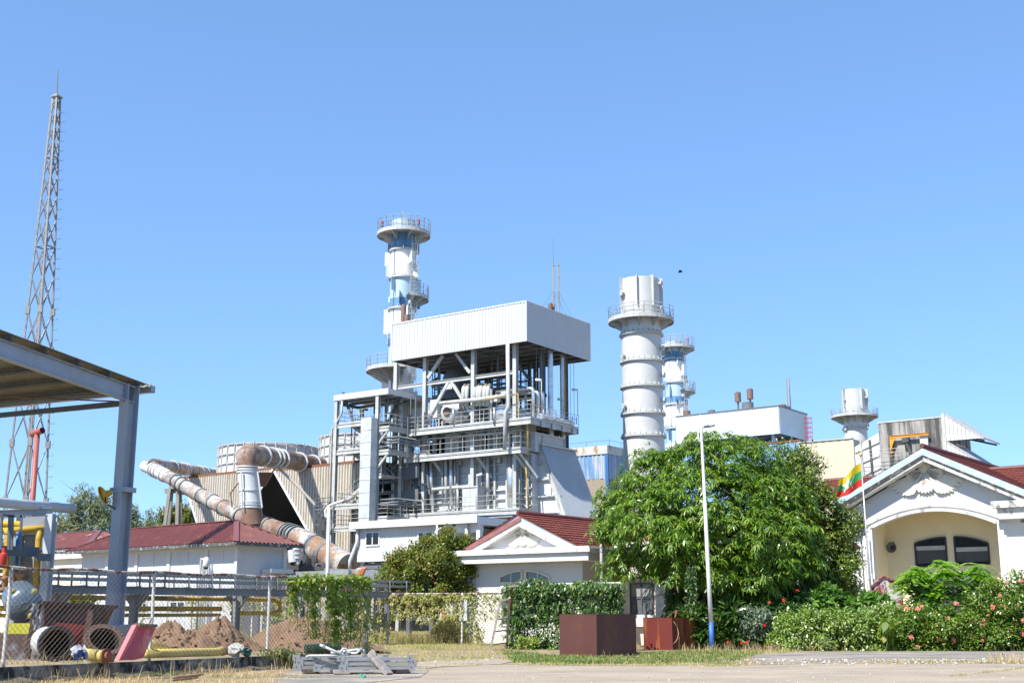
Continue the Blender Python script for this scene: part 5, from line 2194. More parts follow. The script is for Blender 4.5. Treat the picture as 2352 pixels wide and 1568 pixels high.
for (u, z, w_) in ((ul, zl, .3), (ur, zr, .12)):
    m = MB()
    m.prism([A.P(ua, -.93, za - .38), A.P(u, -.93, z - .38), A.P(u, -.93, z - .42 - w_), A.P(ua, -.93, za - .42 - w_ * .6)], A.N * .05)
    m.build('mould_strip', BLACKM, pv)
ue, ze = A.hit(2125, 1096, -.02)
emblem(A, -.01, ue, ze, 1.55, pv, CREAM if False else PALECREAM)
# horn loudspeaker on the porch wall
uh, zh = A.hit(2054, 1257, PB)
hs = thing('horn_speaker', 'grey horn loudspeaker on the cream porch wall', 'loudspeaker', tuple(A.P(uh, PB, zh)))
m = MB()
m.lathe(A.P(uh, PB - .05, zh), [(.05, 0), (.09, .1), (.14, .25), (.3, .42), (.32, .43), (.3, .44), (.14, .28), (.001, .2)], 20, -A.N)
m.build('horn', mat('horn_grey', (.16, .15, .13), .5), hs, True)
m = MB()
m.bar(A.P(uh, PB - .15, zh), A.P(uh, PB - .02, zh + .35), .05)
m.lathe(A.P(uh, PB - .28, zh), [(.001, 0), (.05, .02), (.06, .12), (.001, .13)], 8, -A.N)
m.build('bracket', FRAMED, hs)

# ---- small gabled villa in the middle ----
S = Fr((at(1090, 1474, 66).x, 66), 38)
sv = thing('gable_villa', 'small white villa with arched windows, red tiled roof and plaster emblem in its pediment', 'villa', tuple(S.P(3, 3, 0)))
w0 = S.hit(1076, 1400, 0)[0]
w1 = S.hit(1339, 1400, 0)[0]
f0, fzb = S.hit(1025, 1297, -1.0)
f1, fzm = S.hit(1351, 1265, -1.0)
_, fzb2 = S.hit(1351, 1284, -1.0)
_, fzt = S.hit(1352, 1257, -1.15)
t0, _ = S.hit(1013, 1276, -1.15)
fzb = (fzb + fzb2) / 2
m = MB()
m.fb(S, w0, w1, 0, .3, 0, fzb + .05)
m.fb(S, w1 - .3, w1, .3, 2.8, 0, fzb + .05)
m.fb(S, w0, w0 + .3, .3, 9, 0, fzb + .05)
m.build('wall', WHITE, sv)
m = MB()
m.fb(S, f0, f1, -1.0, 9, fzb, fzm - .02)
m.build('fascia', WHITE, sv)
m = MB()
m.fb(S, t0, f1 + .2, -1.18, 9, fzm - .02, fzt)
m.fb(S, t0 + .1, f1 + .1, -1.1, 8.9, fzt, fzt + .1)
m.build('cornice', CORN, sv)
ga, gza = S.hit(1192, 1183, -.35)
gl, gzl = S.hit(1062, 1266, -.35)
gr_, gzr = S.hit(1331, 1255, -.35)
gzl = gzr = (gzl + gzr) / 2
hw = (gr_ - gl) / 2
ga = (gl + gr_) / 2
gsl = (gza - gzl) / hw
m = MB()
m.prism([S.P(gl + .3, .05, fzt + .08), S.P(gr_ - .3, .05, fzt + .08), S.P(ga, .05, gza - .45)], S.N * .25)
m.build('pediment', WHITE, sv)
bk = S.hitu(1347, 1199, ga)[0]
bk = max(5, min(bk, 14))
m = MB()
for u in (gl - .15, gr_ + .15):
    m.prism([S.P(ga, -.45, gza), S.P(u, -.45, gzl - .08), S.P(u, bk + 5, gzl - .08), S.P(ga, bk + 5, gza)], Z * .06)
    tile_slope(m, S.P(u, -.45, gzl), S.P(u, bk + 5, gzl), S.P(ga, -.45, gza + .07))
m.build('roof', TILEM, sv)
m = MB()
n = 40
for i in range(n):
    b = -.45 + (bk + 5.4) * i / n
    m.tube([S.P(ga, b, gza + .13), S.P(ga, b + (bk + 5.4) / n * .97, gza + .15)], [.1, .125], 7)
m.build('ridge_cap', REDSHEET, sv)
rakes(S, -.4, ga, gza + .05, gl, gzl + .05, gr_, gzr + .05, sv, PALEBLUE, .3)
m = MB()
m.prism([S.P(ga + .2, -.46, gza - .05), S.P(gl, -.46, gzl + .07), S.P(gl, -.46, gzl - .16), S.P(ga + .2, -.46, gza - .28)], S.N * .05)
m.build('red_flashing', mat('red_flashing', (.32, .13, .12), .6, var=.2), sv)
ue, ze = S.hit(1202, 1232, .03)
emblem(S, .04, ue, ze, .82, sv, PALECREAM)
for px0, px1, pya, pyb, pyt, fl in ((1150, 1200, 1357, 1390, 1312, False), (1209, 1263, 1357, 1390, 1312, True)):
    py0, fl_ = 1326, fl
    a, z0 = S.hit(px0, 1338, -.01)
    o, a, c, z0, z1 = arch_window(S, -.01, px0, px1, 1325, 1338, 1310, sv, fl, PALECREAM, GLASSG)
    m = MB()
    m.fb(S, (a + c) / 2 - .025, (a + c) / 2 + .025, -.06, -.03, z0, z1 + .2)
    m.build('glazing_bar', FRAMEW, o)
    m = MB()
    m.fb(S, a, c, -.06, -.005, .9, z0 - .16)
    o2 = m.build('window', FRAMEW, sv)
    m = MB()
    m.fb(S, a + .1, c - .1, -.07, -.05, 1.0, z0 - .26)
    m.build('pane', GLASSG, o2)
m = MB()
p = S.P(w0 + .12, -.1, 0)
m.tube([p, p + Z * fzb], .1, 8)
m.build('drain_pipe', mat('blue_drain_pipe', (.09, .3, .6), .5), sv, True)

# ---- long cream wing behind the mango tree ----
L_ = Fr((S.P(w1, 2.8, 0).x, S.P(w1, 2.8, 0).y), 38)
lw = thing('cream_wing', 'long cream wing with grey framed window behind the mango tree', 'building', tuple(L_.P(6, 3, 0)))
e1 = L_.hit(1365, 1325, -.4)[1]
m = MB()
m.fb(L_, -.6, 9, 0, .3, 0, e1 + .6)
m.build('wall', PALECREAM, lw)
pc = L_.hit(1506, 1400, -.5)[0]
pc1 = L_.hit(1529, 1400, -.5)[0]
m = MB()
m.fb(L_, pc, pc1, -.5, 0, 0, e1)
m.build('pillar', WHITE, lw)
m = MB()
m.fb(L_, .2, 9, -.55, 0, e1, e1 + .45)
m.build('cornice', WHITE, lw)
m = MB()
g0, gz0 = L_.hit(1364, 1313, -.02)
for i in range(14):
    for j in range(2):
        u = g0 + i * .42
        m.fb(L_, u, u + .06, -.08, -.02, e1 + .5, e1 + 1.5)
m.fb(L_, g0, g0 + 5.6, -.1, -.02, e1 + .95, e1 + 1.02)
m.build('lattice_grille', FRAMED, lw)
a, z0 = L_.hit(1449, 1411, -.01)
c, _ = L_.hit(1503, 1411, -.01)
z1 = L_.hit(1449, 1338, -.01)[1]
zm_ = L_.hit(1449, 1371, -.01)[1]
m = MB()
for q in ((a, c, z0, z0 + .08), (a, c, z1 - .08, z1), (a, a + .08, z0 + .08, z1 - .08), (c - .08, c, z0 + .08, z1 - .08), ((a + c) / 2 - .05, (a + c) / 2 + .05, z0 + .08, z1 - .08), (a + .08, c - .08, zm_ - .08, zm_ + .04)):
    m.fb(L_, q[0], q[1], -.09, -.02, q[2], q[3])
o = m.build('window', mat('grey_window_frame', (.1, .11, .13), .4), lw)
m = MB()
m.fb(L_, a + .08, c - .08, -.05, -.03, z0 + .08, zm_ - .08)
m.build('pane', GLASSG, o)
m = MB()
m.fb(L_, a + .08, c - .08, -.05, -.03, zm_ + .04, z1 - .08)
m.build('upper_pane', mat('curtained_glass', (.32, .33, .32), .2, var=.1), o)
m = MB()
m.fb(L_, a - .2, c + .1, -.2, 0, z0 - .2, z0)
m.fb(L_, -.4, 9, -.3, 0, .9, 1.3)
m.build('sill', WHITE, lw)
m = MB()
rr_ = L_.hit(1390, 1200, 4)[1]
m.prism([L_.P(.5, -.6, e1 + 1.55), L_.P(9, -.6, e1 + 1.55), L_.P(9, 5, rr_), L_.P(.5, 5, rr_)], Z * .08)
tile_slope(m, L_.P(.5, -.6, e1 + 1.65), L_.P(9, -.6, e1 + 1.65), L_.P(.5, 5, rr_ + .1))
m.prism([L_.P(.5, 10.6, e1 + 1.55), L_.P(9, 10.6, e1 + 1.55), L_.P(9, 5, rr_), L_.P(.5, 5, rr_)], Z * .12)
m.build('roof', TILEM, lw)
m = MB()
m.fb(L_, .2, 9, 0, .3, e1 + .45, e1 + 1.6)
m.build('parapet', PALECREAM, lw)
m = MB()
m.fb(L_, .45, 9, -.7, -.6, e1 + 1.45, e1 + 1.7)
m.build('fascia', WHITE, lw)

# ---- weathered red gable sign among the bushes ----
rgp = at(2030, 1340, 58)
rg = thing('weathered_gable', 'small weathered red and white shelter gable among the bushes by the flagpole', 'shelter', (rgp.x, rgp.y, 0))
m = MB()
a, t_, c = at(1999, 1346, 58), at(2029, 1321, 58), at(2070, 1338, 58)
m.prism([V((a.x, a.y, 0)), a, a.lerp(t_, .35) + Z * .04, a.lerp(t_, .8) + Z * .02, t_, t_.lerp(c, .3) - Z * .06, c, V((c.x, c.y, 0))], V((.2, .5, 0)))
m.build('gable_panel', mat('peeling_red_paint', (.28, .045, .045), .8, var=.3, stain=(.6, .58, .56), ss=2.2, lo=.46, hi=.54, streak=2, stain2=(.12, .1, .1), ss2=3), rg)
m = MB()
for q, e in ((a, t_), (t_, c)):
    m.bar(q - V((0, .03, .05)), e - V((0, .03, .05)), .06, .09)
m.build('edge_trim', mat('dull_red_trim', (.2, .04, .04), .8, var=.4, stain=(.5, .48, .46), ss=3), rg)

# ================= long metal hut with hipped roof =================
Hf = Fr((at(538, 1450, 77).x, 77), 40)
hz = Hf.hit(538, 1247)[1]
hL = Hf.hit(190, 1265, 0)[0]
hD = Hf.hitu(657, 1252, 0)[0]
hut = thing('metal_hut', 'long white panelled hut with red hipped sheet roof below the white pipe', 'hut', tuple(Hf.P(hL / 2, 3, 0)))
HUTW = mat('hut_panel', (.6, .62, .63), .5, var=.06, stain=(.5, .52, .53), ss=.8, lo=.5, hi=.75, streak=6)
m = MB()
m.fb(Hf, hL, 0, 0, hD, 0, hz)
m.build('wall', HUTW, hut)
m = MB()
px_ = [538, 472, 386, 312, 245]
for px in px_:
    u = Hf.hit(px, 1300, -.08)[0]
    m.fb(Hf, u - .16 if px < 538 else -.2, u + .16 if px < 538 else .04, -.09, 0, 0, hz - .32)
m.fb(Hf, hL, .04, -.1, 0, hz - .32, hz)
m.fb(Hf, 0, .1, .0, hD, hz - .3, hz)
m.fb(Hf, 0, .1, hD - .25, hD + .02, 0, hz - .3)
for px in (510, 430, 350, 280):
    u = Hf.hit(px, 1300, -.05)[0]
    m.fb(Hf, u - .02, u + .02, -.03, 0, 0, hz - .32)
m.build('panel_frame', WHITE, hut)
ov = .85
e0 = (-ov + hL, 0 + ov)
zr1 = Hf.hit(543, 1197, hD * .5)[1]
uR1 = Hf.hit(543, 1198, hD * .5)[0]
rise = zr1 - hz
uL1 = hL + 3.0
m = MB()
ce = [Hf.P(hL - ov, -ov, hz), Hf.P(ov, -ov, hz), Hf.P(ov, hD + ov, hz), Hf.P(hL - ov, hD + ov, hz)]
R0, R1 = Hf.P(uL1, hD / 2, zr1), Hf.P(uR1, hD / 2, zr1)


def corr_face(mb, pts, ud, pitch=.33, dep=.08):
    """ribbed roof face: polygon cut into strips across ud, ribs raised"""
    o = pts[0]
    nr = (pts[1] - pts[0]).cross(pts[-1] - pts[0]).normalized()
    if nr.z < 0:
        nr = -nr
    vd = nr.cross(ud).normalized()
    if vd.z < 0:
        vd = -vd
    q = [((p - o).dot(ud), (p - o).dot(vd)) for p in pts]
    a, c = min(x for x, _ in q), max(x for x, _ in q)

    def lim(u, hi):
        zs_ = []
        for i in range(len(q)):
            (x0, y0), (x1, y1) = q[i], q[(i + 1) % len(q)]
            if (x0 - u) * (x1 - u) <= 0 and abs(x1 - x0) > 1e-6:
                zs_.append(y0 + (y1 - y0) * (u - x0) / (x1 - x0))
        return (max(zs_) if hi else min(zs_)) if zs_ else 0
    e = 1e-4
    mb.corr(o + ud * (a + e), ud, c - a - 2 * e, lambda u: lim(u + a + e, False), lambda u: lim(u + a + e, True), vd, nr, pitch, dep)


corr_face(m, [ce[0], ce[1], R1, R0], Hf.U)
corr_face(m, [ce[1], ce[2], R1], Hf.N)
corr_face(m, [ce[2], ce[3], R0, R1], Hf.U)
corr_face(m, [ce[3], ce[0], R0], Hf.N)
roof = m.build('roof', REDSHEET, hut)
m = MB()
for a, c in ((ce[1], R1), (ce[0], R0), (R0, R1), (ce[2], R1)):
    m.bar(a + Z * .06, c + Z * .08, .34, .05)
m.build('ridge_cap', mat('ridge_red', (.22, .08, .075), .5), roof)
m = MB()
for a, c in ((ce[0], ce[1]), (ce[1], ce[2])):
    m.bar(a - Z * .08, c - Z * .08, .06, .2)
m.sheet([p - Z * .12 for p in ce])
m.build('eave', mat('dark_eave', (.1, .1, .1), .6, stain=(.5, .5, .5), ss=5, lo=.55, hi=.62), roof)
for px0, px1, y0, y1 in ((393, 425, 1361, 1402), (321, 337, 1366, 1402)):
    a, z1 = Hf.hit(px0, y0, -.02)
    c, z0 = Hf.hit(px1, y1, -.02)
    m = MB()
    for q in ((a, c, z0, z0 + .08), (a, c, z1 - .08, z1), (a, a + .08, z0 + .08, z1 - .08), (c - .08, c, z0 + .08, z1 - .08), ((a + c) / 2 - .05, (a + c) / 2 + .05, z0 + .08, z1 - .08), (a + .08, c - .08, (z0 + z1) / 2 - .03, (z0 + z1) / 2 + .03)):
        m.fb(Hf, q[0], q[1], -.08, .01, q[2], q[3])
    o = m.build('window', FRAMEW, hut)
    m = MB()
    m.fb(Hf, a + .08, c - .08, -.04, -.02, z0 + .08, z1 - .08)
    m.build('pane', GLASS, o)
m = MB()
b0 = Hf.hitu(625, 1310, .1)[0]
m.fb(Hf, .1, 1.0, b0 - .8, b0 + 1, Hf.hitu(625, 1312, .5)[1] - .1, Hf.hitu(625, 1306, .5)[1])
m.fb(Hf, .05, .3, b0 - .8, b0, 0, Hf.hitu(625, 1312, .5)[1] - .1)
m.build('door_canopy', HUTW, hut)

# ---- second hut behind with mouldy parapet ----
H2 = Fr((at(197, 1400, 96).x, 96), 40)
h2 = thing('parapet_hut', 'cream walled hut with mouldy white parapet and red hipped roof behind the shed column', 'hut', tuple(H2.P(-6, 3, 0)))
pz0, pz1 = H2.hit(197, 1281)[1], H2.hit(197, 1270)[1]
m = MB()
m.fb(H2, -22, 0, 0, 9, 0, pz0)
m.build('wall', PALECREAM, h2)
m = MB()
m.fb(H2, -22.2, .25, -.4, 9.2, pz0, pz1 + .2)
m.fb(H2, -22.4, .35, -.55, 9.3, pz1 + .2, pz1 + .38)
m.build('parapet', CORN, h2)
m = MB()
for u in (-7, -9.2, -11.4, -13.6):
    m.fb(H2, u, u + 1.6, -.03, .01, pz0 - 1.5, pz0 - 1.1)
m.build('vent_grille', FRAMED, h2)
zrd = H2.hit(228, 1220, 4.5)[1]
m = MB()
q = [H2.P(-22.6, -.7, pz1 + .4), H2.P(.6, -.7, pz1 + .4), H2.P(.6, 9.6, pz1 + .4), H2.P(-22.6, 9.6, pz1 + .4)]
r0, r1 = H2.P(-18, 4.5, zrd), H2.P(H2.hit(228, 1220, 4.5)[0], 4.5, zrd)
corr_face(m, [q[0], q[1], r1, r0], H2.U)
corr_face(m, [q[1], q[2], r1], H2.N)
corr_face(m, [q[3], q[0], r0], H2.N)
corr_face(m, [q[2], q[3], r0, r1], H2.U)
m.build('roof', mat('patchy_red_roof', (.22, .07, .06), .6, var=.2, stain=(.5, .4, .33), ss=1.1, lo=.57, hi=.66), h2)
m = MB()
m.bar(q[1] + Z * .06, r1 + Z * .1, .4, .06)
m.bar(r0 + Z * .08, r1 + Z * .08, .3, .06)
m.build('ridge_cap', mat('ridge_red_far', (.2, .08, .07), .5), h2)
# ================= lattice mast =================
YM = 70
b0 = at(66, 1405, YM)
ms = thing('lattice_mast', 'tall tapering galvanised lattice mast behind the shed roof', 'mast', (b0.x - .9, YM, 0))
zt = at(130, 226, YM).z
ct_, cb_ = at(130, 226, YM), V((at(58, 1160, YM).x, YM, at(58, 1160, YM).z))
wt = 19 * YM / F
wb = 98 * YM / F


def mc(z, i):
    """corner i of the square mast at height z"""
    f = (z - cb_.z) / (ct_.z - cb_.z)
    w_ = (wb + (wt - wb) * f) / 2 / 1.58
    c = cb_.lerp(ct_, f)
    a = math.radians(22) + i * math.pi / 2
    return V((c.x + w_ * 1.414 * math.cos(a), c.y + w_ * 1.414 * math.sin(a), z))


MASTM = mat('mast_galvanised', (.3, .305, .3), .5, metal=.3, var=.25, vs=5, stain=(.2, .15, .1), ss=3, lo=.55, hi=.7)
m = MB()
for i in range(4):
    m.bar(mc(0, i), mc(zt, i), .095, .095)
m.build('leg', MASTM, ms)
hs_ = [0]
while hs_[-1] < zt - .7:
    f = (hs_[-1] - cb_.z) / (ct_.z - cb_.z)
    hs_.append(hs_[-1] + max(.95, 1.35 * (wb + (wt - wb) * f)))
hs_[-1] = zt
m = MB()
for k in range(len(hs_) - 1):
    for i in range(4):
        j = (i + 1) % 4
        m.bar(mc(hs_[k], i), mc(hs_[k + 1], j), .042, .042)
        m.bar(mc(hs_[k], j), mc(hs_[k + 1], i), .042, .042)
        if k % 4 == 0:
            m.bar(mc(hs_[k], i), mc(hs_[k], j), .07, .07)
o = m.build('lattice_bracing', MASTM, ms)
m = MB()
for k in range(len(hs_)):
    if mc(hs_[k], 0).z < zt * .62:
        for i in range(4):
            p = mc(hs_[k], i)
            q = mc(hs_[k], (i + 1) % 4)
            m.bar(p - Z * .22, p + Z * .22, .26, .16)
o = m.build('gusset_plate', MASTM, ms)
o['kind'] = 'stuff'
m = MB()
z = 3
i = max(range(4), key=lambda i: mc(5, i).x)
while z < zt - .3:
    p = mc(z, i)
    m.tube([p, p + V((.3, 0, 0)), p + V((.33, 0, .08))], .014, 4, False)
    z += .62
o = m.build('step_bolt', MASTM, ms)
o['kind'] = 'stuff'
m = MB()
m.tube([ct_ + Z * 0, at(133, 160, YM)], [.05, .03], 6)
m.lathe(ct_ + Z * .0, [(.001, 0), (wt * .75, .02), (wt * .75, .1), (.1, .3), (.001, .32)], 4, None, .4)
m.build('lightning_rod', MASTM, ms)
m = MB()
for k in (0, 1):
    m.bar(mc(0, 0).lerp(mc(0, 2), .45 + .1 * k), mc(zt * .75, 0).lerp(mc(zt * .75, 2), .45 + .1 * k), .08, .08)
m.build('cable_ladder', MASTM, ms)
rv = thing('vent_pipe', 'red vent pipe with a T shaped top in front of the lattice mast', 'pipe', tuple(at(78, 1300, 62)))
m = MB()
p0, p1 = V((at(78, 1300, 62).x - .25, 62, 0)), at(86, 992, 62)
m.tube([p0, p1], .135, 12)
m.build('pipe', mat('faded_red_pipe', (.38, .1, .08), .5, var=.2, stain=(.3, .2, .1), ss=1.2, lo=.55, hi=.7), rv, True)
m = MB()
d = V((.8, -.6, .12))
m.lathe(p1 - d * .45, [(.17, 0), (.17, .9), (.14, .9), (.14, .3)], 14, d)
m.build('outlet', mat('faded_red_outlet', (.38, .11, .085), .5), rv, 50)

# ================= open shed at the left edge =================
shd = thing('open_shed', 'open steel shed with sloping sheet roof and one tall blue grey column', 'shed', (-15, 52, 0))
SHEDM = mat('blue_grey_steel', (.33, .38, .45), .5, var=.12, vs=1, stain=(.3, .32, .33), ss=1, lo=.5, hi=.7, streak=4, stain2=(.2, .1, .06), ss2=1.4, lo2=.62, hi2=.72)
SHEDR = mat('shed_sheet', (.24, .23, .195), .6, var=.12, stain=(.17, .16, .135), ss=1, lo=.5, hi=.7)
YS = 46
kb_ = at(268, 1437, YS)
kt_ = at(293, 884, YS)
d1 = V((-.44, -.9, 0)).normalized()       # along the rafter, towards the viewer
d2 = V((-.9, .44, 0)).normalized()        # along the eave, away to the left
kx = V(((kb_.x + kt_.x) / 2, YS, 0))
zk0, zk1 = kb_.z, kt_.z
m = MB()
for sg in (-1, 1):
    m.bar(kx + d1 * .28 * sg + Z * zk0, kx + d1 * .28 * sg + Z * zk1, .42, .035, up=d1)
m.bar(kx + Z * zk0, kx + Z * zk1, .03, .56, up=d1)
m.box(kx + Z * (zk0 + .03), .7, .8, .06, math.atan2(d1.y, d1.x))
m.build('column', SHEDM, shd)
m = MB()
m.box(kx + Z * (zk0 / 2), 1.0, 1.0, zk0, math.atan2(d1.y, d1.x))
m.build('plinth', CONC, shd)
sl5 = math.tan(math.radians(5.5))
LR = 7.6
zr_ = at(275, 905, YS).z
ra = kx + d1 * .3 + Z * zr_
rbk = ra + d1 * LR + Z * (LR * sl5)
m = MB()
m.ibeam(kx - d1 * .2 + Z * (zr_ - .02), rbk, .26, .62)
for k in range(3):
    m.bar(kx + d1 * .32 + Z * (zr_ - .2 + k * .2), kx + d1 * .36 + Z * (zr_ - .2 + k * .2), .3, .05, up=d1)
m.build('rafter', SHEDM, shd)
oh = .18
zsheet = .31 + .16
m = MB()
for k in range(6):
    a = kx + d1 * (-.35 + k * 1.55) + Z * (zr_ + .31 + (-.35 + k * 1.55) * sl5)
    m.hexa(a - d2 * oh, d2 * (oh + 9), d1 * .07, Z * .2)
    m.hexa(a - d2 * oh + Z * .0, d2 * (oh + 9), d1 * .16, Z * .02)
m.build('purlin', mat('purlin_grey', (.13, .135, .13), .6, var=.15), shd)
m = MB()
e0 = kx - d1 * .75 - d2 * (oh + .1) + Z * (zr_ + .53 - .75 * sl5)
vd = (d1 + Z * sl5).normalized()
m.corr(e0, d2, oh + 9.5, 0, LR + 1.2, vd, -d2.cross(vd).normalized() if d2.cross(vd).z < 0 else d2.cross(vd).normalized(), .3, .03)
m.build('roof_sheet', SHEDR, shd)
m = MB()
gl_ = kx - d1 * .8 + Z * (zr_ + .42)
m.hexa(gl_ - d2 * (oh + .1) - Z * .22, d2 * (oh + 9.5), -d1 * .03, Z * .34)
m.hexa(gl_ - d2 * (oh + .1) - Z * .22, d2 * (oh + 9.5), -d1 * .26, Z * .03)
m.hexa(gl_ - d2 * (oh + .1) - Z * .22 - d1 * .23, d2 * (oh + 9.5), -d1 * .03, Z * .26)
m.hexa(gl_ - d2 * (oh + .1) - Z * .22, d2 * .03, -d1 * .26, Z * .26)
m.build('gutter', GALV, shd)
m = MB()
st_ = at(287, 913, YS)
m.bar(V((kx.x, kx.y, st_.z - .2)), V((kx.x, kx.y, st_.z - .2)) + d2 * 9.5, .12, .2)
m.build('eave_strut', mat('strut_dark_green', (.09, .1, .095), .6), shd)
m = MB()
m.tube([V((kx.x, kx.y, zr_ - .3)), V((kx.x, kx.y, zr_ + .25)) + d2 * 8.5 + d1 * 3], .03, 5)
m.build('tie_rod', RUST, shd)
# bracket, flood lamp, conduit on the column
fl = thing('flood_lamp', 'small yellow flood lamp on a bracket of the blue grey column', 'lamp', tuple(at(250, 1135, YS)))
m = MB()
p = at(248, 1133, YS - .3)
ax = V((-.75, -.5, -.45)).normalized()
m.lathe(p - ax * .16, [(.001, 0), (.1, .02), (.12, .2), (.34, .3), (.38, .34), (.38, .38), (.32, .36)], 16, ax)
m.build('shade', YELLOW, fl, 40)
m = MB()
q = at(272, 1124, YS - .2)
m.bar(p - ax * .1, q, .05)
m.bar(p - ax * .1 + Z * .15, q + Z * .1, .04)
m.box(kx + Z * (q.z), .6, .75, .18, math.atan2(d1.y, d1.x))
m.build('bracket', SHEDM, fl)
m = MB()
m.tube([at(243, 1140, YS - .3), at(241, 1150, YS - .3), at(246, 1158, YS - .3), at(262, 1166, YS - .3), at(266, 1170, YS - .2)], .035, 6)
m.build('cable', DARKST, fl, True)

# ================= gas pipe skid at the left edge =================
SK = 42
GREYP = mat('pale_grey_paint', (.5, .54, .58), .5, var=.1, stain=(.35, .35, .33), ss=1.5, lo=.6, hi=.75)
DKBLUE = mat('dark_blue_grey_steel', (.09, .12, .15), .55, var=.15)
gs = thing('pipe_rack', 'steel rack with a thick white pipe and yellow gas pipes at the left edge', 'pipe rack', tuple(V((at(60, 1300, SK).x, SK, 0))))


def elbows(P, r):
    Q = [P[0]]
    for i in range(1, len(P) - 1):
        a, c = P[i - 1] - P[i], P[i + 1] - P[i]
        k = min(r * 2.5, a.length * .45, c.length * .45)
        a, c = a.normalized() * k, c.normalized() * k
        for t in (0, .2, .4, .6, .8, 1):
            Q.append(P[i] + a * (1 - t) ** 2 + c * t * t)
    Q.append(P[-1])
    return Q


def skp(pts, r, mt, name='pipe', n=10):
    mb = MB()
    P = [at(*p) if len(p) == 3 else at(p[0], p[1], SK) for p in pts]
    mb.tube(elbows(P, r), r, n)
    return mb.build(name, mt, gs, True)


skp([(-160, 1138, 36.5), (30, 1156, 41.0), (166, 1168, 44.5)], .17, GREYP, 'main_pipe', 16)
m = MB()
m.ibeam(at(-150, 1188, 41), at(118, 1174, 42.5), .2, .28)
m.build('beam', SHEDM, gs)
for px, Y in ((119, 42.5), (52, 46), (-20, 42)):
    p = at(px, 1180, Y)
    m = MB()
    m.ibeam(V((p.x, p.y, .2)), p, .28, .3, up=V((.3, 1, 0)).normalized())
    m.build('post', GREYP if px > 100 else mat('peeling_post', (.3, .3, .29), .8, stain=(.5, .5, .48), ss=2), gs)
skp([(-60, 1199, 43), (60, 1206, 43.5), (132, 1213, 44)], .14, YELLOW, 'gas_pipe')
skp([(-60, 1222, 42.5), (40, 1217, 43), (118, 1212, 43.5)], .12, YELLOW, 'gas_pipe')
skp([(90, 1212, 42.5), (88, 1260, 42.5), (83, 1330, 42.5), (86, 1345, 42.5)], .11, YELLOW, 'gas_pipe')
skp([(14, 1216, 42), (18, 1226, 42), (14, 1300, 42), (12, 1345, 42)], .1, YELLOW, 'gas_pipe')
skp([(28, 1235, 43), (26, 1335, 43)], .24, mat('grey_vessel', (.36, .4, .43), .5), 'filter_vessel', 14)
skp([(41, 1220, 42.5), (37, 1330, 42.5)], .06, mat('blue_tube', (.05, .15, .35), .5), 'air_pipe')
m = MB()
for px in (4, 22, 29, 49):
    m.bar(at(px, 1183, 40.5), at(px - 2, 1262, 40.5), .07, .07)
m.bar(at(-20, 1180, 40.5), at(56, 1186, 40.5), .07, .07)
m.bar(at(-20, 1224, 40.5), at(54, 1228, 40.5), .05, .05)
m.build('handrail', DKBLUE, gs)
m = MB()
m.bar(at(-40, 1262, 40.3), at(88, 1267, 42), .1, .32)
m.bar(at(86, 1279, 41.5), at(113, 1279, 42.4), .12, .24)
m.build('platform_beam', DKBLUE, gs)
m = MB()
m.hexa(at(-30, 1258, 40.5), at(84, 1264, 42) - at(-30, 1258, 40.5), V((.1, 1.6, 0)), Z * .05)
m.build('platform', DKBLUE, gs)
m = MB()
p = at(6, 1300, 40.5)
m.lathe(p, [(.08, 0), (.12, .05), (.12, .4), (.07, .45), (.07, .6)], 12)
m.build('red_valve', REDP, gs, 40)
m = MB()
for px, py in ((33, 1318), (45, 1322), (12, 1330)):
    p = at(px, py, 41.5)
    m.lathe(p - Z * .35, [(.16, 0), (.16, .06), (.08, .1), (.1, .3), (.16, .36), (.16, .42), (.05, .46), (.05, .6)], 10)
m.build('valve', mat('rusty_valve', (.35, .18, .08), .7, var=.3), gs, 40)
m = MB()
m.box(at(84, 1195, 43.5), 1.0, .5, 1.0, .4)
m.build('sheet_box', GREYP, gs)
m = MB()
p = at(87, 1263, 43.5)
m.bar(V((p.x, p.y, .2)), at(87, 1190, 43.5), .75, .3)
m.build('square_post', mat('stained_post', (.3, .3, .28), .8, var=.3, stain=(.14, .1, .08), ss=1.5), gs)

# pressure vessel
vs_ = thing('pressure_vessel', 'blue grey jacketed vessel with a domed end on a yellow cradle', 'tank', tuple(V((at(50, 1380, 36).x, 36, 0))))
VES = mat('vessel_jacket', (.16, .22, .27), .35, metal=.4, var=.15, vs=2)
c = at(57, 1392, 36)
ax = V((.42, -.88, -.12)).normalized()
R = 39 * 36 / F
m = MB()
m.lathe(c - ax * 2.4, [(R, 0), (R, 2.0)] + [(R * math.cos(t), 2.0 + R * .55 * math.sin(t)) for t in [math.pi / 2 * k / 8 for k in range(1, 9)]], 40, ax)
m.build('shell', VES, vs_, 30)
m = MB()
x = ax.cross(Z).normalized()
y = x.cross(ax)
for i in range(20):
    a = 6.283 * i / 20
    dr = x * math.cos(a) + y * math.sin(a)
    m.tube([c - ax * .4 + dr * R * math.cos(t) + ax * (R * .55 * math.sin(t) + .004) for t in [math.pi / 2 * k / 6 for k in range(0, 6)]], .006, 4, False)
m.ring(c - ax * .4, R, .015, 40, ax, 5)
m.ring(c - ax * .4 + ax * R * .53, R * .2, .02, 20, ax, 5)
m.build('seam', STEELG, vs_)
m = MB()
for px, py in ((31, 1357), (80, 1357), (72, 1413)):
    p = at(px, py, 35.4)
    m.lathe(p, [(.001, 0), (.09, .02), (.09, .06), (.05, .07), (.04, .12), (.001, .13)], 8, -V((0, 1, 0)))
m.build('flange_cover', mat('dull_yellow', (.33, .31, .1), .6), vs_, 40)
m = MB()
m.hexa(at(14, 1462, 35.6), at(74, 1462, 35.6) - at(14, 1462, 35.6), V((0, .12, 0)), Z * .38)
m.build('cradle', mat('bright_yellow_sheet', (.5, .48, .05), .6), vs_)
m = MB()
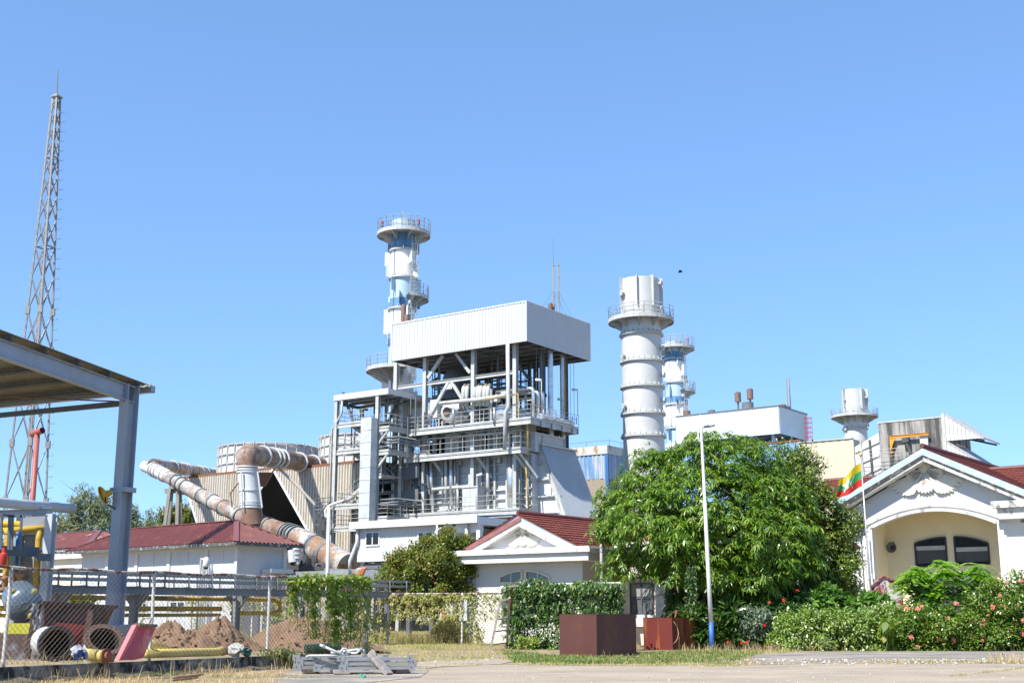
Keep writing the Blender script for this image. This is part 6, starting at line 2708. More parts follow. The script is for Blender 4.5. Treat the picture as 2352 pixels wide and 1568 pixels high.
m.hexa(V((at(-60, 1466, 35.3).x, 35.3, .3)), V((2.6, 0, 0)), V((0, 3, 0)), Z * (at(10, 1455, 35.3).z - .3))
m.build('base', mat('base_brown', (.11, .07, .06), .8, stain=(.2, .22, .24), ss=1.2, lo=.5, hi=.62), vs_)

# rusty skip
sk_ = thing('rusty_skip', 'dark rusty open skip with a red lower side behind the pipe spools', 'skip', tuple(V((at(170, 1430, 35).x, 35, .3))))
SKIPM = mat('dark_rusty_skip', (.09, .05, .045), .85, var=.4, vs=3, stain=(.02, .018, .018), ss=1.6, lo=.48, hi=.6, stain2=(.2, .18, .17), ss2=3.5, lo2=.6, hi2=.68)
a, c = at(97, 1383, 34.5), at(262, 1393, 36)
a2, c2 = V((a.x + .1, a.y, .3)), V((c.x - .55, c.y, .3))
bk_ = V((-.7, 1.9, 0))
m = MB()
m.prism([a2, c2, c, a], V((.01, .06, 0)))
m.prism([a2 + bk_, c2 + bk_, c + bk_, a + bk_], V((.01, .06, 0)))
m.prism([a2, a, a + bk_, a2 + bk_], V((.06, 0, 0)))
m.prism([c2, c, c + bk_, c2 + bk_], V((-.06, 0, 0)))
m.build('body', SKIPM, sk_)
m = MB()
for q, e in ((a, c), (a + bk_, c + bk_), (a, a + bk_), (c, c + bk_)):
    m.bar(q, e + (e - q).normalized() * .1, .14, .09)
m.build('rim', SKIPM, sk_)
m = MB()
q0, q1 = at(118, 1428, 34.7), at(200, 1435, 35.2)
m.prism([q0, q1, V((q1.x - .2, q1.y, .32)), V((q0.x + .1, q0.y, .32))], V((.01, .03, 0)))
m.build('red_panel', mat('dull_red_panel', (.22, .03, .03), .7, var=.3), sk_)
for px in (84, 108, 210):
    q = at(px, 1400, 34.8)
    m = MB()
    m.bar(q, V((q.x - .15, q.y - .05, .35)), .16, .1)
    m.build('stiffener', SKIPM, sk_)
ts = thing('plastic_sheet', 'clear crumpled plastic sheet hanging on the skip end', 'sheet', tuple(at(80, 1420, 34)))
m = MB()
g_ = 9
vv = []
for j in range(g_):
    for i in range(g_):
        p = at(72 + 14 * i / (g_ - 1) + j * .3, 1385 + 62 * j / (g_ - 1), 34.1)
        vv.append(p + V((random.gauss(0, .02), random.gauss(0, .05), 0)))
m.add(vv, [(j * g_ + i, j * g_ + i + 1, (j + 1) * g_ + i + 1, (j + 1) * g_ + i) for j in range(g_ - 1) for i in range(g_ - 1)])
m.build('fold', mat('dusty_plastic', (.3, .3, .31), .25, var=.3), ts)

# flanged pipe spools
SPW = mat('spool_white', (.55, .56, .54), .6, var=.15, stain=(.35, .33, .28), ss=2, lo=.55, hi=.7)
FLG = mat('dark_flange', (.05, .05, .052), .5, var=.3)


def spool(label, px, py, Y, R, ax, L, inner, fm=FLG, bend=None):
    c = at(px, py, Y)
    ax = V(ax).normalized()
    th = thing('pipe_spool', label, 'pipe spool', tuple(c - Z * R), 'flanged pipe spools in the grass')
    mb = MB()
    r = R * .84
    mb.lathe(c, [(r * .94, -L), (r, -L), (r, -.02)], 36, ax)
    if bend:
        mb.tube([c - ax * L * .7, c - ax * L, c - ax * L + V(bend)], r, 30)
    mb.build('barrel', SPW, th, 40)
    mb = MB()
    mb.lathe(c, [(r * .9, -.09), (R, -.09), (R, .02), (r * .9, .02), (r * .9, -.09)], 40, ax)
    x = ax.cross(Z).normalized()
    y = x.cross(ax)
    for i in range(24):
        a = 6.283 * i / 24
        p = c + (x * math.cos(a) + y * math.sin(a)) * R * .93 + ax * .02
        mb.lathe(p, [(.026, -.03), (.026, .022), (.001, .024)], 6, ax)
    mb.build('flange', fm, th, 40)
    mb = MB()
    mb.lathe(c, [(.001, -L * .9), (r * .92, -L * .9), (r * .92, .0)], 30, ax)
    mb.build('bore', inner, th, 40)
    return th


DKB = mat('dark_bore', (.02, .02, .024), .8)
spool('white flanged pipe spool lying level with black flange facing the fence', 129, 1477, 31, .44, (.58, -.81, -.03), .95, DKB)
spool('white flanged pipe spool tipped up with brown flange and dry grass inside', 241, 1468, 32.5, .52, (.42, -.55, .66), .6, DKB, mat('brown_flange', (.13, .08, .06), .7, var=.3))
# pink tub
pk = thing('pink_tub', 'faded pink plastic tub leaning on its side by the fence post', 'tub', tuple(at(300, 1510, 30.5)))
PINK = mat('faded_pink_plastic', (.5, .09, .12), .5, var=.1, stain=(.7, .3, .3), ss=1.2, lo=.5, hi=.7)
m = MB()
q = [at(270, 1516, 30.3), at(306, 1515, 30.6), at(338, 1438, 31.0), at(309, 1436, 30.6)]
m.prism([q[0], q[1], q[2], q[3]], V((.12, .42, .04)))
m.build('shell', PINK, pk)
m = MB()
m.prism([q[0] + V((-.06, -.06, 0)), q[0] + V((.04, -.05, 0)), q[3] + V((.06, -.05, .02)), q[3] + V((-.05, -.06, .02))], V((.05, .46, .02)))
m.build('lit_side', mat('sunlit_pink_plastic', (.7, .22, .25), .5, var=.1), pk)  # paler pink puts the sun on this side into the colour
m = MB()
for k in range(9):
    f = k / 8
    p = q[3].lerp(q[2], f)
    m.box(p + V((.05, .15, .02)), .16, .3, .07, f)
m.tube([q[3] + V((.1, .1, .05)), q[3] + V((.2, .1, .17)), q[3] + V((.38, .1, .17)), q[2] + V((.02, .1, .06))], .015, 5)
m.build('rim', mat('muddy_rim', (.2, .16, .12), .9, var=.4), pk)
# yellow pipes
yp = thing('yellow_pipe', 'short yellow pipe stub with a rusty end beside the plastic bag', 'pipe', tuple(at(215, 1505, 31)))
m = MB()
m.tube([at(193, 1501, 31.2), at(240, 1507, 30.8)], [.14, .155], 16)
m.build('tube', YELLOWB, yp, True)
m = MB()
m.lathe(at(240, 1506, 30.7), [(.001, 0), (.12, .0), (.185, .02), (.185, .07), (.1, .08), (.1, .14), (.001, .15)], 14, V((.9, -.4, .1)).normalized())
m.build('end_cap', RUST, yp, 40)
yp = thing('yellow_pipe', 'long yellow pipe with a flared branch lying behind the fence', 'pipe', tuple(at(430, 1500, 34)))
m = MB()
m.tube([at(335, 1500, 32.5), at(420, 1498, 34), at(498, 1496, 35.5), at(516, 1492, 36)], .115, 14)
m.tube([at(318, 1479, 33), at(345, 1484, 33.3), at(395, 1497, 34)], [.24, .19, .12], 14)
m.build('tube', YELLOWB, yp, True)
m = MB()
m.tube([at(510, 1493, 35.9), at(524, 1489, 36.2)], .15, 12)
m.build('flange', RUST, yp, True)


def crumple(name, label, cat, px, py, Y, s, m1, m2=None, sq=.8):
    c = at(px, py, Y)
    th = thing(name, label, cat, (c.x, c.y, max(.02, c.z - s * .5)))
    vs, fs = [], []
    n, k = 12, 8
    for j in range(k + 1):
        for i in range(n):
            t, p = 6.283 * i / n, math.pi * j / k
            r = s * random.uniform(.45, 1.05)
            vs.append(c + V((r * math.sin(p) * math.cos(t), r * math.sin(p) * math.sin(t) * .7, r * sq * math.cos(p))))
    for j in range(k):
        for i in range(n):
            fs.append((j * n + i, (j + 1) * n + i, (j + 1) * n + (i + 1) % n, j * n + (i + 1) % n))
    mb = MB()
    mb.add(vs, fs)
    mb.build('crumpled_film', m1, th)
    if m2:
        mb = MB()
        for q in range(4):
            a = c + V((random.uniform(-s, s) * .7, -s * .5, random.uniform(-.3, .4) * s))
            mb.prism([a, a + V((s * .5, -.02, s * .15)), a + V((s * .6, -.03, -s * .5)), a + V((s * .1, 0, -s * .6))], V((0, -.02, 0)))
        mb.build('printed_patch', m2, th)
    return th


BAG = mat('white_plastic_bag', (.75, .76, .78), .35, var=.1)
crumple('plastic_bag', 'crumpled white plastic bag with dark blue print near the pipe spools', 'plastic bag', 181, 1497, 30.6, .24, BAG, mat('blue_print', (.03, .05, .14), .4))
crumple('plastic_bag', 'pale torn plastic sack at the end of the long yellow pipe', 'plastic bag', 543, 1492, 35.5, .28, mat('pale_sack', (.5, .5, .47), .6, stain=(.2, .18, .14), ss=4), None)
crumple('plastic_bag', 'small dark green plastic bag beside the pale torn sack', 'plastic bag', 567, 1497, 35.2, .17, mat('green_bag', (.02, .09, .06), .4))

# dirt mounds
SOIL = mat('red_brown_soil', (.23, .145, .09), .95, var=.3, vs=3, stain=(.16, .09, .052), ss=1.5, bump=1.0, bs=8)


def mound(label, px, py0, py1, Y, wpx, dy=.55):
    c = at(px, py1, Y)
    top = at(px, py0, Y).z
    base = gz(c.x, c.y) - .05
    R = wpx / 2 * Y / F
    n, k = 56, 16
    vs, fs = [V((c.x, c.y, top))], []
    ph = [random.uniform(0, 6) for _ in range(4)]
    for j in range(1, k + 1):
        for i in range(n):
            t = 6.283 * i / n
            f = j / k
            rr = R * f * (1 + .2 * math.sin(2 * t + ph[1]) + .12 * math.sin(3 * t + ph[0]) + .08 * math.sin(7 * t + ph[1]))
            h = .35 * (1 - f) + .65 * math.cos(math.pi * f / 2) ** 2
            z = base + (top - base) * max(0, h + (random.gauss(0, .05) + .07 * math.sin(3 * t + 7 * f + ph[2]) + .04 * math.sin(11 * t + 13 * f + ph[3])) * (1 - f) ** .4 * 1.2)
            vs.append(V((c.x + rr * math.cos(t), c.y + rr * math.sin(t) * dy * 1.6, z)))
    for i in range(n):
        fs.append((0, 1 + i, 1 + (i + 1) % n))
    for j in range(k - 1):
        for i in range(n):
            a, b_ = 1 + j * n, 1 + (j + 1) * n
            fs.append((a + i, b_ + i, b_ + (i + 1) % n, a + (i + 1) % n))
    th = thing('dirt_mound', label, 'dirt mound', (c.x, c.y, base), 'heaps of dug soil behind the fence')
    mb = MB()
    mb.add(vs, fs)
    mb.build('soil', SOIL, th, True)
    mb = MB()
    for _ in range(140):
        t, f = random.uniform(0, 6.283), random.uniform(.1, 1.05)
        p = V((c.x + R * f * math.cos(t), c.y + R * f * math.sin(t) * dy * 1.6, base + (top - base) * max(0, 1 - f) ** 1.1))
        pebble(mb, p, random.uniform(.03, .11))
    o = mb.build('clod', SOIL, th)
    o['kind'] = 'stuff'


mound('low wide soil mound in front of the hut windows', 392, 1431, 1468, 44.5, 190)
mound('pointed soil mound against the hut wall corner', 502, 1421, 1470, 45, 185)
mound('bare red soil mound nearest to the fence', 436, 1450, 1490, 40, 190)
mound('big soil mound behind the hanging vines', 700, 1421, 1480, 48, 330)
gb_ = thing('green_bin', 'dark green overturned plastic bin lying under the vines', 'bin', tuple(at(738, 1490, 38)))
a, c = gp(700, 1497, .3), gp(780, 1496, .3)
GRB = mat('dark_green_plastic', (.01, .045, .025), .45, var=.25)
m = MB()
m.tube([a + Z * .1, a.lerp(c, .5) + Z * .11, c + Z * .12], [.15, .17, .19], 18)
m.build('body', GRB, gb_, 50)
m = MB()
d = (c - a).normalized()
for f in (.02, .5, .97):
    m.lathe(a.lerp(c, f) + Z * (.1 + .02 * f), [(.14 + .04 * f, -.02), (.172 + .04 * f, -.02), (.172 + .04 * f, .02), (.14 + .04 * f, .02)], 18, d)
m.build('rim', mat('green_plastic_rib', (.02, .08, .045), .45), gb_)

# ================= long cable and pipe rack behind the fence =================
PRD = V((math.sin(math.radians(38)), math.cos(math.radians(38)), 0))
p0 = V((at(118, 1330, 49).x, 49, 0))
pr = thing('cable_rack', 'long grey rack carrying cable trays across the hut front', 'cable rack', tuple(p0 + PRD * 9))
zt0 = at(118, 1316, 49).z


def prp(t, z, off=0.0):
    return p0 + PRD * t + V((PRD.y, -PRD.x, 0)) * off + Z * z


LRK = 27
RACKM = mat('rack_grey', (.25, .265, .27), .55, var=.2, vs=2, stain=(.2, .13, .08), ss=1.2, lo=.6, hi=.72)
m = MB()
for off in (-.45, .45):
    m.ibeam(prp(-3, zt0 - .62, off), prp(LRK, zt0 - .62, off), .14, .3)
m.build('beam', RACKM, pr)
m = MB()
for k, (z, w_) in enumerate(((zt0 - .02, .32), (zt0 - .26, .3))):
    for off in (-.5, .15):
        a, c = prp(-3, z, off), prp(LRK, z, off)
        sd_ = V((PRD.y, -PRD.x, 0))
        m.hexa(a, sd_ * w_, c - a, Z * .02)
        m.hexa(a, sd_ * .02, c - a, Z * .12)
        m.hexa(a + sd_ * w_, sd_ * .02, c - a, Z * .12)
m.build('cable_tray', GALV, pr)
m = MB()
t = -2.5
while t < LRK:
    for off in (-.55, .5):
        m.bar(prp(t, zt0 - .5, off), prp(t, zt0 + .1, off), .06, .06)
    m.bar(prp(t, zt0 - .47, -.6), prp(t, zt0 - .47, .6), .06, .06)
    t += 1.25
m.build('bracket', RACKM, pr)
for px in (306, 543, 692, 128):
    # find the distance along the rack of this image column
    best = min(range(-30, 300), key=lambda i: abs(((prp(i / 10, 2).x / prp(i / 10, 2).y) * 1) - (px - CX) / F * (1 / (CT - ST * (CY - 1390) / F))))
    q = prp(best / 10, 0)
    m = MB()
    m.ibeam(V((q.x, q.y, .1)), V((q.x, q.y, zt0 - .78)), .26, .3, up=PRD)
    m.prism([V((q.x - .5, q.y, zt0 - .78)), V((q.x + .5, q.y, zt0 - .78)), V((q.x + .13, q.y, zt0 - 1.3)), V((q.x - .13, q.y, zt0 - 1.3))], V((.05, .2, 0)))
    m.build('post', RACKM, pr)
for dz, off, r in ((-.92, -.6, .1), (-1.35, -.7, .11), (-1.62, -.75, .08)):
    t1 = 9 if dz < -1 else 12
    m = MB()
    if dz > -1:
        m.tube([prp(-4, zt0 + dz, off), prp(t1, zt0 + dz, off), prp(t1 + .4, zt0 + dz - .15, off), prp(t1 + .4, zt0 + dz - .5, off), prp(t1, zt0 + dz - .62, off), prp(t1 - 2.5, zt0 + dz - .62, off)], r, 10)
    else:
        m.tube([prp(-5, zt0 + dz, off), prp(t1, zt0 + dz, off)], r, 10)
    m.build('gas_pipe', YELLOW, pr, True)
# second tray cluster with the orange lid
ct2 = thing('tray_bridge', 'grey tray bridge with a rusty orange lid beside the stair tower foot', 'cable tray', tuple(at(760, 1320, 78)))
m = MB()
for (a, c, h_) in ((at(655, 1313, 80), at(800, 1308, 76), .3), (at(648, 1327, 76), at(800, 1322, 74), .22), (at(745, 1304, 84), at(880, 1309, 84), .5), (at(790, 1332, 74), at(880, 1340, 78), .2)):
    m = MB()
    m.hexa(a, c - a, V((.1, .8, 0)), -Z * h_)
    m.build('tray', GALV, ct2)
m = MB()
for px in (670, 735, 800, 850, 872):
    p = at(px, 1325, 78)
    m.bar(V((p.x, p.y, 0)), p, .2, .2)
m.bar(at(808, 1338, 76), at(835, 1356, 77), .3, .25)
m.bar(at(830, 1355, 76), at(868, 1358, 77), .25, .2)
m.build('post', RACKM, ct2)
m = MB()
a = at(800, 1330, 73)
m.prism([a, at(826, 1330, 73), at(838, 1305, 73), at(818, 1305, 73)], V((.1, .5, .1)))
m.build('lid', mat('rusty_orange_lid', (.5, .5, .48), .6, stain=(.5, .12, .03), ss=1.4, lo=.44, hi=.55), ct2)
for z, r in ((1357, .06), (1362, .05), (1349, .04)):
    m = MB()
    m.tube([at(790, z - 3, 76), at(885, z, 79)], r, 6)
    m.build('fire_pipe', REDP if z != 1349 else RUST, ct2, True)
ps = thing('pump_skid', 'group of dark pump housings under the end of the white water main', 'pump', tuple(at(690, 1310, 90)))
m = MB()
for px, py, r in ((668, 1285, .9), (692, 1290, .7), (735, 1310, .8)):
    p = at(px, py, 91)
    m.lathe(p - Z * 1.4, [(r * .8, 0), (r, .4), (r, 1.5), (r * .6, 1.9), (.001, 2)], 14)
for px in (665, 684, 700, 720):
    p = at(px, 1275, 90)
    m.bar(V((p.x, p.y, 0)), p, .22, .22)
m.bar(at(655, 1302, 90), at(760, 1306, 90), .3, .3)
m.build('housing', DARKST, ps, 40)
m = MB()
m.tube([at(672, 1262, 89), at(674, 1290, 89)], .35, 14)
m.tube([at(683, 1258, 89), at(683, 1295, 89)], .2, 12)
for py in (1262, 1272, 1282):
    m.lathe(at(683, py, 89), [(.1, 0), (.34, 0), (.34, .1), (.1, .1)], 14)
m.build('valve', PIPEW, ps, 40)
for i in range(2):
    p = at(690 + 52 * i, 1258 + 36 * i, 92)

# ================= fences =================
WIRE = mat('fence_wire', (.16, .13, .1), .6, metal=.3, var=.3)
POSTW = mat('chalky_white_post', (.6, .59, .56), .8, var=.15, stain=(.3, .28, .24), ss=4, lo=.56, hi=.68, stain2=(.12, .1, .08), ss2=9, lo2=.63, hi2=.7)
RAILR = mat('flaking_rusty_rail', (.5, .48, .44), .8, var=.2, stain=(.14, .06, .045), ss=2.2, lo=.46, hi=.52)


def chain(fr, u0, u1, z0, z1, b, pitch=.1, r=.0045):
    mb = MB()
    H_ = z1 - z0
    n = int((u1 - u0 + H_) / (pitch * 1.414))
    for sg in (0, 1):
        for i in range(n + 1):
            a = u0 - H_ + i * pitch * 1.414
            s0, s1 = max(a, u0), min(a + H_, u1)
            if s1 - s0 < .02:
                continue
            if sg == 0:
                p, q = fr.P(s0, b, z0 + (s0 - a)), fr.P(s1, b, z0 + (s1 - a))
            else:
                p, q = fr.P(s0, b + r, z1 - (s0 - a)), fr.P(s1, b + r, z1 - (s1 - a))
            mb.tube([p, q], r, 3, False)
    return mb


def post(fr, u, b, z0, z1, r, th, mt=POSTW):
    mb = MB()
    n = 14
    pts = [fr.P(u, b, z0 + (z1 - z0) * i / n) + V((random.gauss(0, .004), random.gauss(0, .004), 0)) for i in range(n + 1)]
    mb.tube(pts, r, 10)
    mb.lathe(fr.P(u, b, z1), [(r, 0), (r * .8, r * .6), (.001, r * .9)], 10)
    return mb.build('post', mt, th, True)


f1_ = thing('chain_link_fence', 'nearest chain link fence on the low wall with flaking rusty top rail', 'fence', tuple(WF.P(0, .1, WTOP)))
pu = []
for px, py in ((-340, 1520), (8, 1520), (343, 1512), (613, 1505), (838, 1495)):
    u = WF.hit(px, py, .1)[0]
    pu.append(u)
FH = WF.hit(343, 1314, .1)[1]
for u in pu:
    post(WF, u, .1, (WTOP if u < 6.6 else 0) - .02, FH, .042, f1_)
m = MB()
n = 60
m.tube([WF.P(pu[0] + (pu[-1] - pu[0]) * i / n, .1, FH + .02 * math.sin(i * .7)) for i in range(n + 1)], .038, 10)
m.build('top_rail', RAILR, f1_, True)
chain(WF, pu[0], pu[-1], WTOP + .05, FH, .1 - .045).build('wire_mesh', WIRE, f1_)

P2a, P2b = gp(441, 1462), gp(1170, 1480)
P2a = V((at(441, 1405, 68).x, 68, 0))
P2b = V((at(1062, 1405, 62).x, 62, 0))
ang2 = -math.degrees(math.atan2((P2b - P2a).y, (P2b - P2a).x))
F2 = Fr((P2a.x, P2a.y), ang2)
f2_ = thing('chain_link_fence', 'farther vine grown chain link fence with thin white posts', 'fence', tuple(F2.P(0, 0, 0)))
us = [F2.uu(px, 0, 2) for px in (300, 441, 581, 729, 892, 1062, 1168)]
FH2 = 2.5
for u in us:
    post(F2, u, 0, 0, FH2, .06, f2_)
m = MB()
m.tube([F2.P(us[0], 0, FH2), F2.P(us[3], 0, FH2)], .045, 8)
m.build('top_rail', POSTW, f2_, True)
m = MB()
m.tube([F2.P(us[3], 0, FH2), F2.P(us[-1], 0, FH2)], .045, 8)
m.build('rusty_top_rail', RAILR, f2_, True)
chain(F2, us[0], us[-1], .05, FH2, -.06, .14, .006).build('wire_mesh', WIRE, f2_)

P3a = V((at(1177, 1405, 57).x, 57, 0))
P3b = V((at(1424, 1405, 53).x, 53, 0))
F3 = Fr((P3a.x, P3a.y), -math.degrees(math.atan2((P3b - P3a).y, (P3b - P3a).x)))
f3_ = thing('chain_link_fence', 'short chain link fence panel smothered in dense dark ivy', 'fence', tuple(F3.P(0, 0, 0)))
u3 = [0, F3.uu(1300, 0, 2), F3.uu(1424, 0, 2)]
FH3 = at(1177, 1343, 57).z
for u in u3:
    post(F3, u, 0, 0, FH3, .07, f3_)
m = MB()
m.tube([F3.P(0, 0, FH3), F3.P(u3[-1], 0, FH3)], .05, 8)
m.build('top_rail', POSTW, f3_, True)
chain(F3, 0, u3[-1], .05, FH3, -.06, .16, .006).build('wire_mesh', WIRE, f3_)

# ladder leaning by the ivy
ld = thing('step_ladder', 'old grey timber step ladder standing open beside the ivy fence', 'ladder', tuple(gp(1145, 1489)))
YL = 53
m = MB()
A0, A1 = gp(1126, 1494), at(1150, 1377, YL)
B0, B1 = gp(1164, 1488), at(1170, 1372, YL)
m.bar(A0, A1, .09, .06)
m.bar(B0, B1, .1, .07)
m.build('rail', WOOD, ld)
m = MB()
C0, C1 = gp(1173, 1482), at(1176, 1340, YL + .7)
D0 = gp(1160, 1480)
m.bar(C0, C1, .07, .06)
m.build('rear_rail', mat('rusty_steel_leg', (.2, .09, .05), .8, var=.3), ld)
for f in (.12, .38, .62, .98):
    m = MB()
    m.bar(A0.lerp(A1, f), B0.lerp(B1, f), .12, .05)
    m.build('rung', WOOD, ld)
m = MB()
m.bar(at(1168, 1346, YL + .6), at(1192, 1344, YL + .7), .12, .07)
m.build('cap', WOOD, ld)

# ================= rusty metal boxes =================
CORT = mat('red_oxide_plate', (.105, .037, .03), .6, var=.12, vs=1.4, stain=(.16, .06, .03), ss=.7, lo=.5, hi=.7, streak=2, stain2=(.1, .04, .035), ss2=1.6, lo2=.6, hi2=.75, bump=.08)
CORT2 = mat('streaked_red_oxide', (.16, .03, .022), .55, var=.15, vs=1.2, stain=(.3, .1, .035), ss=1.6, lo=.5, hi=.62, streak=9, bump=.08)


def plate_box(label, pe, pyb, pyt, pl, pr_, mt, ang=38):
    c = gp(pe, pyb)
    fr = Fr((c.x, c.y), ang)
    u = fr.hit(pl, pyt + 40, 0)[0]
    b = fr.hitu(pr_, pyt + 40, 0)[0]
    h = fr.hit(pe, pyt, 0)[1]
    th = thing('steel_box', label, 'steel box', tuple(fr.P(u / 2, b / 2, 0)), 'rust red steel boxes on the verge')
    mb = MB()
    t = .03
    mb.fb(fr, u, 0, 0, t, .03, h)
    mb.fb(fr, u, 0, b - t, b, .03, h)
    mb.fb(fr, u, u + t, t, b - t, .03, h)
    mb.fb(fr, -t, 0, t, b - t, .03, h)
    mb.fb(fr, u + t, -t, t, b - t, h * .6, h * .6 + .02)
    o = mb.build('plate', mt, th)
    mb = MB()
    for (a, c_, d, e) in ((u - .01, .01, -.008, .055), (u - .01, .01, b - .055, b + .008)):
        mb.fb(fr, a, c_, d, e, h, h + .012)
    mb.fb(fr, -.055, .01, .055, b - .055, h, h + .012)
    mb.fb(fr, u - .01, u + .055, .055, b - .055, h, h + .012)
    mb.tube([fr.P(0, 0, 0), fr.P(0, 0, h)], .011, 6)
    mb.fb(fr, u - .02, .02, -.02, b + .02, 0, .03)
    mb.build('rim', mt, th)
    return th, fr, u, b, h


bx1 = plate_box('larger dark maroon steel box standing right of the ivy', 1371, 1509, 1410, 1285, 1461, CORT)
bx2 = plate_box('smaller orange streaked red steel box with a lifting bracket', 1545, 1492, 1418, 1478, 1612, CORT2)
th, fr, u, b, h = bx2
m = MB()
ap = fr.P(u * .45, b * .6, h + .3)
for (uu, bb) in ((u * .9, b * .7), (-.05, b * .95), (u * .2, b * .3)):
    m.bar(fr.P(uu, bb, h), ap, .06, .06)
m.build('lifting_bracket', RUST, th)

# ================= poles =================
pp_ = gp(1636, 1492)
lp = thing('street_lamp', 'tall white lamp pole with a blue painted foot in front of the mango tree', 'street lamp', tuple(pp_))
top = at(1609, 952, pp_.y)
WPOLE = mat('white_pole_paint', (.68, .68, .66), .5, var=.06, stain=(.5, .49, .45), ss=2, lo=.58, hi=.75)
spl = pp_.lerp(top, .115)
m = MB()
m.tube([spl, pp_.lerp(top, .3), pp_.lerp(top, .62), pp_.lerp(top, .622), pp_.lerp(top, .93), top], [.1, .092, .083, .07, .06, .028], 14)
m.build('pole', WPOLE, lp, True)
m = MB()
m.tube([pp_ - Z * .05, spl], [.112, .105], 14)
m.build('painted_foot', mat('blue_pole_paint', (.05, .16, .5), .5, var=.12), lp, True)
m = MB()
q = lambda x, y: at(x, y, pp_.y)
m.tube([q(1612, 985), q(1613, 980), q(1617, 977), q(1628, 975.5)], .045, 8)
m.tube([q(1612, 1018), q(1606, 1012), q(1603.5, 1000), q(1604, 988), q(1609, 979), q(1614, 977)], .04, 8)
m.build('arm', WPOLE, lp, True)
m = MB()
m.prism([q(1616, 978), q(1630, 976), q(1643, 973.5), q(1642, 976), q(1631, 979), q(1617, 980.5)], V((.05, .3, 0)))
m.build('lamp_head', GALV, lp)
gpz = at(1382, 1405, 60)
gpole = thing('grey_post', 'plain grey steel post rising behind the ivy fence', 'post', (gpz.x, 60, 0))
m = MB()
m.tube([V((gpz.x, 60, 0)), at(1381, 1203, 60)], .085, 12)
m.build('tube', mat('dull_grey_post', (.33, .34, .34), .5, var=.1), gpole, True)
m = MB()
m.tube([at(1380, 1222, 59.8), at(1377, 1220, 59.8), at(1376.5, 1212, 59.8), at(1379, 1209, 59.8)], .03, 6)
m.build('hook', FRAMEW, gpole, True)
m = MB()
m.lathe(at(1381, 1203, 60), [(.085, 0), (.1, .01), (.1, .05), (.001, .06)], 12)
m.build('cap', STEELG, gpole)
# lamp poles by the stair tower and over the annex
for (label, px, pyb, Y, pyt, arm) in (('white curved arm lamp pole before the stair tower foot', 752, 1405, 72, 1162, 1), ('small roof lamp with curved bracket on the white annex edge', 1004, 1240, 80, 1186, 2)):
    b_ = at(px, pyb, Y)
    if arm == 1:
        b_.z = 0
    th = thing('street_lamp' if arm == 1 else 'roof_lamp', label, 'street lamp', tuple(b_))
    t_ = at(px + (3 if arm == 1 else 0), pyt, Y)
    m = MB()
    if arm == 1:
        m.tube([b_, t_], [.14, .09], 12)
    else:
        m.tube([at(1006, 1250, Y), at(1004, 1225, Y), at(1004, 1186, Y)], .07, 8)
    m.build('pole', WPOLE, th, True)
    m = MB()
    if arm == 1:
        m.tube([at(755, 1192, Y), at(748, 1185, Y), at(747, 1172, Y), at(754, 1162, Y), at(768, 1156, Y), at(785, 1151, Y), at(790, 1148, Y)], .075, 8)
        m.tube([at(757, 1172, Y), at(766, 1161, Y), at(776, 1154, Y)], .04, 6)
    else:
        m.tube([at(1005, 1247, Y), at(998, 1240, Y), at(997, 1226, Y), at(1003, 1218, Y), at(1014, 1212, Y)], .07, 8)
    m.build('arm', WPOLE, th, True)
    m = MB()
    if arm == 1:
        m.prism([at(783, 1152, Y), at(812, 1141, Y), at(814, 1143, Y), at(784, 1155, Y)], V((0, .35, 0)))
    else:
        m.prism([at(1012, 1213, Y), at(1038, 1203, Y), at(1039, 1205, Y), at(1013, 1215, Y)], V((0, .3, 0)))
    m.build('lamp_head', mat('lamp_head_grey', (.2, .2, .2), .5), th)
cmz = at(459, 1405, 63)
cmr = thing('camera_pole', 'slim grey pole with a white dome camera before the hut wall', 'camera', (cmz.x, 63, 0))
m = MB()
ct3 = at(462, 1280, 63)
m.tube([V((ct3.x - .05, 63, 0)), ct3], .055, 8)
m.build('pole', mat('camera_pole_grey', (.3, .3, .29), .5), cmr, True)
m = MB()
m.tube([at(462, 1284, 63), at(474, 1282, 63)], .05, 6)
m.build('arm', FRAMEW, cmr, True)
m = MB()
m.lathe(at(473, 1303, 63), [(.001, -.02), (.1, .0), (.16, .12), (.17, .25), (.16, .4), (.09, .52), (.001, .55)], 16)
m.build('dome', FRAMEW, cmr, True)
m = MB()
m.lathe(at(473, 1303, 63), [(.001, -.1), (.1, -.06), (.13, .02)], 16)
m.build('lens', GLASS, cmr, True)

# ================= flagpole and flag =================
YF = 58
fb_ = at(2004, 1405, YF)
fp = thing('flagpole', 'slim steel flagpole in front of the porch villa', 'flagpole', (fb_.x, YF, 0))
ft_ = at(1977, 1048, YF)
m = MB()
m.tube([V((fb_.x + .05, YF, 0)), V((fb_.x, YF, 0)).lerp(ft_, .45), V((fb_.x, YF, 0)).lerp(ft_, .46), ft_], [.055, .048, .04, .028], 12)
m.build('pole', mat('brushed_pole', (.5, .5, .5), .35, metal=.5, var=.1), fp, True)
m = MB()
m.lathe(ft_, [(.03, 0), (.07, .03), (.09, .1), (.07, .17), (.001, .2)], 12)
m.build('finial', YELLOWB, fp, True)
FLAGM = bpy.data.materials.new('flag_cloth')
FLAGM.use_nodes = True
nt = FLAGM.node_tree
uvn = _n(nt, 'ShaderNodeUVMap')
sp = _n(nt, 'ShaderNodeSeparateXYZ')
nt.links.new(uvn.outputs[0], sp.inputs[0])
cr = _n(nt, 'ShaderNodeValToRGB')
cr.color_ramp.interpolation = 'CONSTANT'
cr.color_ramp.elements[0].color = (.62, .04, .02, 1)
cr.color_ramp.elements[1].position = .335
cr.color_ramp.elements[1].color = (.04, .35, .12, 1)
e = cr.color_ramp.elements.new(.665)
e.color = (.7, .5, .01, 1)
nt.links.new(sp.outputs['Y'], cr.inputs['Fac'])
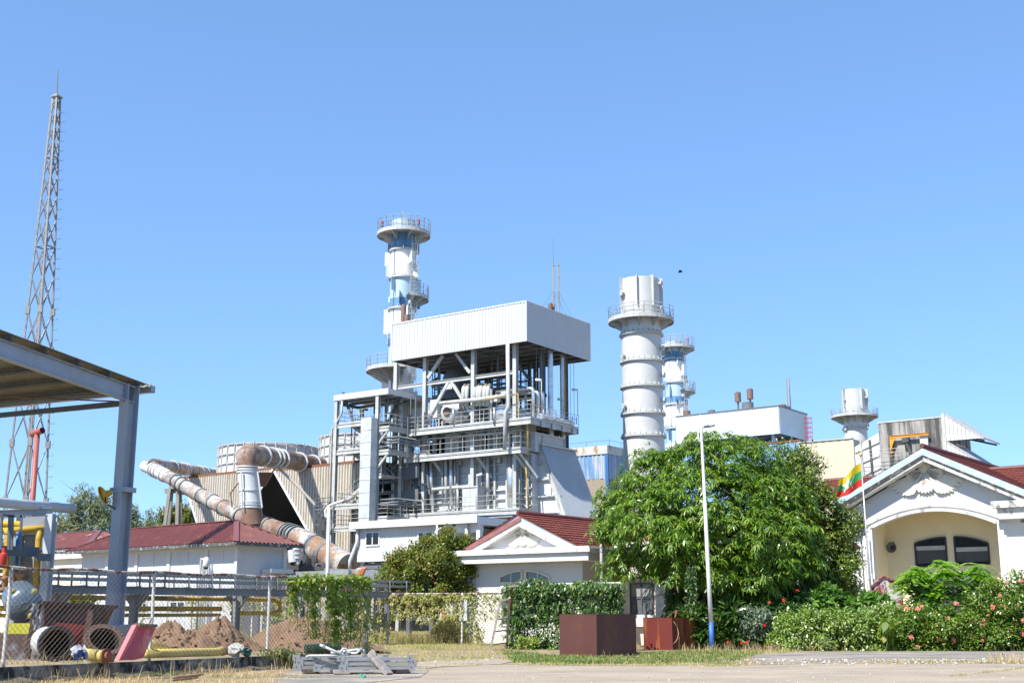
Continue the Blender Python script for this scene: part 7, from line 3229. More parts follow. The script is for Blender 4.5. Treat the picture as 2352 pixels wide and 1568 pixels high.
bs_ = nt.nodes['Principled BSDF']
nt.links.new(cr.outputs[0], bs_.inputs['Base Color'])
bs_.inputs['Roughness'].default_value = .8
tr = _n(nt, 'ShaderNodeBsdfTranslucent')
nt.links.new(cr.outputs[0], tr.inputs['Color'])
mx = _n(nt, 'ShaderNodeMixShader')
mx.inputs[0].default_value = .4
nt.links.new(bs_.outputs[0], mx.inputs[1])
nt.links.new(tr.outputs[0], mx.inputs[2])
nt.links.new(mx.outputs[0], nt.nodes['Material Output'].inputs['Surface'])
ha, hb_ = at(1976, 1062, YF), at(1980, 1116, YF)
fa, fbb = at(1922, 1106, YF + .2), at(1920, 1144, YF + .3)


def flagp(u, v, side=0.0):
    """u from hoist to fly, v from bottom to top"""
    top_ = ha.lerp(fa, u)
    bot = hb_.lerp(fbb, u)
    p = bot.lerp(top_, v)
    sag = math.sin(math.pi * u)
    wv = .16 * math.sin(u * 9 + v * 1.5) * (.25 + u)
    return p + V((.05 * math.sin(u * 7 + 2 * v), wv + side, -.06 * sag + .05 * math.sin(u * 8)))


fg = thing('flag', 'yellow green and red flag with a white star drooping from the flagpole', 'flag', tuple(hb_))
nu, nv = 28, 14
m = MB()
m.v = [tuple(flagp(i / nu, j / nv)) for j in range(nv + 1) for i in range(nu + 1)]
m.f = [(j * (nu + 1) + i, j * (nu + 1) + i + 1, (j + 1) * (nu + 1) + i + 1, (j + 1) * (nu + 1) + i) for j in range(nv) for i in range(nu)]
o = m.build('cloth', FLAGM, fg, True)
uvl = o.data.uv_layers.new(name='UVMap')
for poly in o.data.polygons:
    for li in poly.loop_indices:
        k = o.data.loops[li].vertex_index
        uvl.data[li].uv = ((k % (nu + 1)) / nu, (k // (nu + 1)) / nv)
for side in (-.012, .012):
    m = MB()
    cpt = flagp(.52, .5, side)
    ring_ = []
    for i in range(10):
        a = math.pi / 2 + i * math.pi / 5
        r = .43 if i % 2 == 0 else .165
        ring_.append(flagp(.52 + r * math.cos(a) * .62, .5 + r * math.sin(a), side))
    m.add([cpt] + ring_, [(0, 1 + i, 1 + (i + 1) % 10) for i in range(10)])
    m.build('star', mat('flag_star', (.7, .7, .66), .8, var=.03), fg)

# ================= pile of galvanised cross arms =================
GAL2 = mat('pile_galvanised', (.33, .34, .345), .5, metal=.2, var=.15, vs=6, stain=(.25, .25, .25), ss=3, lo=.55, hi=.7)
Y0 = gp(960, 1555).y
PC = Fr((gp(792, 1552).x, gp(792, 1552).y), -9)      # the beams recede slightly to the right
PC = Fr((gp(790, 1550).x, gp(790, 1550).y), -14)
su = {'n': 0}
levels_ = [(.135, .08), (.25, .08), (.365, .08)]
Lb = 1.78
names = ['front', 'middle', 'rear']
for r_ in range(3):
    for l_ in range(3):
        off = (0, -.62, -1.1)[r_] + (0, .05, -.06)[l_] + random.uniform(-.03, .03)
        b = r_ * .42 + random.uniform(-.02, .02)
        z = levels_[l_][0]
        where = ('front row of the pile', 'middle row of the pile', 'rear row of the pile')[r_] + (', bottom layer', ', middle layer', ', top layer')[l_]
        th = thing('cross_arm', 'galvanised steel channel cross arm in the ' + where, 'cross arm', tuple(PC.P(off + Lb / 2, b, z)), 'stacked galvanised cross arms')
        m = MB()
        m.fb(PC, off, off + Lb, b, b + .012, z, z + .075)
        m.fb(PC, off, off + Lb, b + .012, b + .2, z + .065, z + .075)
        m.fb(PC, off, off + Lb, b + .012, b + .2, z, z + .01)
        m.build('channel', GAL2, th)
        for (ue, s_) in ((off - .13, .2), (off + Lb - .06, .15)):
            m = MB()
            m.fb(PC, ue, ue + s_, b - .014, b - .002, z - .03 + (.02 if l_ == 2 else -.02), z + .14)
            pl = m.build('end_plate', GAL2, th)
            m = MB()
            m.lathe(PC.P(ue + s_ * .4, b - .016, z + .05), [(.001, 0), (.022, 0)], 10, -PC.N)
            m.build('bolt_hole', DARKST, pl)
        su['n'] += 1
# stencilled number on the top front beam
cu = bpy.data.curves.new('stencil_text', 'FONT')
cu.body = 'X-K-P202342'
cu.size = .085
cu.extrude = .0005
tmp = bpy.data.objects.new('stencil_number', cu)
COL.objects.link(tmp)
bpy.context.view_layer.update()
tme = bpy.data.meshes.new_from_object(tmp.evaluated_get(bpy.context.evaluated_depsgraph_get()))
bpy.data.objects.remove(tmp)
top_front = [o for o in bpy.data.objects if o.get('label', '').endswith('front row of the pile, top layer')][0]
pt = PC.P(.42, -.006, .37) - V(top_front.location)
for v_ in tme.vertices:
    v_.co = pt + PC.U * v_.co.x + Z * v_.co.y - PC.N * v_.co.z
tme.materials.clear()
tme.materials.append(DARKST)
to = bpy.data.objects.new('stencil_number', tme)
COL.objects.link(to)
to.parent = top_front
# blocks under, pipes on top
for i, (u, b, mt_, n_) in enumerate(((-.25, -.05, WOOD, 'pale timber block'), (1.35, -.02, mat('dark_timber', (.05, .045, .04), .9, var=.3), 'dark timber block'), (-1.0, .5, mat('brown_timber', (.12, .09, .06), .9, var=.3), 'brown timber block'))):
    th = thing('timber_block', n_ + (' under the front left corner of the pile', ' under the right end of the pile', ' under the rear left of the pile')[i], 'timber block', tuple(PC.P(u + .2, b + .5, 0)))
    m = MB()
    m.fb(PC, u, u + .4, b, b + 1.15 - .4 * (i == 2), .05, .13)
    m.fb(PC, u + .02, u + .38, b + .01, b + 1.1 - .4 * (i == 2), .03, .05)
    m.build('block', mt_, th)


def bent(label, pts, r):
    P = [PC.P(p[0], p[1], p[2] + .05) for p in pts]
    th = thing('bent_pipe', label, 'bent pipe', tuple(P[0]), 'pale pipes lying on the cross arm pile')
    mb = MB()
    mb.tube(P, r, 10)
    mb.build('tube', mat('pale_pipe', (.55, .55, .53), .5, var=.1), th, True)
    mb = MB()
    d = (P[1] - P[0]).normalized()
    mb.lathe(P[0].lerp(P[1], .3), [(r, -.03), (r * 1.5, -.03), (r * 1.5, .03), (r, .03)], 10, d)
    mb.lathe(P[-1].lerp(P[-2], .2), [(r, -.02), (r * 1.4, -.02), (r * 1.4, .02), (r, .02)], 10, (P[-1] - P[-2]).normalized())
    mb.build('collar', GAL2, th)


bent('straight pale pipe with a threaded end tilting up off the pile', [(-.62, .3, .72), (-.3, .25, .58), (.05, .2, .44)], .035)
bent('long pale pipe lying flat along the top of the pile', [(-.95, .35, .4), (-.88, .35, .44), (-.5, .3, .44), (0, .25, .43)], .032)
bent('pale pipe with a high hooped bend on the pile', [(-.15, .3, .44), (0, .3, .62), (.06, .3, .62), (.1, .3, .44)], .03)
bent('pale pipe with a right angle end over the pile centre', [(-.3, .6, .5), (.4, .55, .58), (.55, .52, .57), (.58, .5, .42)], .034)
bent('short pale pipe with clamp crossing the pile', [(.1, .45, .5), (.35, .4, .48), (.5, .5, .6)], .04)
tb = thing('timber_plank', 'weathered split timber plank leaning on the front of the pile', 'plank', tuple(PC.P(1.05, -.3, 0)))
m = MB()
a = PC.P(1.12, -.42, .03)
c = PC.P(.72, .04, .52)
m.bar(a, c, .24, .1)
tb_ = m.build('board', mat('split_timber', (.33, .3, .29), .9, var=.4, vs=9, stain=(.16, .1, .07), ss=5), tb)
m = MB()
m.prism([c + V((-.13, .03, -.02)), c + V((.1, .03, -.02)), c + V((.06, .03, .1)), c + V((0, .03, .13)), c + V((-.1, .03, .04))], V((.02, -.07, 0)))
m.build('splinter', WOOD, tb)
wp2 = thing('timber_plank', 'pale wooden plank lying from the ground up to the left of the pile', 'plank', tuple(PC.P(-1.1, 0, 0)))
m = MB()
m.bar(gp(697, 1545) + Z * .06, at(770, 1517, gp(770, 1545).y), .2, .05)
m.build('board', mat('pale_plank', (.42, .38, .33), .9, var=.3, vs=7), wp2)
crumple('green_cloth', 'small green and white rag on the ground below the pile', 'rag', 833, 1553, gp(833, 1557).y, .1, mat('green_rag', (.05, .3, .2), .7, stain=(.6, .65, .6), ss=9), None)
for i, (px, py, s_, c_, nm) in enumerate(((1505 / 4.276 + 1150, 2575, .12, (.4, .6, .8), 'pale blue scrap of plastic on the dry grass behind the pile'), (1640 / 4.276 + 1150, 2577, .14, (.45, .62, .8), 'longer blue scrap of plastic near the vine post'))):
    crumple('plastic_scrap', nm, 'litter', px / 1.7415, py / 1.7415, gp(px / 1.7415, py / 1.7415).y, s_, mat('blue_scrap', c_, .4), None, .35)
tm = thing('rusty_plate', 'thin rusty plate lying in the straw at the bottom left', 'plate', tuple(gp(410, 1561)))
m = MB()
p, q_ = gp(395, 1567), gp(455, 1561)
m.hexa(p + Z * .08, q_ - p, V((.06, .3, .03)), Z * .025)
m.hexa(p + Z * .03, (q_ - p) * .8, V((.06, .28, .0)), Z * .04)
m.build('sheet', RUST, tm)

# bird in the sky
bp_ = at(1561, 625, 90)
bd_ = thing('bird', 'small dark bird gliding high in the blue sky', 'bird', tuple(bp_))
m = MB()
m.lathe(bp_ - V((.14, 0, 0)), [(.001, 0), (.04, .05), (.06, .14), (.03, .26), (.05, .38), (.001, .4)], 8, V((.9, .3, .1)).normalized())
for sg in (-1, 1):
    r0 = bp_ + V((.02, 0, .02))
    m.prism([r0 + V((-.07, 0, 0)), r0 + V((.09, 0, 0)), r0 + V((.16, sg * .22, .1 + .06 * sg)), r0 + V((.02, sg * .5, .1 + .12 * sg)), r0 + V((-.08, sg * .3, .08))], Z * .015)
m.build('body', mat('dark_plumage', (.03, .03, .03), .8), bd_)
# ================= vegetation =================
BARK = mat('brown_bark', (.11, .085, .065), .95, var=.35, vs=5, bump=.6)
MANGO = leafmat('mango_leaf', (.05, .12, .01), (.155, .27, .022), .33, .31, (.27, .34, .045), .92, .55, .2)
DARKT = leafmat('small_glossy_leaf', (.05, .1, .016), (.16, .23, .03), .38, .25, (.24, .27, .05), .9, .5, .35)
BUSHL = leafmat('yellow_tipped_leaf', (.06, .11, .015), (.18, .23, .03), .42, .28, (.32, .19, .04), .9, .5, .4)
VINEL = leafmat('vine_leaf', (.08, .17, .02), (.28, .36, .05), .5, .4, (.42, .4, .1), .9, .4, .25)
DRYV = leafmat('drying_vine_leaf', (.13, .18, .035), (.46, .44, .17), .7, .4, (.5, .43, .2), .85, .2, .25)
IVYL = leafmat('dark_ivy_leaf', (.025, .075, .014), (.075, .15, .025), .38, .3, (.2, .26, .06), .93, .5, .2)
HEDGEL = leafmat('hedge_leaf', (.065, .155, .02), (.28, .38, .055), .42, .35, (.62, .66, .45), .95, .5, .3)
IXOL = leafmat('ixora_leaf', (.042, .1, .013), (.15, .26, .03), .32, .28, (.3, .33, .06), .92, .55, .3)
BROADL = leafmat('broad_green_leaf', (.065, .16, .025), (.14, .27, .045), .4, .35, (.24, .36, .08), .93, .5, .2)
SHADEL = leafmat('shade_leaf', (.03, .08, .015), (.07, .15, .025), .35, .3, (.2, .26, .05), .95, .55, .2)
FEATHL = leafmat('feathery_leaf', (.17, .36, .035), (.3, .5, .06), .5, .45, (.26, .36, .08), .95, .3, .15)
PALEV = leafmat('variegated_leaf', (.12, .2, .05), (.42, .46, .28), .45, .35, (.6, .6, .45), .85, .4, .2)
FARL = leafmat('hazed_far_leaf', (.15, .2, .12), (.24, .27, .14), .7, .3, (.2, .21, .1), .9, .2, .3)  # lightened green, distance haze mixed into the leaf colour
PINKF = leafmat('pink_flower', (.75, .24, .2), (.85, .42, .34), .6, .35, (.9, .45, .35), .9, .3, .1)
REDF = leafmat('red_flower', (.7, .03, .02), (.8, .08, .04), .5, .35, None, .9, .3, .1)


def limbs(th, base, tips, r0, name='trunk', fork=.35, mt=BARK, bend=.35):
    mb = MB()
    base = V(base)
    cen = V((0, 0, 0))
    for t in tips:
        cen += V(t)
    cen /= len(tips)
    f = base.lerp(cen, fork)
    f.x, f.y = base.x + (f.x - base.x) * .5, base.y + (f.y - base.y) * .5
    mb.tube([base - Z * .1, base.lerp(f, .3) + V((.05, .03, 0)) * r0, base.lerp(f, .7), f], [r0 * 1.35, r0 * 1.05, r0 * .95, r0 * .85], 12)
    mb.build(name, mt, th, True)
    for t in tips:
        t = V(t)
        mb = MB()
        mid = f.lerp(t, .5) + V((random.uniform(-1, 1), random.uniform(-1, 1), random.uniform(0, 1))) * (t - f).length * .12
        mb.tube([f - Z * r0 * .3, f.lerp(mid, .5) + Z * .05, mid, mid.lerp(t, .6), t], [r0 * .55, r0 * .45, r0 * .33, r0 * .2, r0 * .06], 8)
        for _ in range(5):
            a = f.lerp(t, random.uniform(.35, .9))
            e = a + V((random.gauss(0, 1), random.gauss(0, 1), random.gauss(.1, .8))) * (t - f).length * .22
            mb.tube([a, a.lerp(e, .5) + Z * .04, e], [r0 * .16, r0 * .1, r0 * .03], 5)
        mb.build('limb', mt, th, True)


def clumped(blobs, n, k, r, thick=.4, squash=.9, inner=.8):
    """points on many small clumps that sit on the surface of the big blobs"""
    c, co = blob_points(blobs, k, thick * .8, squash, None, inner)
    rr = r * (.55 + .8 * RNG.random(k))
    i = RNG.choice(k, size=n, p=rr ** 2 / (rr ** 2).sum())
    d = nrm(rdir(n) + co[i] * .75)
    p = c[i] + d * (rr[i] * (.55 + .45 * RNG.random(n)))[:, None] * np.array([1, 1, .8])
    return p, nrm(d + co[i] * .5)


def crown(th, blobs, n, per, L, wr, mt, name='crown', inner_n=0, **kw):
    th_, sq, inn, sb_ = kw.pop('thick', .4), kw.pop('squash', .9), kw.pop('inner', .8), kw.pop('sub', None)
    if sb_:
        p, o = clumped(blobs, n, sb_[0], sb_[1], th_, sq, inn)
    else:
        p, o = blob_points(blobs, n, th_, sq, None, inn)
    gs = [clumps(p, o, per, L, wr, **kw)]
    if inner_n:
        B = np.array(blobs)
        i = RNG.integers(0, len(B), inner_n)
        d = rdir(inner_n)
        q = B[i, :3] + d * (B[i, 3] * .62 * RNG.random(inner_n) ** .4)[:, None]
        gs.append(clumps(q, d, per, L * 1.25, wr * 1.2, **kw))
    v, t, q = merge_geo(gs)
    return npmesh(name, v, t, q, mt, th)


# ---- mango tree ----
YMG = 58.5
mb0 = gp(1612, 1490)
mg = thing('mango_tree', 'big bright green mango tree with long drooping leaves behind the lamp pole', 'tree', (at(1612, 1405, YMG).x, YMG, 0))
MBL = [pblob(1630 + (b[0] - 1630) * .965, 1165 + (b[1] - 1160) * .97, b[2] * .97, b[3], b[4]) for b in ((1505, 1120, 88, YMG, .5), (1440, 1170, 68, YMG, 0), (1590, 1078, 84, YMG, .5), (1660, 1062, 76, YMG, -.3), (1715, 1075, 74, YMG, .8), (1782, 1150, 84, YMG, .6), (1640, 1175, 130, YMG, -.6),
                            (1500, 1210, 100, YMG, -1.0), (1432, 1235, 58, YMG, -.6), (1570, 1255, 82, YMG, -1.6), (1690, 1245, 100, YMG, -1.4), (1790, 1235, 92, YMG, -.2), (1470, 1275, 52, YMG, -1.2), (1420, 1285, 38, YMG, -.8),
                            (1655, 1305, 48, YMG, -2.0), (1745, 1300, 62, YMG, -1.6), (1822, 1270, 62, YMG, -.8), (1525, 1304, 34, YMG, -1.4), (1385, 1225, 26, YMG, -.3), (1395, 1160, 26, YMG, .2), (1530, 1290, 36, YMG, -1.8), (1600, 1150, 110, YMG, 2.5), (1720, 1180, 110, YMG, 2.8))]
limbs(mg, (at(1612, 1405, YMG).x, YMG, 0), [b[:3] for b in MBL[::2]], .24, fork=.32)


def whorls(p, o, per, L, wr, droop, tilt=.1):
    """mango style: leaves fan out in a star round each twig end and hang"""
    n = len(p)
    a = RNG.random((n, 1)) * 6.28 + np.arange(per)[None] * (2 * math.pi / per) * 1.0 + RNG.normal(size=(n, per)) * .3
    ax = nrm(o * .6 + np.array([0, 0, .75]) + RNG.normal(size=(n, 3)) * .22)
    x = nrm(np.cross(ax, RNG.normal(size=(n, 3))))
    y = np.cross(ax, x)
    d = x[:, None] * np.cos(a)[..., None] + y[:, None] * np.sin(a)[..., None] + ax[:, None] * (tilt + .35 * RNG.random((n, per, 1)))
    d = d.reshape(-1, 3)
    d[:, 2] -= .25
    c = np.repeat(p, per, 0) + RNG.normal(size=(n * per, 3)) * .04
    nu = np.repeat(ax, per, 0) + RNG.normal(size=(n * per, 3)) * .2
    ll = L * (.65 + .6 * RNG.random(n * per))
    return leaf_geo(c, d, nu, ll, wr, droop)


pa, oa = clumped(MBL, 3800, 330, .72, .4, .94, .86)
pb_, ob_ = blob_points(MBL, 2000, .3, .92, None, .86)
p, o = np.concatenate([pa, pb_]), np.concatenate([oa, ob_])
v1 = whorls(p, o, 10, .27, .25, .5)
p2, o2 = blob_points(MBL, 1100, .7, .92, None, .5)
v2 = whorls(p2, o2, 9, .32, .28, .4)
v, t, q = merge_geo([v1, v2])
npmesh('crown', v, t, q, MANGO, mg, smooth=False)
# a strand of creeper hanging from it
cv = thing('hanging_creeper', 'thin creeper strands hanging under the mango crown before the cream wall', 'vine', tuple(at(1585, 1400, 54)))
pts = []
for px in (1576, 1583, 1590, 1598):
    for k in range(26):
        pts.append(tuple(at(px + random.gauss(0, 2.5), 1300 + k * 4 + random.uniform(0, 3), 54 + random.gauss(0, .1))))
P = np.array(pts)
v, t, q = clumps(P, np.tile([0, -1.0, 0], (len(P), 1)), 3, .11, .6, 1, .3, .5)
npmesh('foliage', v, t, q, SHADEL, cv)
for px in (1577, 1584, 1591, 1598):
    m = MB()
    m.tube([at(px, 1295, 54), at(px + 2, 1350, 54), at(px, 1408, 54)], .012, 4)
    m.build('stem', BARK, cv)

# ---- dark small leaved tree behind it ----
YD = 64.5
dt = thing('evergreen_tree', 'dark small leaved evergreen with yellowish tips between mango tree and flagpole', 'tree', (at(1850, 1405, YD).x, YD, 0))
DBL = [pblob(*b) for b in ((1826, 1080, 44, YD, 0), (1846, 1130, 54, YD, -.3), (1868, 1190, 58, YD, -.4), (1898, 1235, 58, YD, -.5), (1935, 1213, 24, YD, -.6), (1890, 1300, 70, YD, -.3), (1935, 1300, 34, YD, -.6), (1950, 1285, 18, YD, -.7), (1850, 1350, 80, YD, 0), (1800, 1310, 80, YD, .5), (1790, 1120, 40, YD, .3), (1775, 1385, 60, YD, .4), (1925, 1340, 30, YD, -.4), (1880, 1390, 50, YD, -.3), (1835, 1230, 80, YD, 1.2))]
limbs(dt, (at(1850, 1405, YD).x, YD, 0), [b[:3] for b in DBL[::2]], .2)
crown(dt, DBL, 7200, 8, .16, .5, DARKT, inner_n=1500, sub=(260, .68), thick=.6, jit=.17, out=.5, down=.0, droop=.1, inner=.85, squash=.95)

# ---- bushy tree in the middle ----
YB = 66
bt = thing('bushy_tree', 'round yellow green bushy tree between the white annex and the gable villa', 'tree', (at(975, 1405, YB).x, YB, 0))
BBL = [pblob(*b) for b in ((1018, 1254, 30, YB, .3), (985, 1272, 44, YB, 0), (950, 1296, 44, YB, -.2), (1040, 1250, 24, YB, .5), (1070, 1248, 16, YB, .8), (1060, 1275, 24, YB, .6), (1019, 1238, 18, YB, .2), (1000, 1310, 54, YB, -.3), (915, 1318, 34, YB, -.3), (940, 1345, 42, YB, -.3), (1045, 1310, 38, YB, .2), (1010, 1355, 44, YB, -.2), (975, 1360, 40, YB, -.3), (1055, 1345, 28, YB, .2), (960, 1262, 20, YB, .1))]
limbs(bt, (at(1005, 1405, YB).x, YB, 0), [b[:3] for b in BBL[::2]], .12)
crown(bt, BBL, 4200, 8, .14, .48, BUSHL, inner_n=500, sub=(110, .42), thick=.65, jit=.14, out=.5, down=-.05, droop=.1, inner=.85)

# ---- far trees ----
def fartree(label, base_px, Y, blobs, n, L=.5, wr=.22, per=7, mt=FARL, r0=.25, cat='tree', name='tree', **kw):
    p0 = at(base_px, 1405, Y)
    th = thing(name, label, cat, (p0.x, Y, 0), 'trees beyond the plant')
    B = [pblob(b[0], b[1], b[2], Y, random.uniform(-1, 1)) for b in blobs]
    limbs(th, (p0.x, Y, 0), [b[:3] for b in B], r0, fork=.55)
    crown(th, B, n, per, L, wr, mt, thick=.75, jit=.25, out=.5, down=.15, droop=.1, inner=.35, squash=.8, **kw)


fartree('tall feathery tree behind the parapet hut, left of the shed column', 196, 150, [(195, 1128, 20), (180, 1150, 24), (205, 1152, 24), (170, 1175, 26), (200, 1185, 30), (160, 1200, 28), (215, 1170, 22), (150, 1215, 24), (188, 1212, 34)], 620, .5)
fartree('loose feathery tree just left of the shed column', 245, 150, [(238, 1145, 18), (240, 1168, 22), (228, 1180, 22), (250, 1190, 26), (238, 1206, 26), (262, 1170, 18)], 330, .5)
fartree('thin ragged tree just right of the shed column', 300, 150, [(302, 1170, 12), (294, 1180, 14), (306, 1188, 16), (292, 1198, 18), (310, 1204, 14)], 260, .5)
fartree('small pale conifer shaped tree right of the ragged tree', 343, 170, [(344, 1178, 6), (343, 1190, 9), (343, 1202, 12), (352, 1214, 12), (338, 1218, 12)], 200, .45)
fartree('green tree seen behind the pipe support frame', 400, 140, [(376, 1182, 16), (392, 1176, 14), (416, 1172, 20), (432, 1182, 18), (405, 1195, 24), (425, 1200, 22), (380, 1205, 20)], 700, .45, mt=BUSHL)
fartree('bushy green tree behind the yellow pipes at the left edge', 60, 110, [(40, 1240, 40), (95, 1225, 40), (115, 1200, 30), (20, 1270, 40), (80, 1260, 40)], 700, .4, mt=BUSHL)
tl = thing('far_hedge', 'low green shrubs along the far boundary behind the rack', 'shrubs', tuple(at(300, 1400, 90)))
B = [pblob(px, 1396 + random.uniform(-6, 6), random.uniform(16, 26), 89, random.uniform(-1, 1)) for px in range(60, 320, 18)]
B += [pblob(px, 1375, 22, 62, 0) for px in (128, 150, 172, 194)]
crown(tl, B, 1500, 7, .22, .5, BUSHL, 'foliage', thick=.6, jit=.15)


# ---- vines on the fences ----
def strand_points(fr, b, u, z0, z1, n, w):
    k = RNG.random(n)
    return np.array([tuple(fr.P(u + random.gauss(0, w) + .06 * math.sin(7 * z), b + random.gauss(0, .05), z)) for z in (z0 + (z1 - z0) * k)])


def vine(label, fr, b, items, mt, per, L, wr, n_out=-1, group=None, stems=True, name='climbing_vine', cat='vine'):
    """items: (px0, px1, py_top, py_bottom, count, spread)"""
    gs = []
    u0 = fr.hit(items[0][0], items[0][2], b)[0]
    th = thing(name, label, cat, tuple(fr.P(u0, b, 0)), group)
    mb = MB()
    for (x0, x1, y0, y1, n, bulge) in items:
        pts = []
        for _ in range(n):
            px = random.uniform(x0, x1)
            py = y0 + (y1 - y0) * random.random()
            u, z = fr.hit(px, py, b)
            pts.append(tuple(fr.P(u, b - abs(random.gauss(0, bulge)) if random.random() < .7 else b + abs(random.gauss(0, bulge)), z)))
        P = np.array(pts)
        o = np.tile(np.array(-fr.N), (n, 1)) + rdir(n) * .4
        gs.append(clumps(P, o, per, L, wr, .8, .5, .45, .3, .05))
        if stems:
            px = (x0 + x1) / 2
            q = [fr.hit(px + random.uniform(-3, 3), y0 + (y1 - y0) * f, b) for f in (0, .3, .6, 1)]
            if q[0][1] - q[-1][1] > .6:
                mb = MB()
                mb.tube([fr.P(a, b - .03, c) for a, c in q], .012, 4)
                mb.build('stem', BARK, th)
    v, t, q = merge_geo(gs)
    npmesh('foliage', v, t, q, mt, th)
    return th


vine('leafy green vine draped over the end of the near fence rail', WF, .1, [(660, 850, 1324, 1342, 250, .1), (660, 690, 1338, 1362, 26, .06), (668, 680, 1340, 1400, 24, .05), (700, 735, 1338, 1372, 44, .07), (716, 730, 1360, 1460, 54, .05), (748, 790, 1338, 1400, 130, .08), (758, 778, 1390, 1472, 90, .06), (790, 815, 1338, 1395, 44, .07), (797, 812, 1390, 1462, 50, .05), (822, 846, 1335, 1400, 46, .06), (836, 846, 1400, 1440, 20, .05), (690, 830, 1318, 1330, 50, .06)], VINEL, 4, .105, .75)
vine('thin yellowing vine strands around the end post of the near fence', WF, .14, [(832, 852, 1400, 1498, 90, .06), (690, 720, 1380, 1460, 60, .06), (740, 752, 1420, 1475, 40, .05), (765, 800, 1430, 1480, 60, .06), (668, 690, 1380, 1440, 24, .05), (812, 838, 1420, 1490, 50, .05)], DRYV, 3, .085, .6)
vine('dry vine curtain hanging from the rusty rail of the far fence', F2, -.05, [(852, 1170, 1362, 1380, 300, .12), (855, 880, 1380, 1440, 50, .1), (900, 950, 1380, 1425, 90, .1), (955, 1010, 1380, 1432, 90, .1), (1020, 1066, 1380, 1420, 80, .1), (1070, 1100, 1385, 1450, 60, .08), (1105, 1165, 1380, 1420, 60, .08), (860, 900, 1420, 1470, 50, .08), (1090, 1110, 1430, 1475, 50, .06)], DRYV, 4, .12, .55)
vine('sparse vine tufts along the white rail of the far fence', F2, -.05, [(430, 480, 1376, 1400, 60, .08), (440, 466, 1390, 1450, 50, .06), (500, 545, 1374, 1400, 40, .08), (545, 560, 1380, 1450, 40, .06), (575, 600, 1372, 1405, 50, .08), (600, 640, 1376, 1450, 60, .08), (625, 665, 1365, 1440, 120, .08), (660, 740, 1370, 1470, 200, .1), (740, 850, 1372, 1470, 200, .1), (310, 350, 1382, 1440, 26, .08)], DRYV, 3, .12, .55)
vine('dense dark ivy smothering the short fence left of the maroon box', F3, -.1, [(1165, 1425, 1340, 1362, 620, .25), (1185, 1260, 1328, 1345, 60, .2), (1320, 1390, 1332, 1344, 40, .2), (1170, 1235, 1350, 1430, 420, .26), (1235, 1290, 1350, 1420, 300, .16), (1172, 1215, 1415, 1495, 220, .2), (1225, 1290, 1420, 1495, 200, .14), (1285, 1330, 1355, 1420, 170, .14), (1335, 1424, 1355, 1420, 280, .2), (1405, 1428, 1345, 1430, 90, .14), (1290, 1420, 1420, 1500, 500, .15)], IVYL, 5, .15, .5, name='ivy', cat='ivy')
vine('yellow green creeper mound at the foot of the ivy', F3, -.7, [(1188, 1236, 1462, 1498, 130, .3), (1150, 1290, 1492, 1508, 260, .35)], VINEL, 4, .16, .6, stems=False, name='creeper', cat='creeper')
vine('small leafy tuft growing over the corner of the low wall', WF, -.05, [(655, 690, 1498, 1530, 60, .1), (640, 672, 1488, 1508, 50, .1), (600, 660, 1490, 1506, 40, .1)], DRYV, 3, .1, .7, stems=False, name='weed', cat='weed')
wp_ = thing('bush', 'yellow green round bush behind the far fence by the blue drain pipe', 'bush', tuple(at(1030, 1450, 64)))
crown(wp_, [pblob(1030, 1440, 28, 64), pblob(1012, 1455, 20, 64), pblob(1050, 1455, 24, 64)], 700, 6, .12, .5, DRYV, 'foliage', thick=.5, jit=.08)
vine('red flower stems behind the far fence by the post', F2, 2, [(1018, 1023, 1400, 1415, 16, .05), (1018, 1024, 1445, 1452, 12, .05)], REDF, 3, .14, .7, stems=False, name='flower', cat='flower')

# ---- hedges and shrubs at the right ----
def shrub(label, blobs, Y, n, per, L, wr, mt, name='shrub', cat='shrub', group=None, inner_n=0, stems=True, **kw):
    p0 = at(blobs[0][0], 1405, Y)
    th = thing(name, label, cat, (p0.x, Y, 0), group)
    B = [pblob(b[0], b[1], b[2], Y, b[3] if len(b) > 3 else random.uniform(-.3, .3)) for b in blobs]
    crown(th, B, n, per, L, wr, mt, 'foliage', inner_n=inner_n, **kw)
    if stems:
        for b in B[:6]:
            mb = MB()
            for k in range(1):
                mb.tube([V((b[0] + random.uniform(-.2, .2), b[1], 0)), V((b[0] + random.uniform(-.3, .3), b[1] + .1, b[2] * .6)), V((b[0] + random.uniform(-.3, .3), b[1], b[2]))], [.025, .018, .008], 5)
            mb.build('stem', BARK, th)
    return th, B


def row(x0, x1, yt, yb, step, r, jy=6):
    out = []
    x = x0
    while x <= x1:
        y = yt + r
        while y <= yb:
            out.append((x + random.uniform(-6, 6), y + random.uniform(-jy, jy), r * random.uniform(.8, 1.15)))
            y += r * 1.25
        x += step
    return out


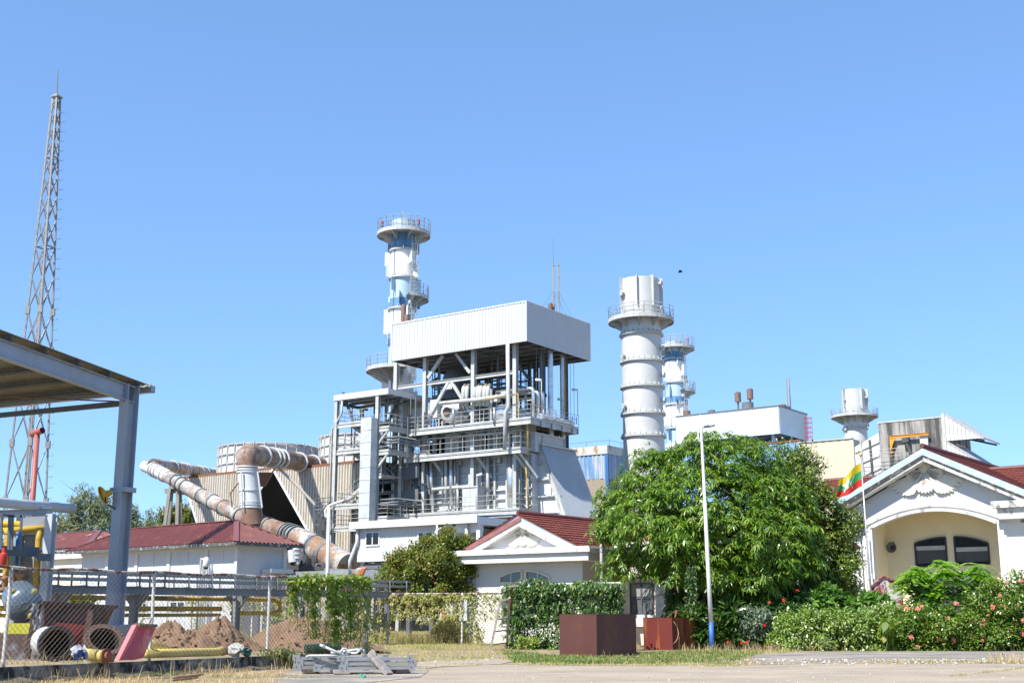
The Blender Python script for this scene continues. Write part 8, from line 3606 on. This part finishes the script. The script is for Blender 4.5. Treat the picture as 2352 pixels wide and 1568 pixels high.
YH = 54
hedge_b = row(1815, 2060, 1402, 1478, 26, 21)
shrub('broken hedge with white edged leaves along the verge, left half', hedge_b, YH, 4200, 6, .12, .55, HEDGEL, 'hedge', 'hedge', inner_n=420, sub=(150, .36), thick=.8, jit=.13, out=.6, down=.1)
ix_b = row(2085, 2370, 1395, 1480, 28, 24) + row(2240, 2370, 1350, 1390, 28, 22) + [(2320, 1345, 20), (2345, 1338, 20)]
ixt, ixB = shrub('tall glossy hedge dotted with pink flower heads at the right end', ix_b, YH - .6, 5200, 7, .14, .42, IXOL, 'hedge', 'hedge', inner_n=500, sub=(190, .36), thick=.75, jit=.12, out=.7, down=-.05, droop=.15)
fl_n = 0
flower_px = [(2082, 1396), (2108, 1397), (2118, 1392), (2182, 1385), (2196, 1385), (2177, 1418), (2233, 1426), (2238, 1430), (2280, 1393), (2300, 1389), (2310, 1395), (2339, 1391), (2296, 1366), (2312, 1337), (2345, 1333), (2341, 1380), (2259, 1435), (2276, 1454), (2262, 1458), (2290, 1442), (2335, 1432), (2298, 1472), (2306, 1468), (2283, 1460), (2255, 1469), (2230, 1460), (2158, 1467), (2092, 1462), (2086, 1484), (2108, 1484), (2330, 1480), (2350, 1470), (2349, 1424), (2303, 1410), (2270, 1412), (2245, 1404), (2220, 1396), (2349, 1455), (2322, 1449), (2261, 1424), (2190, 1470), (2168, 1452)]


def flower(px, py, Y, s, mt, th, n=46):
    c = at(px, py, Y)
    d = rdir(n)
    d[:, 1] -= .35
    d = nrm(d)
    P = np.array(tuple(c)) + d * s * np.array([1, .8, .75])
    v, t, q = leaf_geo(P, rdir(n) + d * .3, d, np.full(n, s * .9), .8, .0)
    npmesh('flower_head', v, t, q, mt, th)


for (px, py) in flower_px[::1]:
    if random.random() < .22:
        continue
    flower(px, py, YH - 1.15 - random.uniform(0, .2), random.uniform(.05, .088), PINKF, ixt)
shrub('pale variegated bush among the pink flowers', row(2205, 2255, 1430, 1478, 18, 14), YH - .9, 500, 5, .11, .5, PALEV, 'bush', 'bush', thick=.6, jit=.08)
shrub('heart leaved creeper with yellow green leaves hanging down the hedge', [(2036, 1425, 12), (2040, 1445, 14), (2036, 1465, 14), (2044, 1480, 12)], YH - .9, 70, 2, .3, .75, VINEL, 'creeper', 'creeper', thick=.9, down=.9, spread=.5)
shrub('broad leaved shrub in front of the dark evergreen, left of the flagpole', [(1870, 1385, 26), (1900, 1372, 26), (1888, 1395, 24), (1930, 1385, 24), (1960, 1395, 20), (1850, 1400, 20)], 57, 260, 9, .42, .32, BROADL, 'shrub', 'shrub', thick=.6, out=.3, down=-.5, spread=.9, droop=.3)
shrub('broad leaved shrub just right of the flagpole foot', [(1990, 1385, 22), (2012, 1380, 20), (2030, 1395, 20), (1975, 1398, 18), (2005, 1405, 22)], 56, 180, 9, .4, .32, BROADL, 'shrub', 'shrub', thick=.6, out=.3, down=-.5, spread=.9, droop=.3)


# feathery sapling: pinnate fronds made of rows of small leaflets
def fronds(th, tips, L, n_l, mt, base):
    gs = []
    gst = mat('green_stem', (.12, .18, .05), .7)
    for tp in tips:
        tp = V(tp)
        mb = MB()
        mb.tube([V(base) + V((random.uniform(-.4, .4), 0, 0)), V(base).lerp(tp, .55) + V((0, 0, .25)), tp], [.03, .02, .008], 5)
        mb.build('stem', gst, th)
        for k in range(20):
            a = random.uniform(0, 6.283)
            d = V((math.cos(a), math.sin(a) * .8, random.uniform(-.15, .55))).normalized()
            st_ = tp - Z * random.uniform(0, .75)
            ll = L * random.uniform(.6, 1.15)
            s = d.cross(Z).normalized()
            C, D = [], []
            for i in range(n_l):
                f = (i + 1) / n_l
                q = st_ + d * ll * f - Z * (ll * .55 * f * f)
                for sg in (-1, 1):
                    C.append(tuple(q))
                    D.append(tuple(s * sg + d * .35 - Z * .25))
            C, D = np.array(C), np.array(D)
            gs.append(leaf_geo(C, D, np.tile([0, 0, 1.0], (len(C), 1)) + rdir(len(C)) * .25, np.full(len(C), ll * .26), .6, .1))
    v, t, q = merge_geo(gs)
    npmesh('foliage', v, t, q, mt, th)


ft = thing('feathery_sapling', 'light green sapling with fine feathery fronds before the porch windows', 'sapling', (at(2170, 1405, 56).x, 56, 0))
fronds(ft, [at(px, py, 56 + random.uniform(-.5, .5)) for px, py in ((2088, 1300), (2108, 1303), (2160, 1284), (2246, 1292), (2098, 1318), (2115, 1308), (2132, 1330), (2165, 1290), (2178, 1312), (2150, 1335), (2195, 1330), (2235, 1312), (2252, 1300), (2262, 1325), (2225, 1345), (2110, 1350), (2180, 1355), (2250, 1350), (2140, 1362), (2210, 1365), (2085, 1335))], .8, 11, FEATHL, at(2170, 1470, 56))
# shaded undergrowth beneath the mango
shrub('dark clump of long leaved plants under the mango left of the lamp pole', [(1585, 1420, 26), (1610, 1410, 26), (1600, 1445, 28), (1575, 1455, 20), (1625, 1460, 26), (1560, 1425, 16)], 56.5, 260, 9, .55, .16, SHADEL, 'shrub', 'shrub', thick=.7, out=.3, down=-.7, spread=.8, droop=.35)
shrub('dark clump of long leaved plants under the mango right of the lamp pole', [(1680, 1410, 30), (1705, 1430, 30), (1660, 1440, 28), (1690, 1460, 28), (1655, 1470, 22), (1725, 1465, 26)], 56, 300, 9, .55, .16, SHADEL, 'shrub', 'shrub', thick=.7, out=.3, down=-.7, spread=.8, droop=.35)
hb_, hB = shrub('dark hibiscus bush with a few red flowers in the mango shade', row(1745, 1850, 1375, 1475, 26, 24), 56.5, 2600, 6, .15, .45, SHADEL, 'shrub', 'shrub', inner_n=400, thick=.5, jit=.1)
for px, py in ((1832, 1355), (1800, 1378), (1768, 1382), (1755, 1435), (1704, 1475), (1716, 1474), (1673, 1474)):
    flower(px, py, 54.6, .055, REDF, hb_, 30)
shrub('grey green bush with pale leaves under the mango crown', row(1718, 1760, 1395, 1470, 18, 16), 55.2, 800, 5, .12, .45, leafmat('grey_green_leaf', (.1, .15, .09), (.2, .26, .17), .5, .3), 'bush', 'bush', thick=.6, jit=.08)
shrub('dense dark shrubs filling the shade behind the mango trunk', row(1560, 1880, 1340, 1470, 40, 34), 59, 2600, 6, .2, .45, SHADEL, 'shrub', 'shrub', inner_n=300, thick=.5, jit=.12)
shrub('light green shrubs along the porch villa wall behind the hedges', row(1900, 2360, 1405, 1450, 36, 26), 58, 2200, 6, .17, .5, BROADL, 'shrub', 'shrub', inner_n=300, thick=.5, jit=.1)
# tall bent grass stems by the boxes and dark weeds
tg = thing('grass_stem', 'tall bent dry grass stem in front of the smaller red box', 'grass stem', tuple(gp(1558, 1494)))
m = MB()
m.tube([gp(1560, 1496), at(1560, 1465, 43.4), at(1556, 1440, 43.4), at(1550, 1430, 43.3), at(1546, 1426, 43.3)], [.01, .009, .008, .012, .004], 4)
m.tube([at(1559, 1452, 43.4), at(1554, 1470, 43.3), at(1546, 1478, 43.2)], [.006, .01, .003], 4)
m.build('stem', STRAW, tg)
